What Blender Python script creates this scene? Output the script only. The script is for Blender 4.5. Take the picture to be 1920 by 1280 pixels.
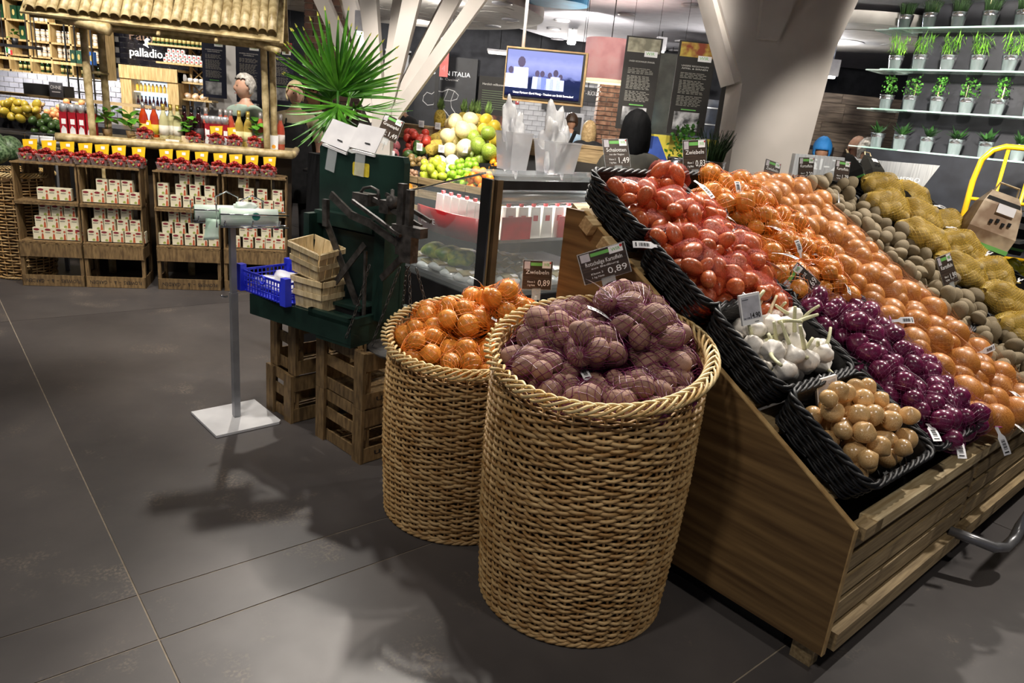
import bpy, bmesh, math, random
import numpy as np
from math import sin, cos, pi, radians, sqrt, atan2, hypot
from mathutils import Matrix, Vector, Euler
random.seed(7)
RNG = np.random.default_rng(7)
SC = bpy.context.scene
COL = SC.collection
for o in list(bpy.data.objects): bpy.data.objects.remove(o)

# ---------------------------------------------------------------- camera, world, exposure
cam_d = bpy.data.cameras.new('camera'); cam = bpy.data.objects.new('camera', cam_d); COL.objects.link(cam)
cam_d.sensor_width = 36; cam_d.lens = 1349 / 1920 * 36; cam_d.clip_start = .05; cam_d.clip_end = 100
cam.matrix_world = Matrix.Translation((0, 0, 1.6)) @ Matrix.Rotation(radians(90 - 17.5), 4, 'X') @ Matrix.Rotation(radians(5.6), 4, 'Z')
SC.camera = cam
SC.view_settings.view_transform = 'Standard'; SC.view_settings.look = 'None'
SC.view_settings.gamma = 1; SC.view_settings.use_curve_mapping = False
SC.view_settings.exposure = 0.3
world = bpy.data.worlds.new('world'); SC.world = world; world.use_nodes = True
world.node_tree.nodes['Background'].inputs[0].default_value = (.82, .85, 1, 1)
world.node_tree.nodes['Background'].inputs[1].default_value = .15

def spot(loc, tgt, power, deg=60, col=(1, .93, .83), size=.06, blend=.6):
    d = bpy.data.lights.new('spot_light', 'SPOT'); d.energy = power; d.color = col
    d.spot_size = radians(deg); d.spot_blend = blend; d.shadow_soft_size = size
    o = bpy.data.objects.new('spot_light', d); COL.objects.link(o); o.location = loc
    o.rotation_euler = (Vector(tgt) - Vector(loc)).to_track_quat('-Z', 'Y').to_euler()
    return o
def arealight(loc, tgt, power, sx, sy, col=(1, .97, .93)):
    d = bpy.data.lights.new('added_area_light', 'AREA'); d.shape = 'RECTANGLE'; d.size = sx; d.size_y = sy; d.energy = power; d.color = col
    o = bpy.data.objects.new('added_area_light', d); COL.objects.link(o); o.location = loc
    o.rotation_euler = (Vector(tgt) - Vector(loc)).to_track_quat('-Z', 'Y').to_euler()
    return o
# overhead spots without modelled fixtures, some added only to brighten dark areas
W = (1, .93, .84)
SPOTS = [  # loc, target, power, cone, size
 ((2.5, 4.5, 3.5), (1.25, 2.6, .9), 330, 46, .05),
 ((0.4, 4.9, 3.5), (.75, 2.8, 1.0), 230, 44, .05),
 ((3.4, 3.4, 3.5), (2.2, 3.4, 1.1), 270, 55, .05),
 ((0.9, 4.0, 3.5), (.2, 2.3, .85), 330, 34, .05),
 ((-.7, 5.0, 3.5), (-.15, 2.7, .8), 300, 34, .05),
 ((-1.3, 3.9, 3.5), (-2.5, 5.4, .6), 210, 70, .05),
 ((-3.4, 3.9, 3.5), (-3.3, 5.5, .7), 210, 70, .05),
 ((-1.9, 5.2, 3.4), (-1.2, 3.1, .8), 200, 50, .05),
 ((-2.6, 4.6, 3.6), (-2.7, 6.0, 1.9), 130, 80, .1),
 ((.2, 4.6, 3.5), (.2, 6.3, 1.1), 420, 60, .05),
 ((-1.1, 4.9, 3.5), (-.6, 6.6, 1.1), 320, 56, .05),
 ((.6, 3.0, 3.5), (.1, 4.1, 1.0), 200, 60, .05),
 ((2.3, 4.3, 2.75), (3.3, 6.0, 2.1), 330, 80, .08),
 ((3.5, 3.7, 2.75), (4.0, 5.3, 2.1), 260, 80, .08),
 ((1.7, 4.0, 2.7), (2.3, 5.2, 1.45), 150, 60, .05),
 ((1.6, .6, 3.6), (1.3, 2.2, .4), 75, 80, .15),
 ((-1.2, .4, 3.6), (-.6, 2.8, 0), 110, 100, .15),
 ((-3.2, 2.6, 3.6), (-2.6, 3.6, 0), 70, 90, .15),
 ((-1.6, 2.9, 3.6), (-1.2, 3.9, 1.3), 130, 50, .05),
 ((-5.2, 6.6, 3.3), (-5.8, 8.8, 1.4), 300, 100, .1),
 ((-5.9, 7.6, 3.3), (-6.3, 9.8, 1.6), 240, 100, .1),
 ((-4.3, 7.4, 3.3), (-4.7, 9.8, 1.6), 150, 90, .1),
 ((-2.6, 6.2, 3.3), (-2.9, 8.2, 1.6), 260, 80, .1),
 ((.5, 8.6, 2.55), (.5, 12.4, 1.7), 200, 120, .1),
 ((-1.6, 9.6, 2.5), (-1.4, 12.4, 1.8), 160, 100, .1),
 ((.75, 4.9, 2.65), (1.2, 7.0, 2.0), 80, 60, .1),
 ((3.2, 6.4, 2.5), (3.3, 8.3, 1.5), 110, 110, .1),
 ((-1.3, 1.4, 3.5), (-.85, 3.1, .8), 60, 36, .08),
 ((.4, 12.2, 2.1), (.9, 8.5, 2.9), 110, 130, .1),      # from here on: unseen uplights added to brighten the ceiling and discs
 ((2.6, 9.4, 2.1), (1.6, 7.5, 3.0), 70, 140, .1),
 ((-1.75, 7.35, 2.0), (-1.85, 8.4, 2.75), 32, 130, .1),
 ((2.55, 8.2, 1.9), (2.9, 7.6, 2.6), 25, 120, .1),
]
for l, t, p, c, s in SPOTS: spot(l, t, p, c, W, s)

# ---------------------------------------------------------------- helpers
def lin(h):
    if not isinstance(h, str): return (*h[:3], 1)
    h = h.lstrip('#'); v = [int(h[i:i + 2], 16) / 255 for i in (0, 2, 4)]
    return (*[c / 12.92 if c <= .04045 else ((c + .055) / 1.055) ** 2.4 for c in v], 1)

MATS = {}
def mat(name, c1, c2=None, rough=.6, metal=0., scale=8., detail=3., kind='noise', stretch=(1, 1, 1), bump=0., bscale=None,
        rnd=0., trans=0., alpha=1., emit=0., spec=.5, coords='Object', lo=.35, hi=.65, sss=0., coat=0., band='X', dist=6.):
    if name in MATS: return MATS[name]
    m = bpy.data.materials.new(name); MATS[name] = m; m.use_nodes = True
    nt = m.node_tree; N = nt.nodes; L = nt.links; b = N['Principled BSDF']
    A, B = lin(c1), lin(c2 or c1)
    b.inputs['Roughness'].default_value = rough; b.inputs['Metallic'].default_value = metal
    b.inputs['Specular IOR Level'].default_value = spec
    if trans: b.inputs['Transmission Weight'].default_value = trans; b.inputs['IOR'].default_value = 1.45 if trans > .5 else 1.2
    if alpha < 1: b.inputs['Alpha'].default_value = alpha
    if coat: b.inputs['Coat Weight'].default_value = coat; b.inputs['Coat Roughness'].default_value = .15
    tc = N.new('ShaderNodeTexCoord'); mp = N.new('ShaderNodeMapping'); mp.inputs['Scale'].default_value = stretch
    L.new(tc.outputs[coords], mp.inputs[0])
    if rnd:   # offset the pattern and vary the tone for each copy
        oi = N.new('ShaderNodeObjectInfo'); cx = N.new('ShaderNodeCombineXYZ')
        mu = N.new('ShaderNodeMath'); mu.operation = 'MULTIPLY'; mu.inputs[1].default_value = 37.
        L.new(oi.outputs['Random'], mu.inputs[0]); L.new(mu.outputs[0], cx.inputs[0]); L.new(mu.outputs[0], cx.inputs[2]); L.new(cx.outputs[0], mp.inputs['Location'])
    if kind == 'wave':
        t = N.new('ShaderNodeTexWave'); t.inputs['Scale'].default_value = scale; t.inputs['Distortion'].default_value = dist; t.inputs['Detail'].default_value = 3; t.inputs['Detail Scale'].default_value = 1.2
        t.bands_direction = band
    elif kind == 'vor':
        t = N.new('ShaderNodeTexVoronoi'); t.inputs['Scale'].default_value = scale
    else:
        t = N.new('ShaderNodeTexNoise'); t.inputs['Scale'].default_value = scale; t.inputs['Detail'].default_value = detail
    L.new(mp.outputs[0], t.inputs['Vector'])
    out = t.outputs['Distance'] if kind == 'vor' else t.outputs['Fac'] if 'Fac' in t.outputs else t.outputs[0]
    rp = N.new('ShaderNodeValToRGB'); rp.color_ramp.elements[0].position = lo; rp.color_ramp.elements[1].position = hi
    rp.color_ramp.elements[0].color = A; rp.color_ramp.elements[1].color = B
    L.new(out, rp.inputs[0]); colour = rp.outputs[0]
    if rnd:
        hs = N.new('ShaderNodeHueSaturation'); ma = N.new('ShaderNodeMapRange')
        ma.inputs[3].default_value = 1 - rnd; ma.inputs[4].default_value = 1 + rnd
        L.new(oi.outputs['Random'], ma.inputs[0]); L.new(ma.outputs[0], hs.inputs['Value']); L.new(colour, hs.inputs['Color']); colour = hs.outputs[0]
    L.new(colour, b.inputs['Base Color'])
    if emit: L.new(colour, b.inputs['Emission Color']); b.inputs['Emission Strength'].default_value = emit
    if sss: b.inputs['Subsurface Weight'].default_value = sss; b.inputs['Subsurface Scale'].default_value = .01
    if bump:
        bt = t
        if bscale:
            bt = N.new('ShaderNodeTexNoise'); bt.inputs['Scale'].default_value = bscale; bt.inputs['Detail'].default_value = 4; L.new(mp.outputs[0], bt.inputs['Vector'])
            out = bt.outputs['Fac']
        bp = N.new('ShaderNodeBump'); bp.inputs['Strength'].default_value = bump; bp.inputs['Distance'].default_value = .01
        L.new(out, bp.inputs['Height']); L.new(bp.outputs[0], b.inputs['Normal'])
    return m

class MB:
    """collects geometry, build() links it as one mesh object"""
    def __init__(s): s.v = []; s.f = []; s.n = 0; s.uv = None
    def add(s, v, f):
        s.v.append(np.asarray(v, float).reshape(-1, 3)); n = s.n
        s.f.extend([tuple(i + n for i in q) for q in f]); s.n += len(s.v[-1]); return s
    def box(s, c, d, M=None, taper=1.):
        x, y, z = d[0] / 2, d[1] / 2, d[2] / 2
        P = np.array([(-x, -y, -z), (x, -y, -z), (x, y, -z), (-x, y, -z), (-x * taper, -y * taper, z), (x * taper, -y * taper, z), (x * taper, y * taper, z), (-x * taper, y * taper, z)])
        if M is not None: P = P @ np.array(M.to_3x3()).T
        return s.add(P + np.array(c), [(3, 2, 1, 0), (4, 5, 6, 7), (0, 1, 5, 4), (1, 2, 6, 5), (2, 3, 7, 6), (3, 0, 4, 7)])
    def tube(s, path, r, n=6, closed=False, cap=True):
        P = np.asarray(path, float); m = len(P)
        R = np.full(m, r) if np.isscalar(r) else np.asarray(r, float)
        if closed: T = np.roll(P, -1, 0) - np.roll(P, 1, 0)
        else: T = np.gradient(P, axis=0)
        T = T / (np.linalg.norm(T, axis=1)[:, None] + 1e-12)
        ref = np.array([0, 0, 1.])
        if (np.abs(T @ ref)).mean() > .8: ref = np.array([1., .1, 0])
        A = np.cross(T, ref); A /= np.linalg.norm(A, axis=1)[:, None] + 1e-9; Bn = np.cross(T, A)
        a = np.arange(n) * 2 * pi / n
        V = P[:, None] + R[:, None, None] * (np.cos(a)[None, :, None] * A[:, None] + np.sin(a)[None, :, None] * Bn[:, None])
        F = []; mm = m if closed else m - 1
        for i in range(mm):
            j = (i + 1) % m
            for k in range(n):
                l = (k + 1) % n; F.append((i * n + k, i * n + l, j * n + l, j * n + k))
        if cap and not closed: F.append(tuple(range(n - 1, -1, -1))); F.append(tuple((m - 1) * n + k for k in range(n)))
        return s.add(V, F)
    def lathe(s, prof, n=20, M=None, c=(0, 0, 0)):
        a = np.arange(n) * 2 * pi / n; V = []
        for r, z in prof: V.append(np.stack([r * np.cos(a), r * np.sin(a), np.full(n, z)], 1))
        F = []
        for i in range(len(prof) - 1):
            for k in range(n):
                l = (k + 1) % n; F.append((i * n + k, i * n + l, (i + 1) * n + l, (i + 1) * n + k))
        if prof[0][0] > 1e-6: F.append(tuple(range(n - 1, -1, -1)))
        if prof[-1][0] > 1e-6: F.append(tuple((len(prof) - 1) * n + k for k in range(n)))
        V = np.concatenate(V)
        if M is not None: V = V @ np.array(M.to_3x3()).T
        return s.add(V + np.array(c), F)
    def quad(s, a, b, c, d): return s.add([a, b, c, d], [(0, 1, 2, 3)])
    def prism(s, poly, h0, h1, axis=2):
        n = len(poly); P = []
        for h in (h0, h1):
            for p in poly:
                q = list(p); q.insert(axis, h); P.append(q)
        F = [tuple(range(n - 1, -1, -1)), tuple(range(n, 2 * n))]
        for k in range(n):
            l = (k + 1) % n; F.append((k, l, n + l, n + k))
        return s.add(P, F)
    def mesh(s, name, m, smooth=False):
        me = bpy.data.meshes.new(name); V = np.concatenate(s.v)
        me.from_pydata(V.tolist(), [], s.f); 
        if m is not None: me.materials.append(m)
        if smooth: me.polygons.foreach_set('use_smooth', [True] * len(me.polygons))
        me.update(); return me
    def build(s, name, m, parent=None, smooth=False, **k): return obj(name, s.mesh(name, m, smooth), parent, **k)

def obj(name, me, parent=None, loc=None, rot=None, scale=None, label=None, cat=None, group=None, kind=None):
    o = bpy.data.objects.new(name, me); COL.objects.link(o)
    if parent is not None: o.parent = parent
    if loc is not None: o.location = loc
    if rot is not None: o.rotation_euler = rot
    if scale is not None: o.scale = scale if not np.isscalar(scale) else (scale,) * 3
    tag(o, label, cat, group, kind); return o
def tag(o, label=None, cat=None, group=None, kind=None):
    if label: o['label'] = label
    if cat: o['category'] = cat
    if group: o['group'] = group
    if kind: o['kind'] = kind
    return o
def thing(name, label, cat, loc=(0, 0, 0), rz=0, group=None, M=None):
    o = bpy.data.objects.new(name, None); COL.objects.link(o); o.empty_display_size = .05
    o.location = loc; o.rotation_euler = (0, 0, rz)
    if M is not None: o.matrix_world = M
    return tag(o, label, cat, group)
def dup(root, loc=None, rz=None, label=None, group=None, M=None, scale=None):
    def rec(o, p):
        c = o.copy(); COL.objects.link(c); c.parent = p
        for ch in o.children: rec(ch, c)
        return c
    r = rec(root, None)
    if M is not None: r.matrix_world = M
    if loc is not None: r.location = loc
    if rz is not None: r.rotation_euler = (0, 0, rz)
    if scale is not None: r.scale = (scale,) * 3
    return tag(r, label, None, group)
FONT_CACHE = {}
def text_mesh(txt, size, m, width=None, align='CENTER', ext=.0004, bold=0.):
    c = bpy.data.curves.new('lettering', 'FONT'); c.body = txt; c.size = size; c.align_x = align; c.align_y = 'CENTER'; c.extrude = ext; c.resolution_u = 2; c.offset = bold
    o = bpy.data.objects.new('lettering', c); COL.objects.link(o)
    me = bpy.data.meshes.new_from_object(o)
    bpy.data.objects.remove(o); me.materials.clear(); me.materials.append(m)
    if width:
        xs = [v.co.x for v in me.vertices]
        if xs:
            k = width / (max(xs) - min(xs))
            for v in me.vertices: v.co.x *= k
    return me
def frame(xa, ya, o):
    """matrix with local x along xa, y along ya"""
    x = Vector(xa).normalized(); z = x.cross(Vector(ya)).normalized(); y = z.cross(x)
    M = Matrix((x, y, z)).transposed().to_4x4(); M.translation = Vector(o); return M
def R3(rx=0, ry=0, rz=0): return Euler((rx, ry, rz)).to_matrix()

def blob(name, m, rx, ry, rz, amp=.06, freq=2.2, sub=3, seed=0, tip=0., waist=0.):
    """organic lump: displaced icosphere"""
    bm = bmesh.new(); bmesh.ops.create_icosphere(bm, subdivisions=sub, radius=1)
    r = np.random.default_rng(seed); ph = r.random((6, 3)) * 6; am = r.normal(size=6)
    for v in bm.verts:
        p = v.co; d = 0
        for k in range(6): d += am[k] * sin(p.x * freq + ph[k][0]) * sin(p.y * freq + ph[k][1]) * sin(p.z * freq + ph[k][2])
        s = 1 + amp * d
        q = Vector((p.x * s, p.y * s, p.z * s))
        if tip:
            t = max(0., p.z - .62) / .38; q.x *= 1 - tip * t * .85; q.y *= 1 - tip * t * .85; q.z += tip * t * t * .45
            t = max(0., -p.z - .75) / .25; q.z += .12 * tip * t
        v.co = Vector((q.x * rx, q.y * ry, q.z * rz))
    me = bpy.data.meshes.new(name); bm.to_mesh(me); bm.free(); me.materials.append(m)
    me.polygons.foreach_set('use_smooth', [True] * len(me.polygons)); return me
# ================================================================ materials used widely
m_wick = mat('willow', '#a37a45', '#d2b07a', rough=.5, scale=14, stretch=(1, 1, 3), rnd=0, bump=.15, bscale=120)
m_wick2 = mat('willow_rim', '#c5a162', '#e6cf9c', rough=.45, scale=14)
m_blackw = mat('black_wicker', '#121214', '#242528', rough=.5, scale=20, spec=.4)
m_pine = mat('pine_panel', '#553e25', '#8a6d45', rough=.5, scale=3.2, stretch=(1, .5, 9), detail=9, lo=.33, hi=.66, bump=.06)
m_pine2 = mat('pine_board', '#a98a5e', '#d3b88a', rough=.55, scale=3, stretch=(2, 30, 30), detail=5)
m_slat = mat('weathered_slat', '#85704f', '#b29a72', rough=.6, scale=3, stretch=(2, 30, 30), detail=5, rnd=.12)
m_crate = mat('crate_wood', '#5c472c', '#8c714a', rough=.7, scale=4, stretch=(14, 14, 3), detail=5, rnd=.14, bump=.1)
m_black = mat('black', '#0a0a0b', '#121214', rough=.6)
m_white = mat('white', '#e9e9ea', '#f4f4f5', rough=.5)
m_paper = mat('paper_tag', '#e4e4e8', '#f2f2f4', rough=.5)
m_ink = mat('ink', '#1d1d20', rough=.7)
m_steel = mat('steel', '#a9abad', '#c3c5c8', rough=.28, metal=.9, scale=5, stretch=(1, 1, 20))
m_chrome = mat('chrome_wire', '#d8dadc', rough=.18, metal=1.)
m_dark = mat('dark_metal', '#1b1b1d', '#29292c', rough=.45, metal=.3)

# ================================================================ floor: polished concrete slabs with open joints
m_joint = mat('joint', '#857a6c', '#9a8e7e', rough=.9, scale=30)
m_conc = None
def concrete():
    m = bpy.data.materials.new('polished_concrete'); m.use_nodes = True; nt = m.node_tree; N = nt.nodes; L = nt.links; b = N['Principled BSDF']
    tc = N.new('ShaderNodeTexCoord')
    n1 = N.new('ShaderNodeTexNoise'); n1.inputs['Scale'].default_value = .9; n1.inputs['Detail'].default_value = 6; n1.inputs['Roughness'].default_value = .62
    n2 = N.new('ShaderNodeTexNoise'); n2.inputs['Scale'].default_value = 90; n2.inputs['Detail'].default_value = 3
    n3 = N.new('ShaderNodeTexNoise'); n3.inputs['Scale'].default_value = 2.3; n3.inputs['Detail'].default_value = 8; n3.inputs['Roughness'].default_value = .7
    for n in (n1, n2, n3): L.new(tc.outputs['Object'], n.inputs['Vector'])
    r1 = N.new('ShaderNodeValToRGB'); r1.color_ramp.elements[0].position = .3; r1.color_ramp.elements[1].position = .72
    r1.color_ramp.elements[0].color = lin('#413e3f'); r1.color_ramp.elements[1].color = lin('#605b59'); L.new(n1.outputs['Fac'], r1.inputs[0])
    r3 = N.new('ShaderNodeValToRGB'); r3.color_ramp.elements[0].position = .56; r3.color_ramp.elements[1].position = .70; L.new(n3.outputs['Fac'], r3.inputs[0])
    mul = N.new('ShaderNodeMath'); mul.operation = 'MULTIPLY'; L.new(r3.outputs[0], mul.inputs[0])
    r2 = N.new('ShaderNodeValToRGB'); r2.color_ramp.elements[0].position = .45; r2.color_ramp.elements[1].position = .6; L.new(n2.outputs['Fac'], r2.inputs[0]); L.new(r2.outputs[0], mul.inputs[1])
    mx = N.new('ShaderNodeMixRGB'); mx.inputs[2].default_value = lin('#82766a'); L.new(mul.outputs[0], mx.inputs[0]); L.new(r1.outputs[0], mx.inputs[1]); L.new(mx.outputs[0], b.inputs['Base Color'])
    rr = N.new('ShaderNodeMapRange'); rr.inputs[3].default_value = .30; rr.inputs[4].default_value = .52; L.new(n3.outputs['Fac'], rr.inputs[0]); L.new(rr.outputs[0], b.inputs['Roughness'])
    bp = N.new('ShaderNodeBump'); bp.inputs['Strength'].default_value = .05; L.new(n2.outputs['Fac'], bp.inputs['Height']); L.new(bp.outputs[0], b.inputs['Normal'])
    b.inputs['Specular IOR Level'].default_value = .45
    return m
m_conc = concrete()
FA = radians(40.9); fU = Vector((cos(FA), sin(FA), 0)); fV = Vector((-sin(FA), cos(FA), 0))
fl_o = MB().box((0, 5, -.1025), (24, 24, .2)).build('floor', m_joint, kind='structure')
J0 = Vector((-1.13, 1.95, 0))          # where the two saw cuts cross
vb = [-6.9, -4.1, -1.35, -.245, 0, 3.3, 6.6, 9.9, 13.2]      # joint offsets across
ub = [-10, -6.6, -3.3, 0, 3.3, 6.6, 9.9, 13.2, 16]
g = .003
for i in range(len(ub) - 1):
    for j in range(len(vb) - 1):
        cu, cv = (ub[i] + ub[i + 1]) / 2, (vb[j] + vb[j + 1]) / 2
        c = J0 + fU * cu + fV * cv
        if abs(c.x) > 11 or c.y < -3 or c.y > 15: continue
        du, dv = ub[i + 1] - ub[i] - 2 * g, vb[j + 1] - vb[j] - 2 * g
        MB().box((0, 0, 0), (du, dv, .02)).build('concrete_slab', m_conc, fl_o, loc=(c.x, c.y, -.01), rot=(0, 0, FA))
# ================================================================ sloping produce stand
BA = radians(42.3)
bU = Vector((cos(BA), sin(BA), 0)); bV = Vector((-sin(BA), cos(BA), 0)); bO = Vector((1.035, 1.925, 0))
SL = atan2(.6, 1)
stand = thing('produce_stand', 'large sloping pine produce stand with slatted front carrying black wicker trays', 'produce stand', bO, BA)
SLEN = 3.55
# side panel (local x = along front, y = to the back)
prof = [(-.05, .085), (-.05, .535), (1.175, 1.27), (1.275, 1.27), (1.275, .085)]
MB().prism(prof, -.022, 0, axis=0).build('side_panel', m_pine, stand)
MB().prism(prof, SLEN, SLEN + .022, axis=0).build('side_panel', m_pine, stand)
m_edge = mat('panel_edge', '#a98656', '#c9a873', rough=.6, scale=20)
e = MB(); e.box((-.011, (1.175 - .05) / 2, (1.27 + .535) / 2), (.0225, hypot(1.225, .735) + .004, .004), Matrix.Rotation(atan2(.735, 1.225), 3, 'X'))
e.box((-.011, -.0515, .31), (.0225, .004, .452)); e.build('edge_band', m_edge, stand)
MB().box((SLEN / 2, 1.26, .67), (SLEN, .02, 1.16)).build('back_panel', m_pine, stand)
MB().box((SLEN / 2, .63, .042), (SLEN - .1, 1.06, .084)).build('plinth', m_black, stand)
for y in (.02, .62, 1.2): MB().box((.035, y, .04), (.05, .07, .08)).build('foot_block', m_slat, stand)
# front boards in two bays with a post between, cap rail on top
m_cap = mat('cap_rail_wood', '#b59b70', '#dcc79d', rough=.5, scale=3, stretch=(2, 30, 30), detail=5)
bays = [(.02, 1.12), (1.16, 2.33), (2.37, 3.54)]
for x0, x1 in bays:
    for k, (z0, z1) in enumerate([(.095, .158), (.186, .258), (.284, .345), (.370, .43), (.452, .492)]):
        MB().box(((x0 + x1) / 2, -.035 - (.012 if k == 0 else 0), (z0 + z1) / 2), (x1 - x0, .02 if k else .045, z1 - z0)).build('front_slat', m_slat, stand)
    MB().box(((x0 + x1) / 2 + (.045 if x0 < .1 else 0), -.04, .515), (x1 - x0 + .03 - (.09 if x0 < .1 else 0), .055, .042)).build('cap_rail', m_cap, stand)
MB().box((.08, -.045, .512), (.12, .045, .04)).build('corner_block', m_slat, stand)
for x in (1.14, 2.35): MB().box((x, -.02, .29), (.05, .035, .42)).build('front_post', m_slat, stand)
for x in (.35, .75, 1.15, 1.5): MB().box((x, .0, .3), (.045, .03, .40)).build('inner_batten', m_dark, stand)
MB().box((SLEN / 2, .03, .3), (SLEN - .05, .012, .42)).build('inner_backing', m_black, stand)
# sloping carrier boards under the trays
Mx = Matrix.Rotation(SL, 3, 'X')
for y in (.10, .36, .47, .73, .84, 1.10, 1.21, 1.42):
    MB().box((SLEN / 2, y * .8575 + .035 * .5145, .56 + y * .5145 - .035 * .8575 - .01), (SLEN - .01, .09, .03), Mx).build('carrier_board', m_pine2, stand)
MB().box((-.03, 1.13, 1.225), (.05, .055, .05), Mx).build('block', m_pine2, stand)
MB().box((-.03, 1.03, 1.165), (.05, .055, .05), Mx).build('block', m_pine2, stand)
MB().box((-.03, .80, 1.02), (.04, .06, .04), Mx).build('block', m_pine2, stand)
# bent steel trolley guard standing out of the front
m_tube = mat('grey_tube', '#77777a', '#8a8a8d', rough=.3, metal=.5)
p = [(1.03, -.04, .17), (1.07, -.13, .16), (1.10, -.19, .15), (1.16, -.215, .145), (1.24, -.22, .155), (1.28, -.22, .20), (1.28, -.22, .30), (1.28, -.22, .42), (1.30, -.22, .48), (1.38, -.22, .51), (2.6, -.22, .52)]
MB().tube(p, .021, 10).build('guard_tube', m_tube, stand, smooth=True)

SM = Matrix.Translation(bO + Vector((0, 0, .56))) @ Matrix.Rotation(BA, 4, 'Z') @ Matrix.Rotation(SL, 4, 'X')   # slope frame
def spt(u, y, n): return SM @ Vector((u, y, n))

# ---------------------------------------------------------------- black wicker tray
def rrect(w, l, r, n=8, per=.012):
    pts = []
    for cx, cy, a0 in ((w / 2 - r, l / 2 - r, 0), (-w / 2 + r, l / 2 - r, 90), (-w / 2 + r, -l / 2 + r, 180), (w / 2 - r, -l / 2 + r, 270)):
        for k in range(n + 1):
            a = radians(a0 + 90 * k / n); pts.append((cx + r * cos(a), cy + r * sin(a)))
    P = np.array(pts + [pts[0]]); d = np.r_[0, np.cumsum(np.hypot(*(np.diff(P, axis=0).T)))]
    m = int(d[-1] / per) // 8 * 8; s = np.linspace(0, d[-1], m, endpoint=False)
    Q = np.stack([np.interp(s, d, P[:, 0]), np.interp(s, d, P[:, 1])], 1)
    T = np.roll(Q, -1, 0) - np.roll(Q, 1, 0); T /= np.linalg.norm(T, axis=1)[:, None]
    return Q, np.stack([T[:, 1], -T[:, 0]], 1), m
def wicker_tray_meshes(w, l, h):
    wb = MB(); rows = 11
    for k in range(rows):
        t = k / (rows - 1); f = .90 + .10 * t
        Q, Nn, m = rrect(w * f, l * f, .045)
        ph = np.arange(m) * 2 * pi / 8 + (pi if k % 2 else 0)
        P = Q + Nn * (.0045 * np.sin(ph))[:, None]
        z = np.full(m, .008 + (h - .02) * t) + .0015 * np.cos(ph)
        wb.tube(np.c_[P, z], .0048, 5, closed=True)
    Q, Nn, m = rrect(w * .94, l * .94, .045)
    for i in range(2, m, 4):
        q0 = Q[i] * .955; q1 = Q[i] * 1.06; wb.tube([(q0[0], q0[1], 0), (q1[0], q1[1], h)], .0035, 4)
    rim = MB(); Q, Nn, m = rrect(w * 1.005, l * 1.005, .05)
    for s in range(3):
        ph = np.arange(m) * 2 * pi / 10 + s * 2 * pi / 3
        rim.tube(np.c_[Q + Nn * (.008 * np.cos(ph))[:, None], h - .004 + .008 * np.sin(ph)], .0062, 6, closed=True)
    lin_ = MB(); Q, Nn, m = rrect(w * .88, l * .88, .04)
    V = np.concatenate([np.c_[Q, np.full(m, .004)], np.c_[Q * 1.085, np.full(m, h - .01)]])
    lin_.add(V, [tuple(range(m))] + [(i, (i + 1) % m, m + (i + 1) % m, m + i) for i in range(m)])
    return wb.mesh('weave', m_blackw, True), rim.mesh('braided_rim', m_blackw, True), lin_.mesh('tray_bottom', m_black)
TW, TL, TH = .485, .355, .125
tmeshes = wicker_tray_meshes(TW, TL, TH)
TROW = [.185, .555, .925, 1.295]
what = [['loose yellow onions', 'garlic', 'shallots, lower tray', 'shallots, topmost tray'],
        ['netted red onions, lower tray', 'netted red onions, upper tray', 'orange-netted onions, lower tray', 'orange-netted onions, topmost tray'],
        ['large netted onions, front tray'] + ['large netted onions'] * 2 + ['large netted onions, topmost tray'],
        ['loose potatoes, front tray'] + ['loose potatoes'] * 2 + ['loose potatoes, topmost tray'],
        ['yellow-netted potatoes, first tray'] * 4, ['yellow-netted potatoes beside paper sacks'] * 4]
for c in range(6):
    for r in range(4):
        M = SM @ Matrix.Translation((.246 + .5 * c, TROW[r], 0)) @ Matrix.Rotation(radians(random.uniform(-1, 1)), 4, 'Z')
        t = thing('wicker_tray', 'black wicker tray on the sloping stand holding ' + what[c][r], 'tray', M=M, group='black wicker trays on the produce stand')
        obj('weave', tmeshes[0], t, kind='stuff'); obj('braided_rim', tmeshes[1], t); obj('tray_bottom', tmeshes[2], t)

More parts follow.
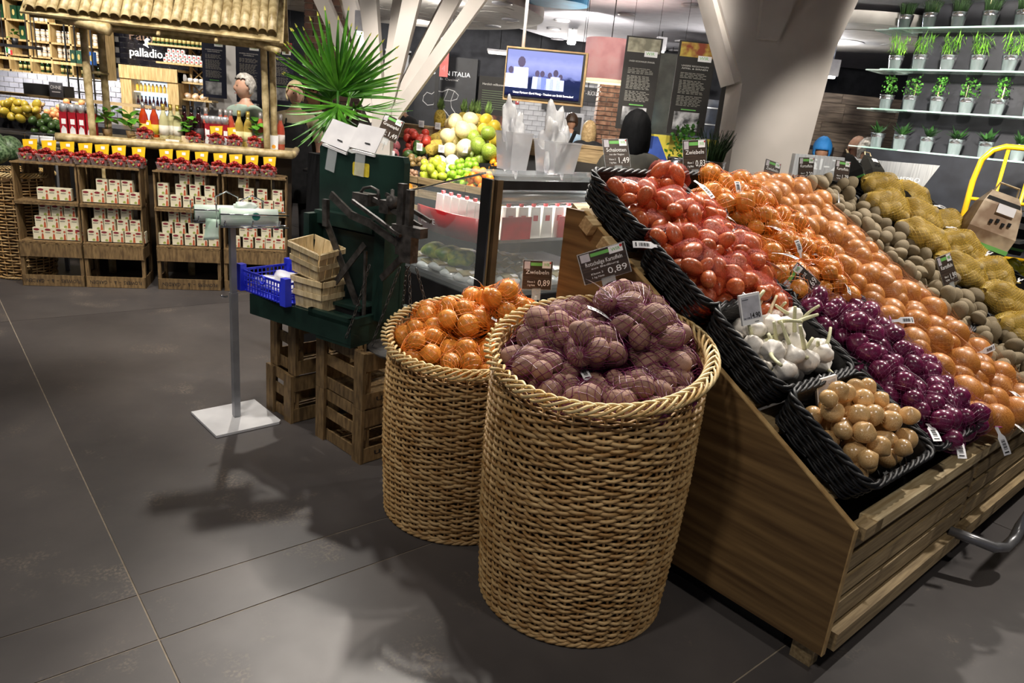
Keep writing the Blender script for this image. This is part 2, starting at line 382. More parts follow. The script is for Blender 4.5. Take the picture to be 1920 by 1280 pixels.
# ================================================================ round willow baskets
def willow_basket(name, label, cx, cy, R0, R1, z0, a, b, rows, N):
    t = thing(name, label, 'basket', (cx, cy, 0))
    def zr(th, R): return z0 + a * R * np.cos(th) + b * R * np.sin(th)
    m = N * 4; th = np.arange(m) * 2 * pi / m
    def rad(t_): return R0 + (R1 * .955 - R0) * t_ ** .8 + .012 * sin(pi * t_)
    w = MB()
    for k in range(rows):
        tt = k / (rows - 1); R = rad(tt)
        z = .012 + (zr(th, R) - .045) * tt
        ph = N / 2 * th + (pi if k % 2 else 0); rr = .0060 if tt < .93 else .0045
        w.tube(np.c_[(R + .0078 * np.sin(ph)) * np.cos(th), (R + .0078 * np.sin(ph)) * np.sin(th), z + .0022 * np.cos(ph + k) + .001 * np.sin(7 * th + k * 2.3)], rr * (1 + .12 * sin(k * 12.9)), 6, closed=True)
    w.build('woven_wall', m_wick, t, True, kind='stuff')
    st = MB()
    for i in range(N):
        q = (i + .5) * 2 * pi / N; P = [(rad(s) * cos(q), rad(s) * sin(q), .005 + (zr(q, rad(s)) - .02) * s) for s in np.linspace(0, 1, 9)]
        st.tube(P, .0048, 5)
    st.build('stake_set', m_wick, t, True, kind='stuff')
    rm = MB(); K = 62                       # plaited border: two layers of slanting rods that meet in a chevron
    for i in range(K):
        for sgn, a0, a1 in ((1, -75, 75), (1, 70, 215)):
            s = np.linspace(0, 1, 9); q = (i + (.5 if a0 > 0 else 0)) * 2 * pi / K
            span = .23
            tq = q + span * s * (1 if a0 < 0 else -1)
            al = np.radians(a0 + (a1 - a0) * s); R = R1 + .021 * np.cos(al)
            rm.tube(np.c_[R * np.cos(tq), R * np.sin(tq), zr(tq, R1) - .012 + .017 * np.sin(al)], .0052 * (1 - .35 * np.abs(2 * s - 1) ** 3), 5)
    rm.build('plaited_rim', m_wick2, t, True, kind='stuff')
    fb = MB(); qq = np.linspace(0, 2 * pi, 121)[:-1]
    for s in range(3):
        ph = 20 * qq + s * 2.094; fb.tube(np.c_[(R0 + .004 + .006 * np.cos(ph)) * np.cos(qq), (R0 + .004 + .006 * np.cos(ph)) * np.sin(qq), .012 + .006 * np.sin(ph)], .0062, 6, closed=True)
    fb.build('foot_band', m_wick, t, True)
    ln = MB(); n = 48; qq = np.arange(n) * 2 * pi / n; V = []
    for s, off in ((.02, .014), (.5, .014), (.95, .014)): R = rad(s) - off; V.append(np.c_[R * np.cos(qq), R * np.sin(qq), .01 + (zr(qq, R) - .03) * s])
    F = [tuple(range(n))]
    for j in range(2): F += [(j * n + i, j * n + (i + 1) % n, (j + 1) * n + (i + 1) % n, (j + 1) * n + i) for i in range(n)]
    ln.add(np.concatenate(V), F); ln.build('dark_liner', mat('dark_liner', '#3a2814', '#5a4022', rough=.8), t, True)  # added liner, dark so gaps in the weave read as shaded inside
    return t
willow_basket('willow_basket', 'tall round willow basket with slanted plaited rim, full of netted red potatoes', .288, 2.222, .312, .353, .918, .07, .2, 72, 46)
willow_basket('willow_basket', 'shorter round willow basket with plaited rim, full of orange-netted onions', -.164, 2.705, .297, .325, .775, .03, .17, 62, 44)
# ================================================================ produce
m_onion = mat('onion_skin', '#b9742f', '#dca25a', rough=.32, scale=9, stretch=(3, 3, .6), detail=4, rnd=.16, spec=.6, coat=.3)
m_onion_o = mat('netted_onion_skin', '#b87026', '#d99a44', rough=.35, scale=9, stretch=(3, 3, .6), detail=4, rnd=.16, spec=.5, coat=.12)
m_bigonion = mat('large_onion_skin', '#9a5820', '#c88a42', rough=.4, scale=7, stretch=(3, 3, .5), detail=4, rnd=.13, spec=.4, coat=.08)
m_yonion = mat('yellow_onion_skin', '#b98344', '#e6c792', rough=.3, scale=10, stretch=(3, 3, .6), detail=4, rnd=.14, spec=.6, coat=.3)
m_redon = mat('red_onion_skin', '#4a1030', '#7d2450', rough=.25, scale=8, stretch=(3, 3, .6), detail=4, rnd=.2, spec=.6, coat=.5)
m_shal = mat('shallot_skin', '#a84a22', '#cf7c48', rough=.35, scale=9, stretch=(3, 3, .5), detail=4, rnd=.16, spec=.5, coat=.12)
m_rpot = mat('red_potato_skin', '#7d574c', '#a98672', rough=.75, scale=26, detail=6, rnd=.12, bump=.12, lo=.3, hi=.7)
m_pot = mat('potato_skin', '#6f6148', '#94856a', rough=.8, scale=24, detail=6, rnd=.12, bump=.12)
m_ypot = mat('yellow_potato_skin', '#a08852', '#c3ab74', rough=.75, scale=24, detail=5, rnd=.1)
m_garlic = mat('garlic_skin', '#d8d0c6', '#f0ebe4', rough=.5, scale=8, stretch=(4, 4, .7), rnd=.06)
m_stem = mat('garlic_stem', '#b9b98a', '#dcd9b8', rough=.6, scale=20)
m_root = mat('dry_root', '#8a6a3d', '#c0a068', rough=.8, scale=40)
n_pur = mat('purple_net', '#5a1040', '#7c1c58', rough=.4); n_or = mat('orange_net', '#d06a12', '#f08a20', rough=.4)
n_fin = mat('fine_brown_net', '#a8662e', '#bd7c3c', rough=.5); n_yel = mat('yellow_net', '#c9a232', '#e8c85c', rough=.4); n_pk = mat('violet_net', '#6d2352', '#8c3a6c', rough=.35)
def film(name, col, op):
    m = bpy.data.materials.new(name); m.use_nodes = True; N = m.node_tree.nodes; L = m.node_tree.links; b = N['Principled BSDF']
    b.inputs['Base Color'].default_value = lin(col); b.inputs['Roughness'].default_value = .55
    tr = N.new('ShaderNodeBsdfTransparent'); mx = N.new('ShaderNodeMixShader'); tc = N.new('ShaderNodeTexCoord'); n = N.new('ShaderNodeTexNoise'); n.inputs['Scale'].default_value = 260
    L.new(tc.outputs['Object'], n.inputs['Vector']); mr = N.new('ShaderNodeMapRange'); mr.inputs[1].default_value = .35; mr.inputs[2].default_value = .65; mr.inputs[3].default_value = max(0., op - .18); mr.inputs[4].default_value = op + .18
    L.new(n.outputs['Fac'], mr.inputs[0]); L.new(mr.outputs[0], mx.inputs[0]); L.new(tr.outputs[0], mx.inputs[1]); L.new(b.outputs[0], mx.inputs[2]); L.new(mx.outputs[0], N['Material Output'].inputs[0]); return m
f_red = film('fine_red_net', '#c23210', .15); f_or = film('fine_orange_net', '#b8662a', .10); f_yel = film('fine_yellow_net', '#d2b04a', .38)

def onion_mesh(m, r, seed, tall=.95): return blob('onion', m, r, r * .98, r * tall, .03, 2, 3, seed, tip=.42)
def pot_mesh(m, seed, a=.042, b=.033, c=.03): return blob('potato', m, a, b, c, .07, 1.9, 3, seed)
ME = dict(
    onion=[onion_mesh(m_onion_o, 1., s) for s in range(3)], big=[onion_mesh(m_bigonion, 1., 5 + s, .92) for s in range(3)],
    red=[onion_mesh(m_redon, 1., 9 + s, .9) for s in range(3)], yel=[onion_mesh(m_yonion, 1., 14 + s, .9) for s in range(3)],
    shal=[blob('shallot', m_shal, .8, .78, 1.25, .03, 2, 3, 20 + s, tip=.55) for s in range(3)],
    rpot=[blob('red_potato', m_rpot, 1.2, 1., .95, .06, 1.9, 3, 30 + s) for s in range(4)],
    pot=[blob('potato', m_pot, 1.3, 1., .9, .06, 1.9, 3, 40 + s) for s in range(4)],
    ypot=[blob('potato', m_ypot, 1.25, 1., .9, .06, 1.9, 3, 50 + s) for s in range(3)])
NAME = dict(onion='onion', big='onion', red='red_onion', yel='onion', shal='shallot', rpot='red_potato', pot='potato', ypot='potato')

def fib(n):
    i = np.arange(n) + .5; ph = np.arccos(1 - 2 * i / n); th = pi * (1 + 5 ** .5) * i
    return np.stack([np.cos(th) * np.sin(ph), np.sin(th) * np.sin(ph), np.cos(ph)], 1)
FW = fib(420)
tag_mesh = {}
def tag_me(kind=0):
    if kind in tag_mesh: return tag_mesh[kind]
    b = MB(); n = 9; L = .11 if kind == 0 else .075; w = .026 if kind == 0 else .024
    s = np.linspace(0, 1, n); x = L * s; z = .012 * np.sin(s * 2.4) ; V = []
    ww = w * np.where(s < .28, .45, 1.)
    for dz in (0, .0007): V.append(np.c_[x, -ww / 2, z + dz]); V.append(np.c_[x, ww / 2, z + dz])
    F = []
    for i in range(n - 1): F += [(i, n + i, n + i + 1, i + 1), (2 * n + i, 2 * n + i + 1, 3 * n + i + 1, 3 * n + i), (i, i + 1, 2 * n + i + 1, 2 * n + i), (n + i, 3 * n + i, 3 * n + i + 1, n + i + 1)]
    b.add(np.concatenate(V), F); me = b.mesh('paper_tag', m_paper)
    p = MB()
    for k in range(11):
        xx = L * .45 + k * L * .034; zz = .012 * sin(xx / L * 2.4) + .0009
        p.box((xx, 0, zz), (L * .016 * (1 + (k % 3)) * .6, w * .5, .0004))
    p.box((L * .9, 0, .012 * sin(.9 * 2.4) + .0009), (L * .05, w * .6, .0004))
    tag_mesh[kind] = (me, p.mesh('barcode_print', m_ink)); return tag_mesh[kind]

def net_bag(name, kind, n, r, shape, netm, label, group, seed, nu=22, nv=20, lw=.0007, filmm=None, neck=.05, jit=.12, tagk=0):
    g = np.random.default_rng(seed); R = r * (1 + jit * g.normal(size=n).clip(-1.5, 1.5))
    sh = np.array(shape); P = g.normal(size=(n, 3)) * sh * .5
    for it in range(140):
        P -= .05 * P / (sh / sh.max()) ** 1.2
        d = P[:, None] - P[None]; D = np.linalg.norm(d, axis=2) + np.eye(n) * 9
        ov = ((R[:, None] + R[None]) * .95 - D).clip(0)
        P += (d / D[..., None] * ov[..., None]).sum(1) * .35
    P -= P.mean(0)
    root = thing(name, label, 'vegetable net', group=group)
    for i in range(n):
        me = ME[kind][i % len(ME[kind])]
        obj(NAME[kind], me, root, loc=P[i], rot=g.random(3) * 6.28, scale=R[i] * .97)
    # net: hull radial function about the centre, poles along x where it is gathered
    k = 1.08 if kind in ('rpot', 'ypot', 'pot') else 1.02
    if kind == 'shal': k = 1.1
    xm = (P[:, 0] + R).max() + neck
    cen = np.vstack([P, [[xm, 0, 0]], [[-(xm - neck * .6), 0, 0]]]); rad = np.r_[R * k + .0015, .004, .004]
    hs = (FW @ cen.T + rad).max(1)
    def radial(u):
        c = u @ FW.T; q = np.where(c > .12, hs[None] / np.maximum(c, .12), 9).min(1)
        b = u @ cen.T; disc = rad ** 2 - ((cen ** 2).sum(1)[None] - b * b); hit = np.where(disc > 0, b + np.sqrt(np.maximum(disc, 0)), 0).max(1)
        return np.maximum(hit + .0008, .72 * q + .28 * np.maximum(hit, q * .6))
    al = (np.arange(nv) / (nv - 1)); al = pi * (.03 + .94 * al)
    U = []
    for j, a in enumerate(al):
        be = (np.arange(nu) + .5 * (j % 2)) * 2 * pi / nu
        U.append(np.stack([np.full(nu, cos(a)), sin(a) * np.cos(be), sin(a) * np.sin(be)], 1))
    U = np.concatenate(U); V = U * radial(U)[:, None]
    if filmm is not None:
        b = MB(); F = []
        for j in range(nv - 1):
            for i in range(nu): F.append((j * nu + i, (j + 1) * nu + i, (j + 1) * nu + (i + 1) % nu, j * nu + (i + 1) % nu))
        F += [tuple(range(nu)), tuple((nv - 1) * nu + i for i in range(nu))]
        b.add(V, F).build('net', filmm, root, True)
    if netm is not None:
        E = []
        for j in range(nv - 1):
            for i in range(nu):
                E.append((j * nu + i, (j + 1) * nu + i)); E.append((j * nu + i, (j + 1) * nu + ((i - 1) % nu if j % 2 == 0 else (i + 1) % nu)))
        E = np.array(E); A, B = V[E[:, 0]], V[E[:, 1]]; T = B - A; T /= np.linalg.norm(T, axis=1)[:, None] + 1e-9
        nrm = (A + B); nrm /= np.linalg.norm(nrm, axis=1)[:, None] + 1e-9; S = np.cross(T, nrm)
        q = []
        for X in (A, B): q += [X + nrm * lw, X + S * lw, X - S * lw]
        VV = np.stack(q, 1).reshape(-1, 3); F = []
        for e in range(len(E)):
            o = 6 * e; F += [(o, o + 1, o + 4, o + 3), (o + 1, o + 2, o + 5, o + 4), (o + 2, o, o + 3, o + 5)]
        tw = [(xm - .005, 0, 0), (xm + .012, .002, .002), (xm + .03, .006, .004)]
        b = MB().add(VV, F); b.tube(tw, [.004, .005, .002], 5); b.build('net', netm, root, kind='stuff')
    tm = tag_me(tagk); tg = obj('paper_tag', tm[0], root, loc=(xm - .002, 0, .004), rot=(g.uniform(-.6, .6), g.uniform(-.3, .3), g.uniform(-1.2, 1.2))); obj('barcode_print', tm[1], tg)
    return root
def park(root):   # remove a prototype and what belongs to it
    for c in list(root.children_recursive): bpy.data.objects.remove(c)
    bpy.data.objects.remove(root)
def place(protos, spots, base=Matrix.Identity(4), jr=.25):
    for i, s in enumerate(spots):
        (x, y, z), (rx, ry, rz) = s[0], s[1]
        M = base @ Matrix.Translation((x, y, z)) @ Euler((rx, ry, rz)).to_matrix().to_4x4()
        c = dup(protos[i % len(protos)], M=M)
        b0 = c['label'].split(' piled')[0].split(' heaped')[0].split(' lying')[0]
        if base == SM:
            c['label'] = b0 + ' in the ' + ('tray next to the slatted front' if y < .37 else 'second tray up the slope' if y < .74 else 'third tray up the slope' if y < 1.11 else 'topmost tray of the slope')
        else:
            c['label'] = b0 + (' on top of the heap in the ' if s[2] > .015 else ' at the rim of the ' if s[2] > -.09 else ' deep inside the ') + ('tall' if x > .0 else 'shorter') + ' willow basket'
    for p in protos: park(p)

# ---- red potatoes in purple nets, heaped in the tall basket
lab = 'purple net bag of red-skinned potatoes heaped in the tall willow basket'
B1 = [net_bag('potato_net', 'rpot', n, .037, (.10, .075, .05), n_pur, lab, 'netted red potatoes in the tall basket', 100 + n, 19, 17, .0011) for n in (11, 10, 12)]
c0 = Vector((.288, 2.222, 0))
def bz(dx, dy, n): return .918 + .07 * dx + .2 * dy + n
sp = []
for dx, dy, n, rz, ry in [(-.18, -.09, -.055, 2.2, .1), (-.02, -.20, -.085, .3, 0), (.17, -.13, -.075, -.9, .1), (-.02, -.05, .02, .9, .0), (.13, .02, .05, 2.6, .2), (-.14, .08, .0, -.5, .1), (.22, .06, -.02, 1.3, 0), (.07, .14, .075, 2.75, -.25), (-.07, .18, -.01, .2, 0), (.0, -.05, -.14, 1.2, 0), (.16, .2, .02, -.7, 0), (-.2, -.05, -.17, .2, 0), (.2, -.05, -.17, 0, 0), (-.22, .02, -.06, 0, 0), (.1, -.2, -.06, 0, 0), (.24, -.03, -.05, 0, 0), (-.1, -.17, -.1, 0, 0)]:
    kk = min(1., .205 / hypot(dx, dy)); dx, dy = dx * kk, dy * kk
    sp.append(((c0.x + dx, c0.y + dy, bz(dx, dy, n)), (random.uniform(-.4, .4), ry, atan2(-dy, -dx) + random.uniform(-.5, .5)), n))
place(B1, sp)
# ---- onions in orange nets in the second basket
lab = 'orange net bag of onions heaped in the shorter willow basket'
B2 = [net_bag('onion_net', 'onion', n, .044, (.09, .065, .05), n_or, lab, 'orange-netted onions in the shorter basket', 130 + n, 20, 18, .0009, tagk=1) for n in (8, 7, 9)]
c1 = Vector((-.164, 2.705, 0)); sp = []
for dx, dy, n, rz, ry in [(-.15, -.1, -.03, 1.9, 0), (.0, -.17, -.055, .2, 0), (.17, -.08, -.03, -1., 0), (-.05, .02, .04, .5, .1), (.12, .07, .09, 2.2, -.5), (.2, .12, .04, 2.4, .2), (-.15, .1, -.01, 1., 0), (.02, .17, .02, 0, 0), (0, 0, -.1, 1, 0), (.17, .03, -.12, 1, 0), (-.17, 0, -.13, 2, 0), (-.2, .0, -.04, 0, 0), (.1, -.15, -.05, 0, 0)]:
    kk = min(1., .18 / (hypot(dx, dy) + 1e-6)); dx, dy = dx * kk, dy * kk
    sp.append(((c1.x + dx, c1.y + dy, .775 + .03 * dx + .17 * dy + n), (random.uniform(-.4, .4), ry, atan2(-dy, -dx) + random.uniform(-.5, .5)), n))
place(B2, sp)

# ---- the sloping stand, in slope coordinates (u along, y up the slope, n off it)
lab = 'fine red net bag of shallots piled in the wicker trays'
S1 = [net_bag('shallot_net', 'shal', n, .035, (.085, .06, .05), None, lab, 'red nets of shallots', 160 + n, 24, 20, filmm=f_red) for n in (9, 8, 10)]
sh = [(.10, 1.30), (.36, 1.38), (.24, 1.2), (.12, 1.06), (.42, 1.2), (.44, 1.05), (.24, 1.0), (.40, .95), (.11, .91), (.22, .84), (.41, .86), (.34, .76), (.12, 1.2)]
nn = [.13, .15, .15, .12, .14, .13, .16, .15, .13, .14, .13, .12, .07]
place(S1, [((u, y, nn[i]), (random.uniform(-.5, .5), random.uniform(-.25, .25), random.uniform(-2.5, 2.5))) for i, (u, y) in enumerate(sh)] + [((u, y, .06), (0, 0, random.random() * 6)) for u, y in ((.35, 1.3), (.3, 1.15), (.12, .82), (.38, .84))], SM)
lab = 'orange net bag of golden onions piled in the wicker trays beside the shallots'
S2 = [net_bag('onion_net', 'onion', n, .043, (.1, .06, .045), n_or, lab, 'orange nets of onions on the stand', 190 + n, 20, 18, .0009, tagk=1) for n in (7, 8, 9)]
oo = [(.72, 1.36, .13), (.74, 1.2, .16), (.72, 1.07, .15), (.92, 1.33, .13), (.93, 1.06, .14), (.78, .96, .14), (.92, .88, .14), (.6, .94, .11), (.84, .75, .13), (.62, .82, .11), (.62, 1.25, .11), (.88, 1.2, .1), (.75, .85, .07)]
place(S2, [((u, y, n), (random.uniform(-.4, .4), random.uniform(-.2, .2), random.uniform(-2.5, 2.5))) for u, y, n in oo], SM)
lab = 'long fine net of large brown onions lying down the slope of the stand'
S3 = [net_bag('large_onion_net', 'big', n, .058, (.21, .05, .03), n_fin, lab, 'long nets of large onions', 220 + n, 40, 44, .00022, tagk=0) for n in (6, 7)]
bb = [(1.12, 1.36, .13, .3), (1.32, 1.3, .13, -.3), (1.38, 1.15, .14, -1.2), (1.18, 1.18, .13, -1.0), (1.36, .95, .14, -1.35), (1.17, .92, .13, -1.2), (1.3, .78, .15, -1.3), (1.11, .66, .14, -1.2), (1.38, .56, .14, -1.4), (1.24, .52, .16, -1.2), (1.09, .46, .11, -1.3), (1.37, .3, .13, -1.3), (1.2, .3, .15, -1.15), (1.42, .12, .11, -.9), (1.08, .2, .11, -1.2), (1.24, .08, .12, -.7), (1.07, .06, .1, -.2)]
place(S3, [((u, y, n), (random.uniform(-.3, .3), 0, a)) for u, y, n, a in bb], SM)
lab = 'violet net bag of red onions piled in the wicker trays'
S4 = [net_bag('red_onion_net', 'red', n, .039, (.085, .065, .045), n_pk, lab, 'nets of red onions', 250 + n, 24, 22, .0003, tagk=0) for n in (9, 8, 10)]
rr = [(.62, .62, .12), (.83, .54, .12), (.66, .48, .14), (.78, .38, .15), (.9, .3, .12), (.6, .35, .11), (.85, .2, .13), (.62, .24, .12), (.64, .1, .12), (.85, .06, .12), (.74, .15, .13), (.9, .6, .08), (.72, .28, .07)]
place(S4, [((u, y, n), (random.uniform(-.5, .5), random.uniform(-.2, .2), random.uniform(-2.8, 2.8))) for u, y, n in rr], SM)
lab = 'yellow net sack of potatoes lying on the stand beside the loose potatoes'
S5 = [net_bag('potato_sack', 'ypot', n, .037, (.18, .085, .045), n_yel, lab, 'yellow net sacks of potatoes', 280 + n, 30, 26, .0007, filmm=f_yel, neck=.06, tagk=1) for n in (14, 16)]
yy = [(2.3, 1.33, .17, -.4), (2.6, 1.28, .16, -.5), (2.1, 1.18, .17, -.5), (2.28, 1.08, .19, -.6), (2.65, 1.02, .16, -.6), (2.05, .92, .18, -.8), (2.35, .82, .19, -.5), (2.1, .68, .17, -.7), (2.45, .62, .17, -.5), (2.22, .45, .17, -.5), (2.12, .28, .14, -.5), (2.5, .3, .14, -.4), (2.2, .1, .12, -.4), (2.6, .8, .13, -.4), (2.45, 1.2, .1, 0)]
place(S5, [((u, y, n), (random.uniform(-.2, .2), 0, a)) for u, y, n, a in yy], SM)

def pile(x0, x1, y0, y1, rs, floor=0., seed=0, tries=14, lim=.2):
    g = np.random.default_rng(seed); P = []; R = []
    for r in rs:
        best = None
        for k in range(tries):
            x, y = g.uniform(x0 + r, x1 - r), g.uniform(y0 + r, y1 - r); z = floor + r
            for (a, b, c), q in zip(P, R):
                d2 = (x - a) ** 2 + (y - b) ** 2; s = (r + q) * .93
                if d2 < s * s: z = max(z, c + sqrt(s * s - d2))
            if best is None or z < best[2]: best = (x, y, z)
        P.append(best); R.append(r)
    return P, R
# loose potatoes
P, R = pile(1.5, 2.02, .02, 1.47, RNG.uniform(.029, .038, 330), .0, 3, 9)
ok = 0
for (x, y, z), r in zip(P, R):
    if ok >= 290: break
    ok += 1
    obj('potato', ME['pot'][ok % 4], None, loc=spt(x, y, z + .01), rot=RNG.random(3) * 6.28, scale=r, label='loose brown unwashed potato piled between onions and yellow sacks', cat='potato', group='loose potatoes on the stand')
# loose yellow onions in the front tray
P, R = pile(.045, .46, .03, .335, RNG.uniform(.029, .037, 46), .035, 5, 20)
for i, ((x, y, z), r) in enumerate(zip(P, R)):
    t = thing('yellow_onion', 'loose pale yellow onion in the front wicker tray', 'onion', group='loose yellow onions'); t.matrix_world = SM @ Matrix.Translation((x, y, z)) @ Euler(RNG.normal(size=3) * .8).to_matrix().to_4x4()
    obj('bulb', ME['yel'][i % 3], t, scale=r)
    b = MB()
    for k in range(5): b.tube([(0, 0, -r * .84), (.25 * r * cos(k * 1.3), .25 * r * sin(k * 1.3), -r * 1.02)], .0009, 3)
    b.build('roots', m_root, t)
# garlic: lobed bulb with a pale stalk
def garlic_bulb(seed):
    g = np.random.default_rng(seed); n = 40; prof = [(.0, -.75), (.45, -.78), (.85, -.5), (1., -.12), (.92, .25), (.62, .6), (.34, .9), (.2, 1.2)]; V = []; a = np.arange(n) * 2 * pi / n; lob = 8 + seed % 3
    for r, z in prof:
        k = 1 + .09 * np.abs(np.sin(a * lob / 2 + seed)) * min(1, r * 1.2); V.append(np.c_[r * k * np.cos(a), r * k * np.sin(a), np.full(n, z)])
    F = []
    for i in range(len(prof) - 1): F += [(i * n + k, i * n + (k + 1) % n, (i + 1) * n + (k + 1) % n, (i + 1) * n + k) for k in range(n)]
    return MB().add(np.concatenate(V), F).mesh('bulb', m_garlic, True)
GB = [garlic_bulb(s) for s in range(3)]
def stem_me(seed):
    g = np.random.default_rng(seed); d = g.normal(size=2) * .35; s = np.linspace(0, 1, 7)
    return MB().tube(np.c_[d[0] * s ** 2, d[1] * s ** 2, 1.05 + 2.6 * s], .21 - .06 * s, 7).mesh('stalk', m_stem, True)
GS = [stem_me(s) for s in range(4)]
P, R = pile(.05, .46, .40, .72, RNG.uniform(.031, .040, 34), .012, 8, 16)
for i, ((x, y, z), r) in enumerate(zip(P, R)):
    d = Vector((RNG.normal() * .6, RNG.normal() * .6 + .35, RNG.uniform(.15, 1))).normalized()
    t = thing('garlic_bulb', 'white garlic bulb with cut stalk in the wicker tray', 'garlic', group='garlic bulbs'); t.matrix_world = SM @ Matrix.Translation((x, y, z)) @ Vector((0, 0, 1)).rotation_difference(d).to_matrix().to_4x4()
    obj('bulb', GB[i % 3], t, scale=r); obj('stalk', GS[i % 4], t, scale=r)
# ================================================================ slatted fruit crates
def crate(label, loc, rz, w, d, h, group=None, text=None, M=None, name='fruit_crate'):
    """w across the end face (local x), d along the side (local y), posts at the corners"""
    t = thing(name, label, 'crate', loc, rz, group, M)
    for sx in (0, 1):
        for sy in (0, 1):
            MB().box((sx * w + (.035 if not sx else -.035), sy * d + (.008 if not sy else -.008), h / 2), (.07, .016, h)).build('corner_post', m_crate, t)
            MB().box((sx * w + (.0195 if not sx else -.0195), sy * d + (.033 if not sy else -.033), h / 2), (.022, .035, h - .004)).build('corner_block', m_crate, t)
    for sy in (0, 1):
        for z in (.03, h * .5, h - .03):
            if z == h * .5 and h > .2: z = h * .55
            MB().box((w / 2, sy * d + (.022 if not sy else -.022), z), (w - .002, .009, .055)).build('end_slat', m_crate, t)
    for sx in (0, 1):
        for z0, z1 in ((.004, .075), (h - .085, h - .004)):
            s = MB().box((sx * w + (.004 if not sx else -.004), d / 2, (z0 + z1) / 2), (.009, d - .034, z1 - z0)).build('side_board', m_crate, t)
            if text and sx == 1 and z0 < .01:
                me = text_mesh(text, .045, m_ink, width=d * .7)
                obj('lettering', me, t, loc=(w + .0012, d / 2, .04), rot=Euler((pi / 2, pi, pi / 2)))
    for k in range(4): MB().box(((k + .5) * w / 4, d / 2, .008), (w / 4 - .02, d - .05, .008)).build('bottom_slat', m_crate, t)
    return t
RZ = radians(-42.6)
lx = Vector((cos(RZ), sin(RZ), 0))
kM = Vector((-.64, 2.965, 0)) - lx * .385
crate('lower slatted wooden crate lettered in black beside the shorter willow basket', kM, RZ, .385, .5, .268, text='en Landen', group='crates under the green scale')
crate('slatted wooden crate stacked on the lettered crate beside the willow basket', kM + Vector((0, 0, .27)), RZ, .385, .5, .268, text='en Landen', group='crates under the green scale')
kB = Vector((-1.076, 3.322, 0)) - lx * .25
crate('lower slatted wooden crate behind the white stand base', kB, RZ, .25, .42, .255, group='crates under the green scale')
crate('upper slatted wooden crate under the end of the green bench', kB + Vector((.02, .01, .257)), RZ, .25, .42, .30, group='crates under the green scale')

# ================================================================ antique green scale
m_green = mat('dark_green_paint', '#10241f', '#1b352d', rough=.42, scale=9, detail=5, bump=.05, bscale=60, spec=.5)
m_iron = mat('wrought_iron', '#34312f', '#575350', rough=.45, metal=.4, scale=30, bump=.15, bscale=80)
sc = thing('antique_scale', 'antique dark green wooden platform scale with iron beams and chains, standing on crates', 'scale', (-.708, 3.005, 0), radians(-30))
MB().box((-.33, .22, .61), (.66, .44, .10)).build('bench_board', m_green, sc)
MB().box((-.655, .22, .60), (.03, .40, .07)).build('rounded_end', m_green, sc)
MB().box((-.11, .15, .562), (.215, .295, .035)).build('base_moulding', m_green, sc)
MB().box((-.1, .15, .60), (.195, .29, .05)).build('base_box', m_dark, sc)
fr = MB(); fr.box((-.13, .012, .66), (.27, .024, .035)); fr.box((-.008, .18, .66), (.024, .36, .035)); fr.box((-.25, .18, .66), (.024, .36, .035)); fr.build('platform_frame', m_green, sc)
MB().box((-.13, .18, .645), (.25, .34, .006)).build('platform_floor', m_dark, sc)
MB().box((-.12, .17, .668), (.15, .14, .05)).build('inner_box', m_dark, sc); MB().box((-.12, .17, .697), (.17, .16, .014)).build('inner_lid', m_green, sc)
MB().prism([(-.46, .66), (.05, .66), (.05, 1.35), (.04, 1.375), (-.2, 1.37), (-.26, 1.36), (-.33, 1.38), (-.445, 1.385), (-.46, 1.37)], .25, .29, axis=1).build('back_board', m_green, sc)
MB().box((-.44, .20, .86), (.035, .10, .42)).build('post', m_green, sc); MB().box((.02, .20, .90), (.06, .12, .5)).build('post', m_green, sc)
MB().box((-.26, .225, 1.055), (.36, .05, .06)).build('ledge', m_green, sc)
MB().box((-.2, .24, .84), (.42, .02, .34)).build('inner_panel', mat('darker_green_board', '#0d1c18', '#142822', rough=.5), sc)  # inner panel in a darker green than the back board
def strap(a, b, w, name, th=.007):
    a, b = Vector(a), Vector(b); d = b - a; M = frame(d, (0, 1, 0), (a + b) / 2)
    MB().box((0, 0, 0), (d.length, th, w)).build(name, m_iron, sc).matrix_local = M
strap((-.265, .10, 1.07), (-.075, .13, .68), .034, 'iron_strap'); strap((-.30, .09, .66), (-.02, .09, 1.0), .026, 'iron_strap')
strap((-.265, .10, 1.16), (-.262, .10, 1.04), .028, 'iron_link', .02)
strap((-.235, .10, 1.185), (-.10, .09, 1.115), .034, 'iron_beam', .012); strap((-.11, .09, 1.117), (.03, .07, 1.10), .034, 'iron_beam', .012); strap((.02, .07, 1.102), (.20, .05, 1.045), .03, 'iron_beam', .012)
strap((-.06, .05, 1.185), (.235, .02, 1.085), .014, 'iron_rod', .014); strap((-.02, .12, 1.20), (.27, .11, 1.12), .02, 'iron_rod', .012); strap((.03, .16, 1.22), (.28, .16, 1.14), .016, 'iron_rod', .012)
MB().box((-.05, .12, 1.19), (.09, .07, .05)).build('fulcrum_block', m_iron, sc); MB().box((.075, .12, 1.175), (.05, .05, .055)).build('fulcrum_block', m_iron, sc)
MB().lathe([(0, 0), (.018, 0), (.03, .02), (.022, .05), (.008, .055), (.008, .08), (0, .082)], 14, c=(.10, .12, 1.17)).build('poise_weight', m_iron, sc, True)
MB().tube([(-.09, .12, 1.2), (-.06, .12, 1.235), (-.02, .12, 1.245), (.02, .12, 1.235), (.03, .12, 1.19)], .007, 6).build('iron_bow', m_iron, sc, True)
for x, z0, z1, w in ((.205, 1.0, 1.29, .03), (.245, 1.08, 1.27, .022)): MB().box((x, .06, (z0 + z1) / 2), (w, .03, z1 - z0)).build('upright', m_iron, sc)
MB().box((.25, .06, 1.105), (.15, .05, .04)).build('cross_head', m_iron, sc); MB().box((.25, .06, 1.03), (.06, .05, .11)).build('hanger', m_iron, sc)
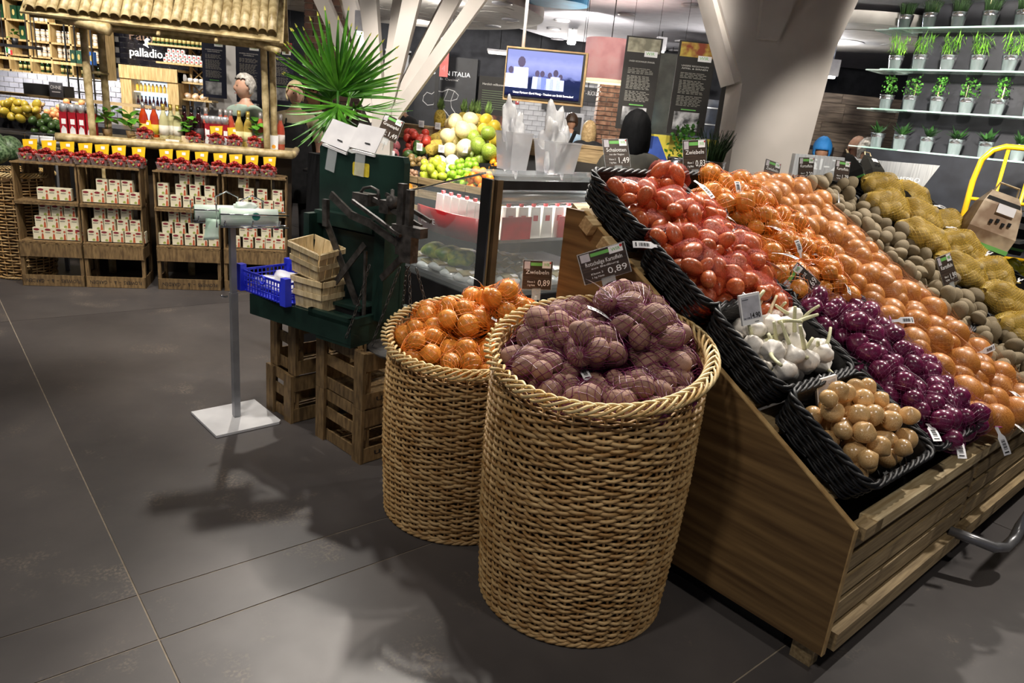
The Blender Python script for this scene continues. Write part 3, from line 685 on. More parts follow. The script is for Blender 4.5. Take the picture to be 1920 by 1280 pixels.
strap((.23, .06, 1.0), (.06, .12, .86), .028, 'brace', .014)
def chain(a, b, sag, nm='chain'):
    a, b = Vector(a), Vector(b); n = int((b - a).length / .024); w = MB()
    for i in range(n):
        t = (i + .5) / n; c = a.lerp(b, t) + Vector((0, 0, -sag * 4 * t * (1 - t))); d = (b - a).normalized()
        s = d.cross(Vector((.2, 1, .1))).normalized(); 
        if i % 2: s = d.cross(s)
        q = np.linspace(0, 2 * pi, 11)[:-1]
        w.tube([tuple(c + d * (.0145 * cos(k)) + s * (.006 * sin(k))) for k in q], .0022, 4, closed=True)
    w.build(nm, m_iron, sc, True)
MB().tube([(.25, .06, .98), (.265, .06, .965), (.25, .06, .945), (.235, .06, .955)], .005, 6).build('hook', m_iron, sc, True)
for dx, dy in ((-.10, -.08), (.10, -.08), (.10, .1), (-.10, .1)): chain((.25 + dx * .25, .06 + dy * .25, .95), (.25 + dx * 1.1, .06 + dy, .60), 0)
MB().lathe([(0, 0), (.12, 0), (.15, .02), (.153, .02), (.122, -.004), (0, -.004)], 28, c=(.25, .06, .58)).build('scale_pan', m_iron, sc, True)
chain((.05, .05, .93), (-.01, -.02, .60), .02)
MB().box((-.02, .10, .80), (.012, .012, .34)).build('drop_rod', m_iron, sc)
# card holders clipped on the back board
m_acr = mat('clear_acrylic', '#dfe6e8', rough=.06, alpha=.32, spec=.8); m_card = mat('white_card', '#dcdadd', '#eceaec', rough=.4)
m_ylab = mat('yellow_label', '#c9b020', '#e0cf4a', rough=.5, scale=40)
for i, (x, w, tilt, lb) in enumerate(((-.375, .17, -.18, 'white price card facing away, clipped at the left corner of the green scale board'), (-.195, .16, -.08, 'white price card facing away, clipped above the yellow label of the scale board'))):
    t = thing('card_holder', lb, 'card holder'); t.matrix_world = sc.matrix_basis @ Matrix.Translation((x, .245, 1.285)) @ Matrix.Rotation(-tilt, 4, 'Y')
    MB().box((.0, .02, .15), (w, .004, .12), Matrix.Rotation(-.5, 3, 'X')).build('card', m_card, t)
    MB().box((.0, .004, .085), (w * .9, .02, .01)).build('card_rail', m_white, t)
    MB().box((-.01, -.003, .03), (.058, .003, .10)).build('clip', m_acr, t)
    MB().box((.02, .002, .13), (.03, .001, .006), Matrix.Rotation(-.5, 3, 'X')).build('print', m_ink, t)
MB().prism([(-.245, 1.265), (-.155, 1.265), (-.15, 1.272), (-.15, 1.318), (-.155, 1.325), (-.245, 1.325), (-.25, 1.318), (-.25, 1.272)], .2478, .2501, axis=1).build('yellow_label', m_ylab, sc)

# ================================================================ blue plastic crate and chip baskets on the bench
m_blue = mat('blue_plastic', '#2430c8', '#3846e6', rough=.35, spec=.5)
bc = thing('plastic_crate', 'blue perforated plastic crate holding white bags on the green bench', 'crate'); bc.matrix_world = sc.matrix_basis @ Matrix.Translation((-.545, .13, .662)) @ Matrix.Rotation(radians(-6), 4, 'Z')
W_, D_, H_ = .35, .27, .105
MB().box((0, 0, .005), (W_, D_, .008)).build('crate_bottom', m_blue, bc)
for sx, sy, ln, rot in ((0, -1, W_, 0), (0, 1, W_, 0), (1, 0, D_, 1), (-1, 0, D_, 1)):
    w = MB(); n = 16 if not rot else 12
    cx, cy = sx * W_ / 2, sy * D_ / 2
    def bb(a, z, la, lz): w.box((cx + (0 if rot else a), cy + (a if rot else 0), z), (.005 if rot else la, la if rot else .005, lz))
    for k in range(n + 1): bb(-ln / 2 + k * ln / n, H_ / 2, .004, H_)
    for z in (.006, .03, .052, .074, .098): bb(0, z, ln, .005)
    bb(0, .1, ln, .011); w.build('lattice_side', m_blue, bc)
for sx in (-1, 1):
    for sy in (-1, 1): MB().box((sx * W_ / 2, sy * D_ / 2, .065), (.04, .035, .13), taper=.9).build('corner_column', m_blue, bc)
w = MB(); q = np.linspace(0, 2 * pi, 15)[:-1]; w.tube([(.02 * cos(k), -D_ / 2 - .004, .085 + .02 * sin(k)) for k in q], .006, 5, closed=True); w.build('round_badge', m_blue, bc, True)
m_bag = mat('white_plastic', '#dcdce6', '#f4f4fa', rough=.35, scale=9, spec=.6)
for i, (x, y) in enumerate(((-.09, -.04), (.06, -.05), (0, .06), (-.11, .07))):
    o = obj('white_bag', blob('white_bag', m_bag, .075, .06, .035, .14, 3, 3, 70 + i), None, label='white plastic bag lying in the blue crate', cat='bag', group='white bags in the blue crate'); o.matrix_world = bc.matrix_basis @ Matrix.Translation((x, y, .045))
m_chip = mat('chip_wood', '#c2ab80', '#e2cfa6', rough=.6, scale=5, stretch=(12, 12, 2), rnd=.08)
def chip_basket(label, M):
    t = thing('chip_basket', label, 'basket', M=M, group='wooden chip baskets'); w, d, h = .175, .135, .145
    for sx, sy, L_, rot in ((0, -1, w, 0), (0, 1, w, 0), (1, 0, d, 1), (-1, 0, d, 1)):
        for k in range(3):
            a = (k - 1) * L_ / 3
            b = MB(); al = L_ / 3 - .003
            M3 = Matrix.Rotation((-sy * .12) if not rot else 0, 3, 'X') @ Matrix.Rotation((sx * .12) if rot else 0, 3, 'Y')
            b.box((sx * w / 2 + (0 if rot else a), sy * d / 2 + (a if rot else 0), h / 2), (.003 if rot else al, al if rot else .003, h), M3); b.build('chip_board', m_chip, t)
        for z, f in ((h - .014, 1.13), (h * .48, 1.03)):
            b = MB(); b.box((sx * (w / 2 * f + .004), sy * (d / 2 * f + .004), z), (.004 if rot else w * f, d * f if rot else .004, .024)); b.build('binding_strip', m_chip, t)
    MB().box((0, 0, .004), (w * .95, d * .95, .006)).build('basket_bottom', m_chip, t)
    return t
scb = sc.matrix_basis
chip_basket('pale wooden chip basket standing upright on the green bench', scb @ Matrix.Translation((-.285, .085, .662)))
chip_basket('pale wooden chip basket tilted on top of the other chip basket', scb @ Matrix.Translation((-.31, .085, .815)) @ Matrix.Rotation(.16, 4, 'Y') @ Matrix.Rotation(.1, 4, 'X'))

# ================================================================ bag roll stand
m_plate = mat('white_plate', '#cfcfd2', '#e2e2e4', rough=.35, scale=6); m_pole = mat('grey_pole', '#85868a', '#9d9ea2', rough=.35, metal=.4)
m_roll = mat('bag_roll', '#d5ecdb', '#f2f8f3', rough=.4, scale=12, spec=.5); m_rollend = mat('roll_end', '#7fb08c', '#a9cfb2', rough=.5, kind='wave', scale=60)
bs = thing('bag_stand', 'white-footed metal stand with wire rack dispensing plastic bag rolls', 'bag stand', (-1.352, 3.322, 0), radians(44))
MB().prism([(-.165, -.165), (.15, -.165), (.165, -.15), (.165, .165), (-.165, .165)], .002, .014).build('base_plate', m_plate, bs)
MB().box((0, 0, .5), (.026, .026, .98)).build('pole', m_pole, bs); MB().box((0, 0, .34), (.031, .031, .64)).build('pole_sleeve', m_pole, bs)
MB().tube([(-.03, 0, .645), (-.055, .0, .645), (-.058, 0, .655)], .006, 6).build('clamp_screw', m_chrome, bs, True)
def wr(pts, r=.0038, closed=False): MB().tube(pts, r, 6, closed=closed).build('wire', m_chrome, bs, True)
# stand-local: roll axis along local x' ; world axis angle 30deg -> local -14deg
ca, sa = cos(radians(-16)), sin(radians(-16))
def L_(a, b, z): return (a * ca - b * sa, a * sa + b * ca, z)
for b0, a0 in ((-.055, -.06), (.055, -.16)):
    for a in (a0 + .02, a0 + .14, a0 + .26):
        wr([L_(a, b0 + .046 * cos(k) , 1.03 + .046 * sin(k)) for k in np.radians([-170, -130, -90, -50, -10, 30])])
    for bb_, z in ((-.046, 1.05), (.046, 1.05), (-.03, .99), (.03, .99)): wr([L_(a0, b0 + bb_, z), L_(a0 + .30, b0 + bb_, z)])
    wr([L_(a0 - .01, b0, 1.085), L_(a0 - .012, b0 - .02, 1.03), L_(a0 - .01, b0, .985), L_(a0 - .008, b0 + .02, 1.03)], closed=True)
    wr([L_(a0 + .10, b0 + .05, 1.04), L_(a0 + .10, b0 + .05, 1.1), L_(a0 + .15, b0 + .05, 1.125), L_(a0 + .2, b0 + .05, 1.1), L_(a0 + .2, b0 + .05, 1.04)])
wr([L_(-.05, 0, .985), L_(.15, 0, .985)], .005)
MB().box((0, 0, .985), (.06, .06, .012)).build('rack_plate', m_pole, bs)
for (b0, a0, lb, r) in ((-.055, -.055, 'white and green plastic bag roll in the front holder of the stand', .040), (.055, -.155, 'plastic bag roll with a torn-off bag hanging, in the rear holder of the stand', .036)):
    t = thing('bag_roll', lb, 'bag roll', group='plastic bag rolls'); t.matrix_world = bs.matrix_basis @ Matrix.Translation(L_(a0, b0, 1.032)) @ Matrix.Rotation(radians(-16), 4, 'Z') @ Matrix.Rotation(pi / 2, 4, 'Y')
    MB().lathe([(r, 0), (r, .25)], 26).build('rolled_bags', m_roll, t, True)
    MB().lathe([(.014, -.001), (r * .97, -.001), (r * .97, .001), (.014, .001)], 26).build('roll_end', m_rollend, t, True)
    MB().lathe([(.0001, -.002), (.014, -.002), (.014, .004)], 16).build('core_hole', m_dark, t, True)
    if r == .04: MB().lathe([(.0, 0), (.018, 0), (.018, .0012), (0, .0012)], 18, Matrix.Rotation(pi / 2, 3, 'X') @ Matrix.Rotation(0, 3, 'Z'), (-.01, -.0395, .15)).build('logo', mat('teal_logo', '#2b7f74', '#3d9488'), t)
    else:
        V = []; n = 7
        for q in range(n):
            f = q / (n - 1)
            for e in (-1, 0, 1): V.append((-.075 - .012 * f + e * .021 * (1 + .25 * f), .035 - .01 * f - e * .02 * (1 + .25 * f) - .004 * sin(5 * f + e), 1.01 - .095 * f + .006 * e * f))
        b = MB().add(V, [(3 * q + e, 3 * q + e + 1, 3 * q + 4 + e, 3 * q + 3 + e) for q in range(n - 1) for e in (0, 1)]); ob = b.build('hanging_bag', mat('pale_green_bag', '#bfe3c9', '#e6f5ea', rough=.35), t, True); ob.matrix_local = t.matrix_basis.inverted() @ bs.matrix_basis
        sm = ob.modifiers.new('thick', 'SOLIDIFY'); sm.thickness = .003
m_crump = blob('crumpled_bag', m_roll, .05, .04, .02, .2, 4, 3, 88)
o = obj('crumpled_bag', m_crump, None, label='loose crumpled bag end lying on top of the wire bag rack', cat='bag'); o.matrix_world = bs.matrix_basis @ Matrix.Translation(L_(.06, .0, 1.075))
# ================================================================ crate shelves with tea boxes (frame H: s along, t back)
HA = radians(16.1); HO = Vector((-3.773, 5.279, 0)); HM = Matrix.Translation(HO) @ Matrix.Rotation(HA, 4, 'Z')
def hw(s, t, z): return HM @ Vector((s, t, z))
def shelf_crate(s0, w, z0, h, base, label, text=True):
    d = .3; t = thing('shelf_crate', label, 'crate', group='wooden crates stacked as tea shelves'); t.matrix_world = HM @ Matrix.Translation((s0, 0, z0))
    if base:      # upside-down crate, lettered rail at the foot
        MB().box((w / 2, .006, h - .055), (w, .012, .1)).build('front_board', m_crate, t)
        lo = MB().box((w / 2, .006, .045), (w, .012, .085)).build('front_board', m_crate, t)
        obj('lettering', text_mesh('FLOWERS  –  &  –  GARDEN', .04, m_ink, width=w * .86, ext=.0003), lo, loc=(w / 2, -.0008, .045), rot=(-pi / 2, 0, pi) if False else Euler((pi / 2, pi, 0)))
        for x in (.012, w - .012):
            for y in (.03, d - .02): MB().box((x, y, h / 2), (.024, .04, h)).build('corner_post', m_crate, t)
        for x in (.004, w - .004):
            for z in (.045, h - .055): MB().box((x, d / 2, z), (.008, d, .09)).build('side_board', m_crate, t)
        for k in range(5): MB().box(((k + .5) * w / 5, d / 2, h - .004), (w / 5 - .018, d, .008)).build('top_slat', m_crate, t)
    else:         # crate lying on its side, open to the front
        for x in (.006, w - .006): 
            MB().box((x, d / 2 - .06, h / 2), (.012, d * .45, h)).build('side_board', m_crate, t)
            MB().box((x, d - .04, h / 2), (.012, .08, h)).build('side_board', m_crate, t)
        for z in (.006, h - .006):
            MB().box((w / 2, .08, z), (w, .15, .012)).build('shelf_board', m_crate, t); MB().box((w / 2, .235, z), (w, .12, .012)).build('shelf_board', m_crate, t)
        for k in range(4): MB().box(((k + .5) * w / 4, d - .004, h / 2), (w / 4 - .03, .008, h)).build('back_slat', m_crate, t)
        for x in (.028, w - .028): MB().box((x, d - .02, h / 2), (.022, .03, h)).build('corner_post', m_crate, t)
cols = [(.0, .425), (.435, .425), (.95, .47), (1.445, .485)]
names = ['at the open end beside the round wicker hamper', 'second from the wicker hamper', 'third from the wicker hamper', 'behind the bag roll stand']
for (s0, w), nm in zip(cols, names):
    shelf_crate(s0, w, 0, .335, True, 'upside-down wooden crate lettered FLOWERS & GARDEN, ' + nm)
    shelf_crate(s0, w, .337, .30, False, 'middle open wooden crate with tea boxes, ' + nm)
    shelf_crate(s0, w, .639, .295, False, 'top open wooden crate under the strawberries, ' + nm)
m_tea = mat('tea_box_card', '#d8cfae', '#ece5cc', rough=.5, scale=6); m_teag = mat('tea_box_side', '#b9c2a4', '#d5dbc4', rough=.5)
m_maroon = mat('maroon_print', '#7a1f2c', '#912a38'); m_teared = mat('tea_red_print', '#a33a28', '#c4633a', scale=40); m_teagr = mat('tea_green_print', '#7d8f3c', '#b5bd6a', scale=60)
tb = MB().box((0, 0, .046), (.076, .062, .088)).mesh('carton', m_tea)
ov = MB(); q = np.linspace(0, 2 * pi, 17)[:-1]; ov.prism([(-.012 + .02 * cos(k), .076 + .0085 * sin(k)) for k in q], -.0318, -.0308, axis=1); ov_me = ov.mesh('oval_logo', m_maroon)
rd = MB(); rd.prism([(.018, .004), (.036, .004), (.034, .04), (.028, .052), (.022, .04)], -.0318, -.0308, axis=1); rd.prism([(.028 + .008 * cos(k), .064 + .008 * sin(k)) for k in q], -.0318, -.0308, axis=1); rd_me = rd.mesh('picture_print', m_teared)
gr = MB(); gr.prism([(-.005, .006), (.014, .006), (.012, .022), (.0, .026), (-.008, .015)], -.0318, -.0308, axis=1); gr_me = gr.mesh('leaf_print', m_teagr)
tx = MB(); tx.box((-.014, -.0312, .055), (.034, .0006, .008)); tx_me = tx.mesh('text_print', mat('grey_print', '#8f8a78'))
def tea(s, z, t_, where):
    o = thing('tea_box', 'small cream tea carton with maroon oval logo, ' + where, 'tea box', group='tea cartons, ' + where); o.matrix_world = HM @ Matrix.Translation((s, t_, z)) @ Matrix.Rotation(random.uniform(-.12, .05), 4, 'Z')
    obj('carton', tb, o); obj('oval_logo', ov_me, o); obj('picture_print', rd_me, o); obj('leaf_print', gr_me, o); obj('text_print', tx_me, o)
rows = [  # column, shelf z, [(row, [s centres])]
 (0, .657, [[.185, .26, .335]], 'in the top crate beside the wicker hamper'),
 (0, .355, [[.13, .205, .28, .355, .405], [.15, .23, .31, .39], [.18, .265, .35]], 'in the middle crate beside the wicker hamper'),
 (1, .657, [[.485, .565, .65, .735, .815], [.585, .675, .76]], 'in the top crate second from the hamper'),
 (1, .355, [[.50, .59, .675, .76, .83], [.535, .62, .71, .80], [.555, .645, .74]], 'in the middle crate second from the hamper'),
 (2, .657, [[1.01, 1.10, 1.19, 1.28, 1.36], [1.01, 1.14, 1.24, 1.35], [1.17, 1.28]], 'in the top crate third from the hamper'),
 (2, .355, [[1.0, 1.1, 1.19, 1.28, 1.37], [1.03, 1.12, 1.22, 1.33], [1.08, 1.165]], 'in the middle crate third from the hamper'),
 (3, .657, [[1.6, 1.7, 1.79, 1.87], [1.64, 1.74, 1.86], [1.6]], 'in the top crate behind the bag stand'),
 (3, .355, [[1.53, 1.63, 1.72, 1.80, 1.88], [1.60, 1.66, 1.77, 1.86], [1.6, 1.81]], 'in the middle crate behind the bag stand')]
for c, z, rws, wh in rows:
    for r, L in enumerate(rws):
        for s in L: tea(s, z + .0893 * r, .075 + .004 * r, wh)
# strawberries in clear punnets with yellow cards
m_straw = mat('strawberry', '#6e1013', '#b02a22', rough=.3, scale=60, rnd=.1, spec=.6, detail=1); m_calyx = mat('calyx', '#5f7a2e', '#8fa04a'); m_clear = mat('clear_punnet', '#e8d8d8', rough=.08, alpha=.18, spec=.8)
m_yc = mat('yellow_card', '#e2b007', '#f2c80e', rough=.5); 
sb_ = MB(); cl = MB(); g = np.random.default_rng(4)
for i in range(64):
    x, y = g.uniform(-.055, .055), g.uniform(-.038, .038); z = .018 + .075 * (1 - (x / .08) ** 2) * g.uniform(.0, 1); R_ = Euler(g.random(3) * 3).to_matrix()
    sb_.lathe([(.0, -.02), (.007, -.014), (.013, 0), (.0125, .008), (.006, .014), (0, .014)], 7, R_, (x, y, z))
    if i % 2: cl.lathe([(.0, .016), (.010, .0145), (.0, .0135)], 5, R_, (x, y, z))
sb_me = sb_.mesh('strawberries', m_straw, True); cl_me = cl.mesh('calyx_leaves', m_calyx)
pn = MB(); pn.add([(-.05, -.034, 0), (.05, -.034, 0), (.05, .034, 0), (-.05, .034, 0), (-.062, -.046, .055), (.062, -.046, .055), (.062, .046, .055), (-.062, .046, .055)], [(0, 1, 2, 3), (0, 1, 5, 4), (1, 2, 6, 5), (2, 3, 7, 6), (3, 0, 4, 7)]); 
pn.tube([(-.062, -.046, .055), (.062, -.046, .055), (.062, .046, .055), (-.062, .046, .055)], .002, 4, closed=True); pn_me = pn.mesh('clear_tub', m_clear)
yc_me = MB().add([(-.042, .046, .06), (.042, .046, .06), (.05, .058, .155), (-.05, .058, .145), (-.042, .048, .06), (.042, .048, .06), (.05, .06, .155), (-.05, .06, .145)], [(0, 1, 2, 3), (7, 6, 5, 4), (0, 4, 5, 1), (1, 5, 6, 2), (2, 6, 7, 3), (3, 7, 4, 0)]).mesh('yellow_card', m_yc)
ycp = MB().box((.006, .0535, .125), (.026, .0015, .022), Matrix.Rotation(-.13, 3, 'X')).mesh('card_print', m_white)
def punnet(s, t_, z, rz, card, label, group):
    o = thing('strawberry_punnet', label, 'punnet', group=group); o.matrix_world = HM @ Matrix.Translation((s, t_, z)) @ Matrix.Rotation(rz, 4, 'Z')
    obj('clear_tub', pn_me, o); obj('strawberries', sb_me, o, kind='stuff'); obj('calyx_leaves', cl_me, o, kind='stuff')
    if card: c = obj('yellow_card', yc_me, o); obj('card_print', ycp, c)
for s in (.10, .225, .345, .465, .58, .70, .83): punnet(s, .09, .936, random.uniform(-.1, .1), True, 'clear strawberry punnet with yellow card on the crates near the wicker hamper', 'strawberry punnets on the crate tops')
for s in (1.03, 1.15, 1.28, 1.42, 1.54, 1.66, 1.79): punnet(s, .09, .936, random.uniform(-.1, .1), True, 'clear strawberry punnet with yellow card on the crates behind the bag stand', 'strawberry punnets on the crate tops by the stand')
for s in (1.18, 1.36, 1.50, 1.66, .82): punnet(s, .47, 1.122, random.uniform(-.2, .2), s < 1.6 and s != 1.18, 'clear strawberry punnet among the bottles on the bamboo counter', 'strawberry punnets on the counter')

# ================================================================ bamboo kiosk
m_bam = mat('bamboo', '#9a8558', '#d2bf92', rough=.4, scale=6, stretch=(3, 3, 3), detail=3, rnd=.1, spec=.5); m_bamd = mat('bamboo_node', '#7c6235', '#94794a', rough=.5)
def bam(a, b, r, name='bamboo_pole', parent=None, half=False):
    a, b = Vector(a), Vector(b); L = (b - a).length; n = max(2, int(L / .32)); P = []; R = []
    for i in range(n * 4 + 1):
        t = i / (n * 4); P.append(tuple(a.lerp(b, t))); R.append(r * (1.1 if i % 4 == 0 and 0 < i < n * 4 else .98))
    # hollow ends: tube plus inner dark disc
    m = MB().tube(P, R, 10); return m.build(name, m_bam, parent, True)
hut = thing('bamboo_kiosk', 'bamboo kiosk with split-bamboo roof and counter behind the crates', 'kiosk'); hut.matrix_world = HM
bam((.2, .40, 1.095), (1.965, .40, 1.095), .036, 'counter_edge_pole', hut); bam((1.965, .40, 1.095), (1.98, 1.0, 1.095), .03, 'counter_edge_pole', hut)
for k in range(5): MB().box((1.08, .47 + .1 * k, 1.105), (1.76, .095, .02)).build('counter_board', m_bam, hut)
MB().box((1.1, .62, .53), (1.7, .02, 1.06)).build('counter_front', mat('dark_brown_board', '#1f160c', '#33240f', rough=.7), hut)
for s in (.5, 1.12, 1.76): bam((s, .52, 0), (s, .52, 1.08), .03, 'counter_leg', hut)
for (x0, x1, y0, y1) in ((.437, .446, .45, .45), (.49, .50, .72, .74), (1.735, 1.76, .45, .45), (1.80, 1.815, .50, .50)): bam((x0, y0, 1.96), (x1, y1, 1.1 if x0 != .49 else 0), .028, 'roof_post', hut)
bam((.45, .5, 1.6), (.52, .72, 1.6), .012, 'post_brace', hut)
bam((.17, .20, 1.955), (1.86, .20, 1.985), .022, 'eave_pole', hut); bam((.3, .30, 1.93), (1.86, .30, 1.955), .018, 'eave_pole', hut); bam((.3, .45, 1.98), (1.86, .45, 2.0), .025, 'eave_pole', hut)
bam((.31, .24, 1.985), (.69, .15, 1.905), .045, 'thick_log', hut); bam((1.70, .26, 1.945), (1.87, .17, 1.885), .03, 'thick_log', hut)
for s in (1.0, 1.4): bam((s, .3, 1.97), (s + .02, .12, 1.91), .014, 'rafter_end', hut)
# split bamboo channels lying up the slope
ts = MB(); n = 9; r = .036; L = .78
tilt = Matrix.Rotation(radians(40), 3, 'X')
V = []
for y in (0, L * .38, L * .4, L * .42, L):
    rr = r * (1.06 if y == L * .4 else 1.)
    for ro in (rr, rr - .006):
        for k in range(n): a = pi * k / (n - 1); V.append((ro * cos(a), y, ro * sin(a)))
F = []; W2 = 2 * n
for j in range(4):
    for k in range(n - 1): F += [(j * W2 + k, j * W2 + k + 1, (j + 1) * W2 + k + 1, (j + 1) * W2 + k), (j * W2 + n + k, (j + 1) * W2 + n + k, (j + 1) * W2 + n + k + 1, j * W2 + n + k + 1)]
for k in range(n - 1): F.append((k, n + k, n + k + 1, k + 1))
for j in range(4): F += [(j * W2, (j + 1) * W2, (j + 1) * W2 + n, j * W2 + n), (j * W2 + n - 1, j * W2 + 2 * n - 1, (j + 1) * W2 + 2 * n - 1, (j + 1) * W2 + n - 1)]
ts_me = MB().add(np.array(V) @ np.array(tilt).T, F).mesh('split_bamboo', m_bam, True)
NT = 25
for k in range(NT): obj('split_bamboo', ts_me, hut, loc=(.19 + k * 1.63 / (NT - 1), .14 + random.uniform(-.02, .02), 1.985 + .03 * k / NT), rot=(0, 0, random.uniform(-.03, .03)))
MB().box((1.0, .46, 2.225), (1.75, .84, .015), tilt).build('roof_underlay', m_bam, hut); MB().box((1.0, 1.1, 2.225), (1.75, .84, .015), Matrix.Rotation(radians(-40), 3, 'X')).build('roof_underlay', m_bam, hut)
MB().prism([(.16, 1.95), (.80, 2.5), (1.45, 1.95), (1.38, 1.93), (.80, 2.42), (.2, 1.93)], 1.87, 1.90, axis=0).build('gable_trim', m_bam, hut)
# bottles on the counter
def bottle_proto(kind):
    c = dict(rose=('#c9503c', '#d8745a'), amber=('#b3300c', '#d8540f'), white=('#c9c38e', '#dcd7ac'), red=('#2a0c12', '#3f1018'), gold=('#a98f3e', '#d2bb6a'), green=('#18301c', '#234428'))[kind]
    gm = mat('bottle_' + kind, c[0], c[1], rough=.08, alpha=.9 if kind in ('white', 'rose', 'amber') else 1, spec=.8)
    b = MB().lathe([(.0, 0), (.034, .002), (.037, .012), (.037, .16), (.03, .20), (.016, .235), (.0145, .27)], 16).mesh('glass_body', gm, True)
    cap = MB().lathe([(.0155, .235), (.016, .30), (.0, .301)], 12).mesh('foil_cap', mat('foil_' + kind, dict(rose='#b9b3b0', amber='#a9a6a4', white='#b79c4a', red='#17171a', gold='#c2a752', green='#151517')[kind], rough=.3, metal=.5), True)
    lab = MB().lathe([(.0378, .05), (.0378, .13)], 16).mesh('paper_label', mat('label_' + kind, dict(rose='#e5d9d2', amber='#c9b23a', white='#ded9cc', red='#3a3436', gold='#d8cf9a', green='#c8b878')[kind], rough=.6, scale=30), True)
    return b, cap, lab
BP = {k: bottle_proto(k) for k in ('rose', 'amber', 'white', 'red', 'gold', 'green')}
def bottle(M, kind, label, group, h=1.):
    o = thing('bottle', label, 'bottle', group=group); o.matrix_world = M @ Matrix.Scale(h, 4)
    for nm, me in zip(('glass_body', 'foil_cap', 'paper_label'), BP[kind]): obj(nm, me, o)
for s, t_, k in [(.80, .55, 'amber'), (.88, .55, 'amber'), (.955, .52, 'white'), (1.0, .58, 'white'), (1.06, .53, 'white'), (1.1, .6, 'red'), (1.16, .57, 'red'), (1.22, .53, 'red'), (1.27, .57, 'rose'), (1.38, .6, 'rose'), (1.42, .62, 'rose'), (1.46, .6, 'rose'), (1.53, .55, 'gold'), (1.60, .55, 'gold'), (1.70, .56, 'rose'), (1.86, .56, 'rose')]:
    desc = dict(amber='amber aperitif bottle with grey cap', white='white wine bottle with gold foil', red='dark red wine bottle', rose='pink rose wine bottle with silver foil', gold='golden wine bottle')[k]
    bottle(HM @ Matrix.Translation((s, t_, 1.117)), k, desc + ' standing on the bamboo counter', 'bottles on the bamboo counter', .98)
m_redc = mat('red_carton', '#8f1420', '#b3202c', rough=.35); m_sil = mat('silver_cap', '#c9ccd0', '#e6e8ea', rough=.25, metal=.6)
rc = MB().box((0, 0, .085), (.052, .052, .17)).mesh('carton', m_redc); rcap = MB().lathe([(.027, .17), (.027, .225), (.02, .232), (0, .232)], 14).mesh('silver_cup', m_sil, True); rl = MB().box((.003, -.0265, .10), (.03, .001, .04)).mesh('label_print', m_white); rt = MB().prism([(-.02, .005), (.022, .005), (.018, .05), (-.004, .07), (-.018, .04)], -.0268, -.0262, axis=1).mesh('picture_print', mat('silver_print', '#c3c8cc', '#e0e4e6'))
for s0, lst, wh in ((.25, range(4), 'on the counter end near the wicker hamper'), (1.235, range(5), 'in the middle of the bamboo counter')):
    for k in lst:
        for t_ in (.46, .53):
            o = thing('drink_carton', 'red carton with silver cup top ' + wh, 'carton', group='red drink cartons ' + wh); o.matrix_world = HM @ Matrix.Translation((s0 + .062 * k * (1 if s0 < 1 else .75), t_ + (.1 if s0 > 1 else 0), 1.117))
            for nm, me in (('carton', rc), ('silver_cup', rcap), ('label_print', rl), ('picture_print', rt)): obj(nm, me, o)
# straw on the counter, leafy young plants
m_strw = mat('straw', '#a98f4a', '#d8c489', rough=.7, scale=40); st = MB(); g = np.random.default_rng(3)
for i in range(170):
    x, y = g.normal(.98, .13), g.uniform(.43, .56); a = g.random() * 6.3; l = g.uniform(.03, .08); z = 1.12 + abs(g.normal()) * .015
    st.tube([(x - l * cos(a), y - l * sin(a) * .5, z), (x, y, z + .008), (x + l * cos(a), y + l * sin(a) * .5, z)], .0012, 3)
o = st.build('straw_bedding', m_strw, None, label='loose yellow straw strewn between bottles on the bamboo counter', cat='straw', kind='stuff'); o.matrix_world = HM
m_leaf = mat('fresh_leaf', '#3f7a1f', '#74b43a', rough=.45, scale=20, rnd=.15); m_leafd = mat('dark_leaf', '#1c4016', '#3a6a28', rough=.4, scale=20, rnd=.15)
def leaf_me(L, w, bend, m, n=6, name='leaf'):
    s = np.linspace(0, 1, n); ww = w * np.sin(pi * np.clip(s * .96 + .03, 0, 1)) ** .8; z = bend * s * s; V = np.concatenate([np.c_[-ww / 2, L * s, z + ww * .12], np.c_[np.zeros(n), L * s, z], np.c_[ww / 2, L * s, z + ww * .12]])
    F = []
    for i in range(n - 1): F += [(i, i + 1, n + i + 1, n + i), (n + i, n + i + 1, 2 * n + i + 1, 2 * n + i)]
    return MB().add(V, F).mesh(name, m, True)
LF = {k: leaf_me(L, w, b, m) for k, (L, w, b, m) in dict(small=(.06, .045, -.015, m_leaf), dark=(.15, .045, -.05, m_leafd), oval=(.07, .06, -.02, m_leaf)).items()}
def leafy(o, kind, n, h, spread, base, g):
    for i in range(n):
        a = g.random() * 6.283; z = base + h * g.random() ** .7; r = spread * g.random() * .4
        obj('leaf', LF[kind], o, loc=(r * cos(a), r * sin(a), z), rot=(g.uniform(-.2, .9), g.uniform(-.4, .4), a - pi / 2), scale=g.uniform(.7, 1.3))
g = np.random.default_rng(6)
for s, t_, wh in ((.52, .58, 'behind the red cartons near the hamper'), (.70, .56, 'beside the amber bottles'), (1.14, .50, 'in front of the dark red wine bottles'), (1.66, .52, 'beside the golden wine bottles')):
    o = thing('strawberry_plant', 'young leafy strawberry plant in a small pot ' + wh, 'plant'); o.matrix_world = HM @ Matrix.Translation((s, t_, 1.117))
    MB().lathe([(0, 0), (.03, 0), (.04, .06), (.036, .06), (0, .055)], 14).build('pot', m_white if s > 1.5 else m_crate, o, True); leafy(o, 'oval', 16, .16, .12, .06, g)
    MB().tube([(0, 0, .05), (.01, 0, .12), (0, .01, .2)], .003, 5).build('stem', m_leaf, o)
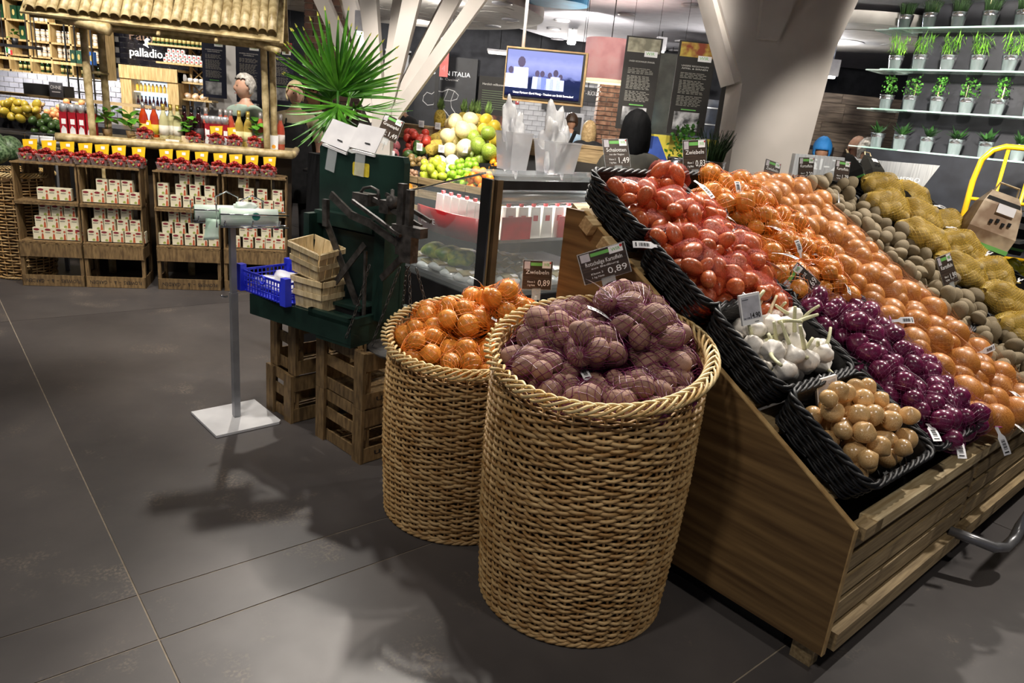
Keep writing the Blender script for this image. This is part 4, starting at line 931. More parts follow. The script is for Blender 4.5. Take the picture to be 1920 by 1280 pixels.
for s, t_ in ((1.80, .50),):
    o = thing('paper_pot', 'white printed seedling bag with orange fruit picture on the counter end', 'bag'); o.matrix_world = HM @ Matrix.Translation((s, t_, 1.117)); MB().box((0, 0, .06), (.085, .06, .12), taper=1.12).build('bag_body', m_white, o); MB().lathe([(0, 0), (.016, 0), (.016, .002), (0, .002)], 14, Matrix.Rotation(pi / 2, 3, 'X'), (.01, -.031, .03)).build('fruit_print', mat('orange_print', '#d98a1a', '#f0a92c'), o); MB().box((-.005, -.031, .08), (.03, .001, .03)).build('text_print', m_ink, o)
o = thing('knife_box', 'small white price box lying on the straw of the counter', 'box'); o.matrix_world = HM @ Matrix.Translation((1.03, .44, 1.118)); MB().box((0, 0, .012), (.1, .03, .022)).build('box_body', m_white, o); MB().box((.095, .02, .03), (.055, .04, .06)).build('box_carton', m_chip, o)
# round wicker hamper left of the crates
willow_basket('wicker_hamper', 'dark round wicker hamper beside the tea crates', -3.98, 5.62, .21, .25, .82, 0, 0, 34, 26)
# ================================================================ people
m_skin = mat('skin', '#c99a80', '#dbb199', rough=.5, scale=8, sss=.1); m_skin2 = mat('skin_tan', '#a97d62', '#bd9276', rough=.5, scale=8)
def skin_mesh(J, E, name):
    me = bpy.data.meshes.new(name); me.from_pydata([j[0] for j in J], E, []); o = bpy.data.objects.new(name, me); COL.objects.link(o)
    md = o.modifiers.new('skin', 'SKIN'); md.use_smooth_shade = True
    for v, j in zip(me.skin_vertices[0].data, J): r = j[1]; v.radius = (r, r) if np.isscalar(r) else r
    me.skin_vertices[0].data[0].use_root = True
    sd = o.modifiers.new('sub', 'SUBSURF'); sd.levels = 2; sd.render_levels = 2
    out = bpy.data.meshes.new_from_object(o.evaluated_get(bpy.context.evaluated_depsgraph_get())); bpy.data.objects.remove(o); return out
def person(label, loc, rz, H, skin, top_m, leg_m, hair_m, hair='short', arms=None, apron=None, turn=0., cap=None, group=None):
    k = H / 1.75; o = thing('person', label, 'person', loc, rz, group)
    def S(p): return tuple(np.array(p) * k)
    al, ar = arms or (((-.20, -.02, 1.40), (-.25, -.0, 1.13), (-.24, -.12, .90)), ((.20, -.02, 1.40), (.25, 0, 1.13), (.24, -.12, .90)))
    J = [((0, .01, .96), (.155, .11)), ((0, .015, 1.12), (.135, .10)), ((0, .01, 1.30), (.15, .11)), ((0, .01, 1.42), (.13, .085)), ((0, 0, 1.50), (.055, .055)), ((0, -.005, 1.56), (.052, .055)),
         (al[0], .055), (al[1], .042), (al[2], .03), (ar[0], .055), (ar[1], .042), (ar[2], .03),
         ((-.09, 0, .88), .09), ((-.10, -.01, .50), .058), ((-.10, .02, .09), .04), ((-.10, -.13, .035), .035), ((.09, 0, .88), .09), ((.10, -.01, .50), .058), ((.10, .02, .09), .04), ((.10, -.13, .035), .035)]
    E = [(0, 1), (1, 2), (2, 3), (3, 4), (4, 5), (3, 6), (6, 7), (7, 8), (3, 9), (9, 10), (10, 11), (0, 12), (12, 13), (13, 14), (14, 15), (0, 16), (16, 17), (17, 18), (18, 19)]
    me = skin_mesh([(S(p), tuple(np.array(r) * k) if not np.isscalar(r) else r * k) for p, r in J], E, 'body')
    bm = bmesh.new(); bm.from_mesh(me)
    # head with brow, nose, chin and ears, joined into the body mesh
    h = bmesh.new(); bmesh.ops.create_icosphere(h, subdivisions=4, radius=1)
    for v in h.verts:
        p = v.co.copy(); x, y, z = p
        jaw = max(0., -z); X = x * (.074 - .022 * jaw ** 1.5); Y = y * (.094 - .012 * jaw); Z = z * .118
        if y < 0:
            nz = math.exp(-((x / .16) ** 2 + ((z + .12) / .22) ** 2)); Y -= .022 * nz
            Y += .008 * (math.exp(-(((x - .38) / .2) ** 2 + ((z - .08) / .16) ** 2)) + math.exp(-(((x + .38) / .2) ** 2 + ((z - .08) / .16) ** 2)))
            Y -= .006 * math.exp(-((x / .3) ** 2 + ((z + .52) / .1) ** 2)); Y -= .010 * math.exp(-((x / .3) ** 2 + ((z + .85) / .2) ** 2))
        er = math.exp(-(((y - .08) / .16) ** 2 + ((z + .02) / .22) ** 2)); X += (.014 if x > 0 else -.014) * er * (abs(x) > .7)
        v.co = Vector((X, Y, Z))
    hd = Matrix.Translation((0, -.015, 1.645 * k)) @ Matrix.Rotation(turn, 4, 'Z') @ Matrix.Scale(k, 4)
    h.transform(hd); tmp = bpy.data.meshes.new('tmp'); h.to_mesh(tmp); bm.from_mesh(tmp)
    for w_, sg in ((al, -1), (ar, 1)):   # hands: palm and five fingers
        w0 = Vector(S(w_[2])); d = (Vector(S(w_[2])) - Vector(S(w_[1]))).normalized(); sd = d.cross(Vector((0, 1, .3))).normalized(); nn_ = sd.cross(d)
        mb = MB(); mb.tube([tuple(w0 - d * .02), tuple(w0 + d * .03), tuple(w0 + d * .075)], [.024, .033, .034], 8)
        for q, (off, L_) in enumerate(((-.026, .06), (-.009, .07), (.009, .067), (.026, .052))):
            b0 = w0 + d * .075 + sd * off; mb.tube([tuple(b0), tuple(b0 + d * L_ * .5 + nn_ * .008), tuple(b0 + d * L_ + nn_ * .025)], [.0092, .0088, .007], 6)
        b0 = w0 + d * .025 + sd * -.03 * sg; mb.tube([tuple(b0), tuple(b0 + d * .03 - sd * .02 * sg), tuple(b0 + d * .055 - sd * .025 * sg)], [.012, .010, .008], 6)
        bm.from_mesh(mb.mesh('tmp', None, True))
    out = bpy.data.meshes.new('body'); bm.to_mesh(out); bm.free(); out.materials.append(skin); out.polygons.foreach_set('use_smooth', [True] * len(out.polygons)); obj('body', out, o)
    G = .014
    tJ = [((0, .01, .93), (.17, .125)), ((0, .015, 1.12), (.15, .115)), ((0, .01, 1.30), (.165, .125)), ((0, .01, 1.42), (.14, .098)), ((0, .005, 1.475), (.07, .07)), (al[0], .072), (tuple(np.array(al[0]) * .1 + np.array(al[1]) * .9), .06), (ar[0], .072), (tuple(np.array(ar[0]) * .1 + np.array(ar[1]) * .9), .06)]
    obj('shirt', skin_mesh([(S(p), tuple(np.array(r) * k) if not np.isscalar(r) else r * k) for p, r in tJ], [(0, 1), (1, 2), (2, 3), (3, 4), (3, 5), (5, 6), (3, 7), (7, 8)], 'shirt'), o).data.materials.append(top_m)
    lJ = [((0, .01, .98), (.172, .125)), ((0, .01, .90), (.165, .125)), ((-.09, 0, .82), .105), ((-.10, -.01, .48), .075), ((-.10, .02, .08), .06), ((.09, 0, .82), .105), ((.10, -.01, .48), .075), ((.10, .02, .08), .06)]
    obj('trousers', skin_mesh([(S(p), tuple(np.array(r) * k) if not np.isscalar(r) else r * k) for p, r in lJ], [(0, 1), (1, 2), (2, 3), (3, 4), (1, 5), (5, 6), (6, 7)], 'trousers'), o).data.materials.append(leg_m)
    hb = bmesh.new(); bmesh.ops.create_icosphere(hb, subdivisions=4, radius=1); rg = np.random.default_rng(int(H * 1000)); kill = []
    for v in hb.verts:
        x, y, z = v.co; lim = -.05 if y > .1 else .52
        if hair != 'short' and y > -.35: lim = -3
        if z < lim - (.5 if abs(x) > .7 and y > -.2 else 0): kill.append(v); continue
        s = 1 + .05 * sin(x * 17 + z * 5) * sin(y * 13 + z * 9)
        v.co = Vector((x * (.083 if hair == 'short' else .095) * s, y * .104 * s + .004, z * .126 * s + .004))
        if hair == 'long' and z < .1: f = (.1 - z); v.co.z -= .13 * f; v.co.x *= 1 + .38 * f; v.co.y += .015 * f
    bmesh.ops.delete(hb, geom=kill, context='VERTS'); hb.transform(hd); hm = bpy.data.meshes.new('hair'); hb.to_mesh(hm); hb.free(); hm.materials.append(cap or hair_m); hm.polygons.foreach_set('use_smooth', [True] * len(hm.polygons))
    ho = obj('knitted_cap' if cap else 'hair', hm, o); sm = ho.modifiers.new('thick', 'SOLIDIFY'); sm.thickness = .012; sm.offset = 1
    for sx in (-1, 1): e = MB().lathe([(0, -.006), (.009, 0), (0, .006)], 8, Matrix.Rotation(pi / 2, 3, 'X'), (sx * .029, -.081, .012)).build('eye', m_ink, o); e.matrix_local = hd
    mt = MB().box((0, -.0905, -.062), (.045, .006, .008)).build('lips', mat('lips', '#a8605a'), o); mt.matrix_local = hd
    if apron is not None:
        V = []; n = 9
        for z, w, y in ((1.36, .11, -.125), (1.2, .15, -.14), (1.0, .18, -.15), (.75, .2, -.17), (.55, .2, -.17)):
            for i in range(n): a = (i / (n - 1) - .5) * 2; V.append((a * w * k, (y + .05 * a * a) * k, z * k))
        F = [(r * n + i, r * n + i + 1, (r + 1) * n + i + 1, (r + 1) * n + i) for r in range(4) for i in range(n - 1)]
        ao = MB().add(V, F).build('apron', apron, o, True); sm = ao.modifiers.new('thick', 'SOLIDIFY'); sm.thickness = .006
        MB().tube([(-.1 * k, -.12 * k, 1.36 * k), (-.08 * k, -.02, 1.48 * k), (0, .07 * k, 1.5 * k), (.08 * k, -.02, 1.48 * k), (.1 * k, -.12 * k, 1.36 * k)], .008, 5).build('apron_strap', apron, o, True)
    return o
m_dkcl = mat('dark_cloth', '#141416', '#212124', rough=.8, scale=20); m_olive = mat('olive_jacket', '#2b2a24', '#3d3a32', rough=.8, scale=14); m_crm = mat('cream_shirt', '#d9c7a2', '#eadfc4', rough=.7); m_denim = mat('denim', '#26303f', '#38465a', rough=.8)
m_mint = mat('mint_shirt', '#a9bfae', '#c4d6c8', rough=.7); m_blu = mat('pale_blue_shirt', '#8fb0cf', '#b4cfe4', rough=.7); m_grey_h = mat('grey_hair', '#8f8a84', '#c9c4bc', rough=.6, scale=40); m_blond = mat('light_hair', '#a9895a', '#cdb080', rough=.6, scale=40); m_blackh = mat('black_hair', '#050506', '#0d0d0f', rough=.8, spec=.15, scale=60); m_capc = mat('cream_cap', '#cbb98f', '#e2d3ab', rough=.8); m_bcap = mat('blue_cap', '#1f6fb5', '#2e86cf', rough=.7); m_brown = mat('brown_hair', '#2c1d14', '#43301f', rough=.5, scale=40)
p = HM @ Vector((1.47, 1.9, 0)); person('grey-haired person in mint shirt and black apron behind the bamboo counter', p, radians(-25), 1.70, m_skin, m_mint, m_dkcl, m_grey_h, 'short', apron=m_dkcl, turn=-.5)
p = HM @ Vector((1.95, 1.75, 0)); person('person in cream cap and cream blouse with black apron near the palm', p, radians(20), 1.68, m_skin, m_crm, m_dkcl, m_blond, 'short', apron=m_dkcl, turn=.1, cap=m_capc)
p = HM @ Vector((2.16, 2.15, 0)); person('person in dark grey jacket behind the one in the cream cap', p, radians(-40), 1.66, m_skin2, m_olive, m_dkcl, m_brown, 'short', turn=-.3)
person('person with long black hair and dark hooded jacket seen from behind', (.745, 5.45, 0), radians(175), 1.68, m_skin, m_olive, m_dkcl, m_blackh, 'long')
person('person in a dark jumper in front of the black Italy panel', (-1.62, 9.2, 0), radians(-20), 1.72, m_skin2, m_dkcl, m_denim, m_brown, 'short')
person('person in pale blue shirt queueing at the bottle return', (.55, 10.9, 0), radians(180), 1.66, m_skin2, m_blu, m_denim, m_brown, 'short')
person('person with light hair in a dark top at the bottle return', (.80, 10.7, 0), radians(170), 1.58, m_skin, m_dkcl, m_denim, m_blond, 'long')
person('person in pale striped shirt beyond the banner with fruit picture', (1.75, 9.6, 0), radians(160), 1.62, m_skin, m_blu, m_denim, m_brown, 'short')
person('person in a blue knitted cap behind the steel counter', (2.85, 7.4, 0), radians(160), 1.64, m_skin2, m_dkcl, m_denim, m_brown, 'short', cap=m_bcap)
person('grey-haired person seen from behind at the steel counter', (3.02, 6.8, 0), radians(175), 1.66, m_skin, m_white, m_denim, m_grey_h, 'short')
person('bald-headed person half hidden behind the grey-haired one at the steel counter', (3.42, 7.95, 0), radians(150), 1.68, m_skin, m_white, m_denim, m_skin, 'short')
# ================================================================ palm in a tall black planter
pl = thing('fan_palm', 'potted fan palm with spiky green fronds in a tall black planter', 'palm', (-1.12, 4.25, 0))
MB().lathe([(0, 0), (.16, 0), (.19, .02), (.15, 1.28), (.14, 1.28), (.0, 1.2)], 4, Matrix.Rotation(radians(15), 3, 'Z')).build('planter', m_black, pl)
m_palm = mat('palm_leaf', '#2f6a14', '#5fa02a', rough=.4, scale=10, rnd=.22); m_ptip = m_palm
lf = MB(); n = 8; s = np.linspace(0, 1, n); w = .027 * np.minimum(1, s * 6 + .25) * (1 - s ** 3 * .9); z = -.05 * s ** 2
V = np.concatenate([np.c_[-w / 2, .40 * s, z + w * .35], np.c_[np.zeros(n), .40 * s, z], np.c_[w / 2, .40 * s, z + w * .35]])
F = []
for i in range(n - 1): F += [(i, i + 1, n + i + 1, n + i), (n + i, n + i + 1, 2 * n + i + 1, 2 * n + i)]
lf_me = MB().add(V, F).mesh('leaflet', m_palm, True)
tp = MB().add([(-.006, .382, -.042), (.006, .382, -.042), (.0, .405, -.049)], [(0, 1, 2)]).mesh('leaf_tip', mat('yellow_tip', '#b5b83a', '#d3d060'))
g = np.random.default_rng(11)
fans = [((.01, 0, 1.63), (1, 0, .02), (-.05, -.35, 1), 30, 1.05, 2.9), ((.05, .1, 1.60), (1, .4, -.1), (.5, .6, .6), 18, .95, 2.7), ((-.05, .08, 1.58), (.8, -.6, .1), (-.7, .3, .5), 18, .85, 2.6), ((.03, -.08, 1.56), (1, .1, -.1), (.4, -.8, -.45), 18, .85, 2.6), ((-.02, .0, 1.52), (1, -.2, 0), (-.1, -.6, -.75), 14, .75, 2.2), ((.1, .05, 1.55), (.3, 1, 0), (1, .1, -.1), 14, .8, 2.2)]
for c, xa, ya, nl, sc_, span in fans:
    M = frame(xa, ya, c)
    fr_ = MB().tube([(0, 0, 1.2), ((c[0]) * .4, c[1] * .4, 1.4), c], .008, 6).build('frond_stalk', m_palm, pl, True)
    for i in range(nl):
        a = (i / (nl - 1) - .5) * span
        o = obj('leaflet', lf_me, pl); o.matrix_local = M @ Matrix.Rotation(-a, 4, 'Z') @ Matrix.Rotation(g.uniform(-.2, .15), 4, 'X') @ Matrix.Scale(sc_ * g.uniform(.85, 1.08) * (1 - .12 * abs(a) / 1.5), 4)
        if sc_ > 1: obj('leaf_tip', tp, o)

# ================================================================ refrigerated case behind the baskets (frame K)
KM = Matrix.Translation((-.06, 3.72, 0)) @ Matrix.Rotation(radians(42), 4, 'Z')
m_glass = mat('case_glass', '#dfe8ea', rough=.03, alpha=.12, spec=.9); m_redf = mat('red_fascia', '#8d1018', '#b01822', rough=.3); m_brown_st = mat('bronze_post', '#5a4a38', '#6d5a44', rough=.35, metal=.5)
fc = thing('refrigerated_case', 'stainless refrigerated case with glass sides and a red lettered shelf front', 'fridge case'); fc.matrix_world = KM
MB().box((.45, .43, .33), (1.2, .86, .66)).build('case_body', m_dark, fc)
MB().box((-.135, .05, .95), (.03, .075, .66)).build('corner_post', m_dark, fc); MB().box((-.11, .0, .95), (.035, .03, .66)).build('corner_post', m_brown_st, fc); MB().box((-.15, .0, .95), (.012, .012, .66)).build('corner_trim', m_chrome, fc)
MB().prism([(.08, .66), (.84, .66), (.84, 1.10), (.08, 1.30)], -.14, -.132, axis=0).build('end_glass', m_glass, fc)
MB().tube([(-.136, .08, 1.305), (-.136, .84, 1.105)], .006, 6).build('glass_edge', m_chrome, fc)
MB().box((.45, -.004, .97), (1.1, .006, .60)).build('front_glass', m_glass, fc)
MB().box((.45, .01, 1.255), (1.12, .04, .045)).build('top_rail', m_dark, fc); MB().box((.45, .01, 1.29), (1.14, .03, .022)).build('price_rail', m_acr, fc)
MB().box((.42, .12, 1.305), (1.16, .24, .008)).build('glass_top', m_acr, fc)
MB().tube([(-.05, .06, 1.19), (.98, .06, 1.19)], .036, 14).build('blind_roller', m_steel, fc, True)
MB().box((.45, .42, .945), (1.05, .62, .02)).build('shelf', m_steel, fc); MB().box((.45, .43, .69), (1.16, .8, .02)).build('deck', m_steel, fc)
# red shelf front seen through the glass end
P = [(-.07 - .05 * sin(k * pi), .12 + .62 * k) for k in np.linspace(0, 1, 10)]
b = MB(); V = [(x, y, .93 + .0 * y) for x, y in P] + [(x - .015, y, 1.06 - .03 * max(0, (y - .5))) for x, y in P]; nP = len(P); b.add(V, [(i, i + 1, nP + i + 1, nP + i) for i in range(nP - 1)]); rf = b.build('red_fascia', m_redf, fc, True); sm = rf.modifiers.new('t', 'SOLIDIFY'); sm.thickness = .008
tm_ = obj('lettering', text_mesh('REWE', .045, m_white, width=.13), fc); tm_.matrix_local = frame((0, -1, 0), (-.1, 0, 1), (-.137, .56, .985))
MB().box((.10, .075, 1.02), (.2, .012, .12)).build('red_fascia', m_redf, fc); MB().box((.47, .075, 1.02), (.12, .012, .12)).build('red_fascia', m_redf, fc); 
cl_ = arealight(KM @ Vector((.4, .35, 1.24)), KM @ Vector((.4, .35, 0)), 34, 1.0, .1)      # unseen area light added to brighten the inside of the case
# pouches on the shelf and packs on the deck
m_pouch = mat('milk_pouch', '#e6e4dc', '#f6f4ee', rough=.35, scale=12); m_prd = mat('red_print', '#b02228', '#cf3a3a')
for i, (x, y) in enumerate([(.0, .62 - .075 * k) for k in range(7)] + [(.08 + .09 * k, .13) for k in range(8)]):
    o = thing('milk_pouch', 'white pouch with red print standing on the fridge shelf', 'pouch', group='white pouches in the fridge case'); o.matrix_world = KM @ Matrix.Translation((x, y, .956)) @ Matrix.Rotation(1.5 if i < 7 else 0, 4, 'Z')
    MB().box((0, 0, .085), (.085, .055, .17), taper=.8).build('pouch_body', m_pouch, o); MB().box((.0, -.026, .11), (.03, .004, .03)).build('logo_print', m_prd, o); MB().box((0, 0, .178), (.02, .015, .02)).build('cap', m_prd, o)
m_pack = mat('film_pack', '#aab4b6', '#dfe4e6', rough=.12, scale=7, spec=.8, lo=.3, hi=.7); m_salm = mat('packed_food', '#8a9478', '#d0b08a', rough=.4, scale=9, lo=.3, hi=.7)
g = np.random.default_rng(9)
for i in range(24):
    x = -.05 + .19 * (i % 4); y = .78 - .125 * (i // 4)
    o = thing('food_pack', 'film-wrapped tray of food on the lower fridge deck', 'food pack', group='film-wrapped trays in the fridge case'); o.matrix_world = KM @ Matrix.Translation((x, y, .705 + .02 * g.random())) @ Euler((.25, g.uniform(-.1, .1), g.uniform(-.2, .2))).to_matrix().to_4x4()
    obj('tray', blob('tray', m_pack, .085, .06, .028, .06, 3, 2, 200 + i % 4), o); MB().box((0, 0, .0235), (.09, .06, .012)).build('contents', m_salm, o); MB().box((.03, -.01, .032), (.04, .03, .003)).build('label', m_white, o)
for i, (x, y) in enumerate(((.0, .66), (.02, .55), (.03, .44))):
    o = obj('salad_bag', blob('salad_bag', mat('salad', '#3f6a22', '#b9c24a', rough=.3, scale=18), .09, .07, .05, .1, 3, 3, 60 + i), None, label='clear bag of green salad on the fridge deck behind the glass end', cat='salad', group='salad bags in the fridge'); o.matrix_world = KM @ Matrix.Translation((x, y, .79))
# clear tubs of bags on the glass top
m_tub = mat('frosted_tub', '#d3d3d6', '#e4e4e6', rough=.25, alpha=.45); m_bagc = mat('clear_bag', '#dadbe0', '#ffffff', rough=.15, alpha=.8, scale=16, lo=.35, hi=.6, spec=.8)
def bag_tub(x, y, w, h, label, nb, seed):
    o = thing('bag_tub', label, 'tub'); o.matrix_world = KM @ Matrix.Translation((x, y, 1.31))
    MB().lathe([(0, .002), (w * .62, .002), (w * .62, .0), (w * .78, h), (w * .80, h), (w * .80, h + .008), (w * .76, h + .008), (w * .6, .006)], 4, Matrix.Rotation(pi / 4, 3, 'Z')).build('tub', m_tub, o)
    for k in range(nb):
        o2 = obj('crumpled_bag', blob('crumpled_bag', m_bagc, w * (.36 - .05 * k), w * .25, (h + .13) / 2, .22, 4.5, 4, 600 + seed * 5 + k), o, loc=((k - .5) * w * .42, .0, (h + .13) / 2 + .01 - .02 * k), rot=(0, (k - .5) * .25, k))
bag_tub(.17, .24, .13, .19, 'tall frosted tub stuffed with clear plastic bags on the fridge case', 2, 0)
bag_tub(.42, .16, .17, .16, 'wide frosted tub with plastic bags and dark rods on the fridge case', 2, 1)
o = thing('rod_bundle', 'two dark thin rods leaning in the wide frosted tub', 'rods'); o.matrix_world = KM @ Matrix.Translation((.42, .12, 1.32))
MB().tube([(-.06, -.03, .0), (.06, -.02, .22)], .006, 6).build('rod', m_dark, o); MB().tube([(-.045, -.03, .0), (.075, -.02, .22)], .006, 6).build('rod', m_dark, o)

# ================================================================ fruit display (frame D, sloping)
DM = Matrix.Translation((-.95, 5.9, 0)) @ Matrix.Rotation(radians(-36), 4, 'Z')
def dz(t): return 1.03 + .3 * t
fd = thing('fruit_stand', 'long sloping wooden fruit display with black crates and a back shelf', 'fruit stand'); fd.matrix_world = DM
MB().box((-.1, .55, .45), (2.5, 1.05, .9)).build('stand_body', m_black, fd)
MB().box((-.1, 1.17, 1.39), (2.6, .16, .03)).build('back_shelf', m_slat, fd); MB().box((-.1, 1.10, 1.30), (2.6, .02, .17)).build('back_board', m_slat, fd)
for k in range(4): MB().box((-.62 + .5 * k, -.03, 1.03), (.49, .02, .05)).build('front_rail', m_slat, fd); MB().box((-.62 + .5 * k, -.02, .93), (.49, .02, .06)).build('front_rail', m_slat, fd); MB().box((-.62 + .5 * k, -.02, .80), (.49, .02, .06)).build('front_rail', m_slat, fd)
MB().add([(-1.35, -.02, dz(0) - .09), (1.15, -.02, dz(0) - .09), (1.15, 1.1, dz(1.1) - .09), (-1.35, 1.1, dz(1.1) - .09), (-1.35, -.02, dz(0) - .11), (1.15, -.02, dz(0) - .11), (1.15, 1.1, dz(1.1) - .11), (-1.35, 1.1, dz(1.1) - .11)], [(0, 1, 2, 3), (7, 6, 5, 4), (0, 4, 5, 1), (1, 5, 6, 2), (2, 6, 7, 3), (3, 7, 4, 0)]).build('sloping_deck', m_black, fd)
def fm(n, a, b, **k): return mat(n, a, b, **{**dict(rough=.4, scale=12, rnd=.12, detail=3), **k})
FRUIT = dict(pomegranate=('#a3201c', '#d0503c', .042), dragon_fruit=('#c2405a', '#e8a0a0', .05), melon=('#d9c98a', '#efe3b4', .068), yellow_melon=('#d6b829', '#f0d850', .062), green_melon=('#5c7a22', '#a9b84a', .066), kumquat=('#e08a14', '#f5a92a', .026), kiwi=('#6b5530', '#8d7444', .028), lime=('#6fa01c', '#a8cf3c', .03), lemon=('#a9b82a', '#cdd84c', .033), mandarin=('#dd7a12', '#f29a2a', .03), grapefruit=('#dc8a2e', '#f0b255', .05), avocado=('#25381c', '#4c6a30', .045), lychee=('#7c5a44', '#a58468', .02), wrapped_fruit=('#d6dcd0', '#f2f5ee', .055))
FMESH = {}
for k, (a, b, r) in FRUIT.items(): FMESH[k] = [blob(k, fm('fruit_' + k, a, b), 1 * (1.25 if k in ('kumquat', 'avocado', 'lemon') else 1), 1, 1.12 if 'melon' in k else 1, .03, 2, 3, 300 + i) for i in range(2)]
m_blk = mat('black_crate', '#101012', '#1c1c1f', rough=.5)
def fruit_quad(kind, q, n, label, group, layers=1):
    g = np.random.default_rng(len(kind) * 7 + n); r = FRUIT[kind][2]; q = [np.array(p, float) for p in q]
    # crate under the fruit
    cr = thing('fruit_crate_tray', 'black crate on the fruit display filled with ' + kind.replace('_', ' ') + 's', 'crate', group='black crates on the fruit display'); cr.matrix_world = DM
    for i in range(4):
        a, b = q[i], q[(i + 1) % 4]; c = MB(); V = []
        for p in (a, b):
            V += [(p[0], p[1], dz(p[1]) - .085), (p[0], p[1], dz(p[1]) + .005)]
        c.add(V, [(0, 2, 3, 1)]); o = c.build('crate_side', m_blk, cr); s_ = o.modifiers.new('t', 'SOLIDIFY'); s_.thickness = .012
    P = []; tries = 0
    for i in range(n):
        best = None
        for k in range(16):
            a, b = g.random(2) * .84 + .08; p = (q[0] * (1 - a) + q[1] * a) * (1 - b) + (q[3] * (1 - a) + q[2] * a) * b; z = 0.
            for (x, y, h) in P:
                d = hypot(p[0] - x, p[1] - y)
                if d < 1.9 * r: z = max(z, h + sqrt((1.9 * r) ** 2 - d * d))
            if best is None or z < best[2]: best = (p[0], p[1], z)
        P.append(best)
        o = obj(kind, FMESH[kind][i % 2], None, rot=None, label=label, cat='fruit', group=group); sc_ = r * g.uniform(.9, 1.08)
        o.matrix_world = DM @ Matrix.Translation((best[0], best[1], dz(best[1]) - .06 + r + best[2])) @ Euler(g.random(3) * 3).to_matrix().to_4x4() @ Matrix.Scale(sc_, 4)
Q = lambda a, b, c, d: [a, b, c, d]     # front-left, front-right, back-right, back-left in (s, t)
fruit_quad('pomegranate', Q((-.55, .45), (-.30, .5), (-.72, .96), (-.98, .9)), 26, 'red pomegranate on the fruit display beside the lying pineapples', 'pomegranates')
fruit_quad('dragon_fruit', Q((-.85, .33), (-.60, .42), (-.98, .80), (-1.22, .70)), 16, 'pink mottled dragon fruit on the display behind the green scale', 'dragon fruit')
fruit_quad('melon', Q((-.06, .45), (.17, .52), (-.28, 1.07), (-.54, 1.0)), 18, 'pale cream melon on the fruit display', 'cream melons')
fruit_quad('yellow_melon', Q((.08, .72), (.30, .80), (.02, 1.14), (-.2, 1.07)), 10, 'bright yellow melon behind the green melons', 'yellow melons')
fruit_quad('green_melon', Q((.2, .46), (.42, .54), (.09, .80), (-.1, .72)), 9, 'green-yellow ripening melon on the fruit display', 'green melons')
fruit_quad('kumquat', Q((.44, .47), (.66, .55), (.46, .75), (.24, .67)), 30, 'small orange kumquat in a black crate under the yellow melons', 'kumquats')
fruit_quad('kiwi', Q((-.30, .20), (-.02, .27), (-.14, .42), (-.42, .34)), 26, 'brown kiwi fruit in the upper crate behind the scale', 'kiwis')
fruit_quad('lychee', Q((-.12, .0), (.1, .02), (-.05, .16), (-.28, .14)), 34, 'small brown lychee in the front crate behind the scale', 'lychees')
fruit_quad('avocado', Q((-.42, .36), (-.28, .40), (-.40, .55), (-.55, .5)), 6, 'dark green avocado beside the pomegranates', 'avocados')
fruit_quad('wrapped_fruit', Q((.1, .20), (.26, .24), (.02, .48), (-.14, .44)), 5, 'large pale green wrapped fruit between kiwis and limes', 'wrapped fruit')
fruit_quad('lemon', Q((.16, -.01), (.36, .03), (.12, .27), (-.08, .2)), 28, 'yellow-green lemon in the front crate of the fruit display', 'lemons')
fruit_quad('lime', Q((.40, .0), (.66, .09), (.32, .47), (.05, .36)), 60, 'bright green lime in the front crate of the fruit display', 'limes')
fruit_quad('mandarin', Q((.64, -.02), (.84, .04), (.68, .19), (.48, .12)), 26, 'orange mandarin in the corner crate beside the limes', 'mandarins')
fruit_quad('grapefruit', Q((.80, .62), (1.15, .6), (.85, 1.03), (.6, 1.0)), 14, 'orange grapefruit seen between the frosted tubs', 'grapefruits')
# pineapples: four standing on the shelf, three lying
m_pine_f = mat('pineapple_skin', '#7c6a22', '#b59c3c', rough=.6, kind='vor', scale=42, bump=.6, lo=.1, hi=.5); m_crown = mat('pineapple_crown', '#3d5a26', '#7d9a55', rough=.5, rnd=.15, scale=30)
pb = MB().lathe([(0, 0), (.04, .005), (.056, .04), (.06, .085), (.053, .13), (.035, .16), (0, .168)], 18).mesh('fruit_body', m_pine_f, True); cleaf = leaf_me(.11, .022, .03, m_crown, 5, 'crown_leaf')
def pineapple(M, label, group):
    o = thing('pineapple', label, 'pineapple', group=group); o.matrix_world = M; obj('fruit_body', pb, o)
    for i in range(20): a = i * 2.4; obj('crown_leaf', cleaf, o, loc=(.012 * cos(a), .012 * sin(a), .158), rot=(1.45 - .95 * (1 - i / 20), 0, a), scale=.6 + .65 * i / 20)
for s in (-.80, -.50, -.42, -.33, -.20): pineapple(DM @ Matrix.Translation((s, 1.17 + (.03 if s == -.42 else 0), 1.405)), 'pineapple standing upright on the back shelf of the fruit display', 'standing pineapples')
for s, t_, a in ((-.55, .80, .5), (-.42, .62, .2), (-.33, .52, .6), (-.6, .95, .1), (-.28, .70, -.3)): pineapple(DM @ Matrix.Translation((s, t_, dz(t_) + .02)) @ Euler((1.35, 0, a + 2.6)).to_matrix().to_4x4(), 'pineapple lying among the fruit beside the melons', 'lying pineapples')
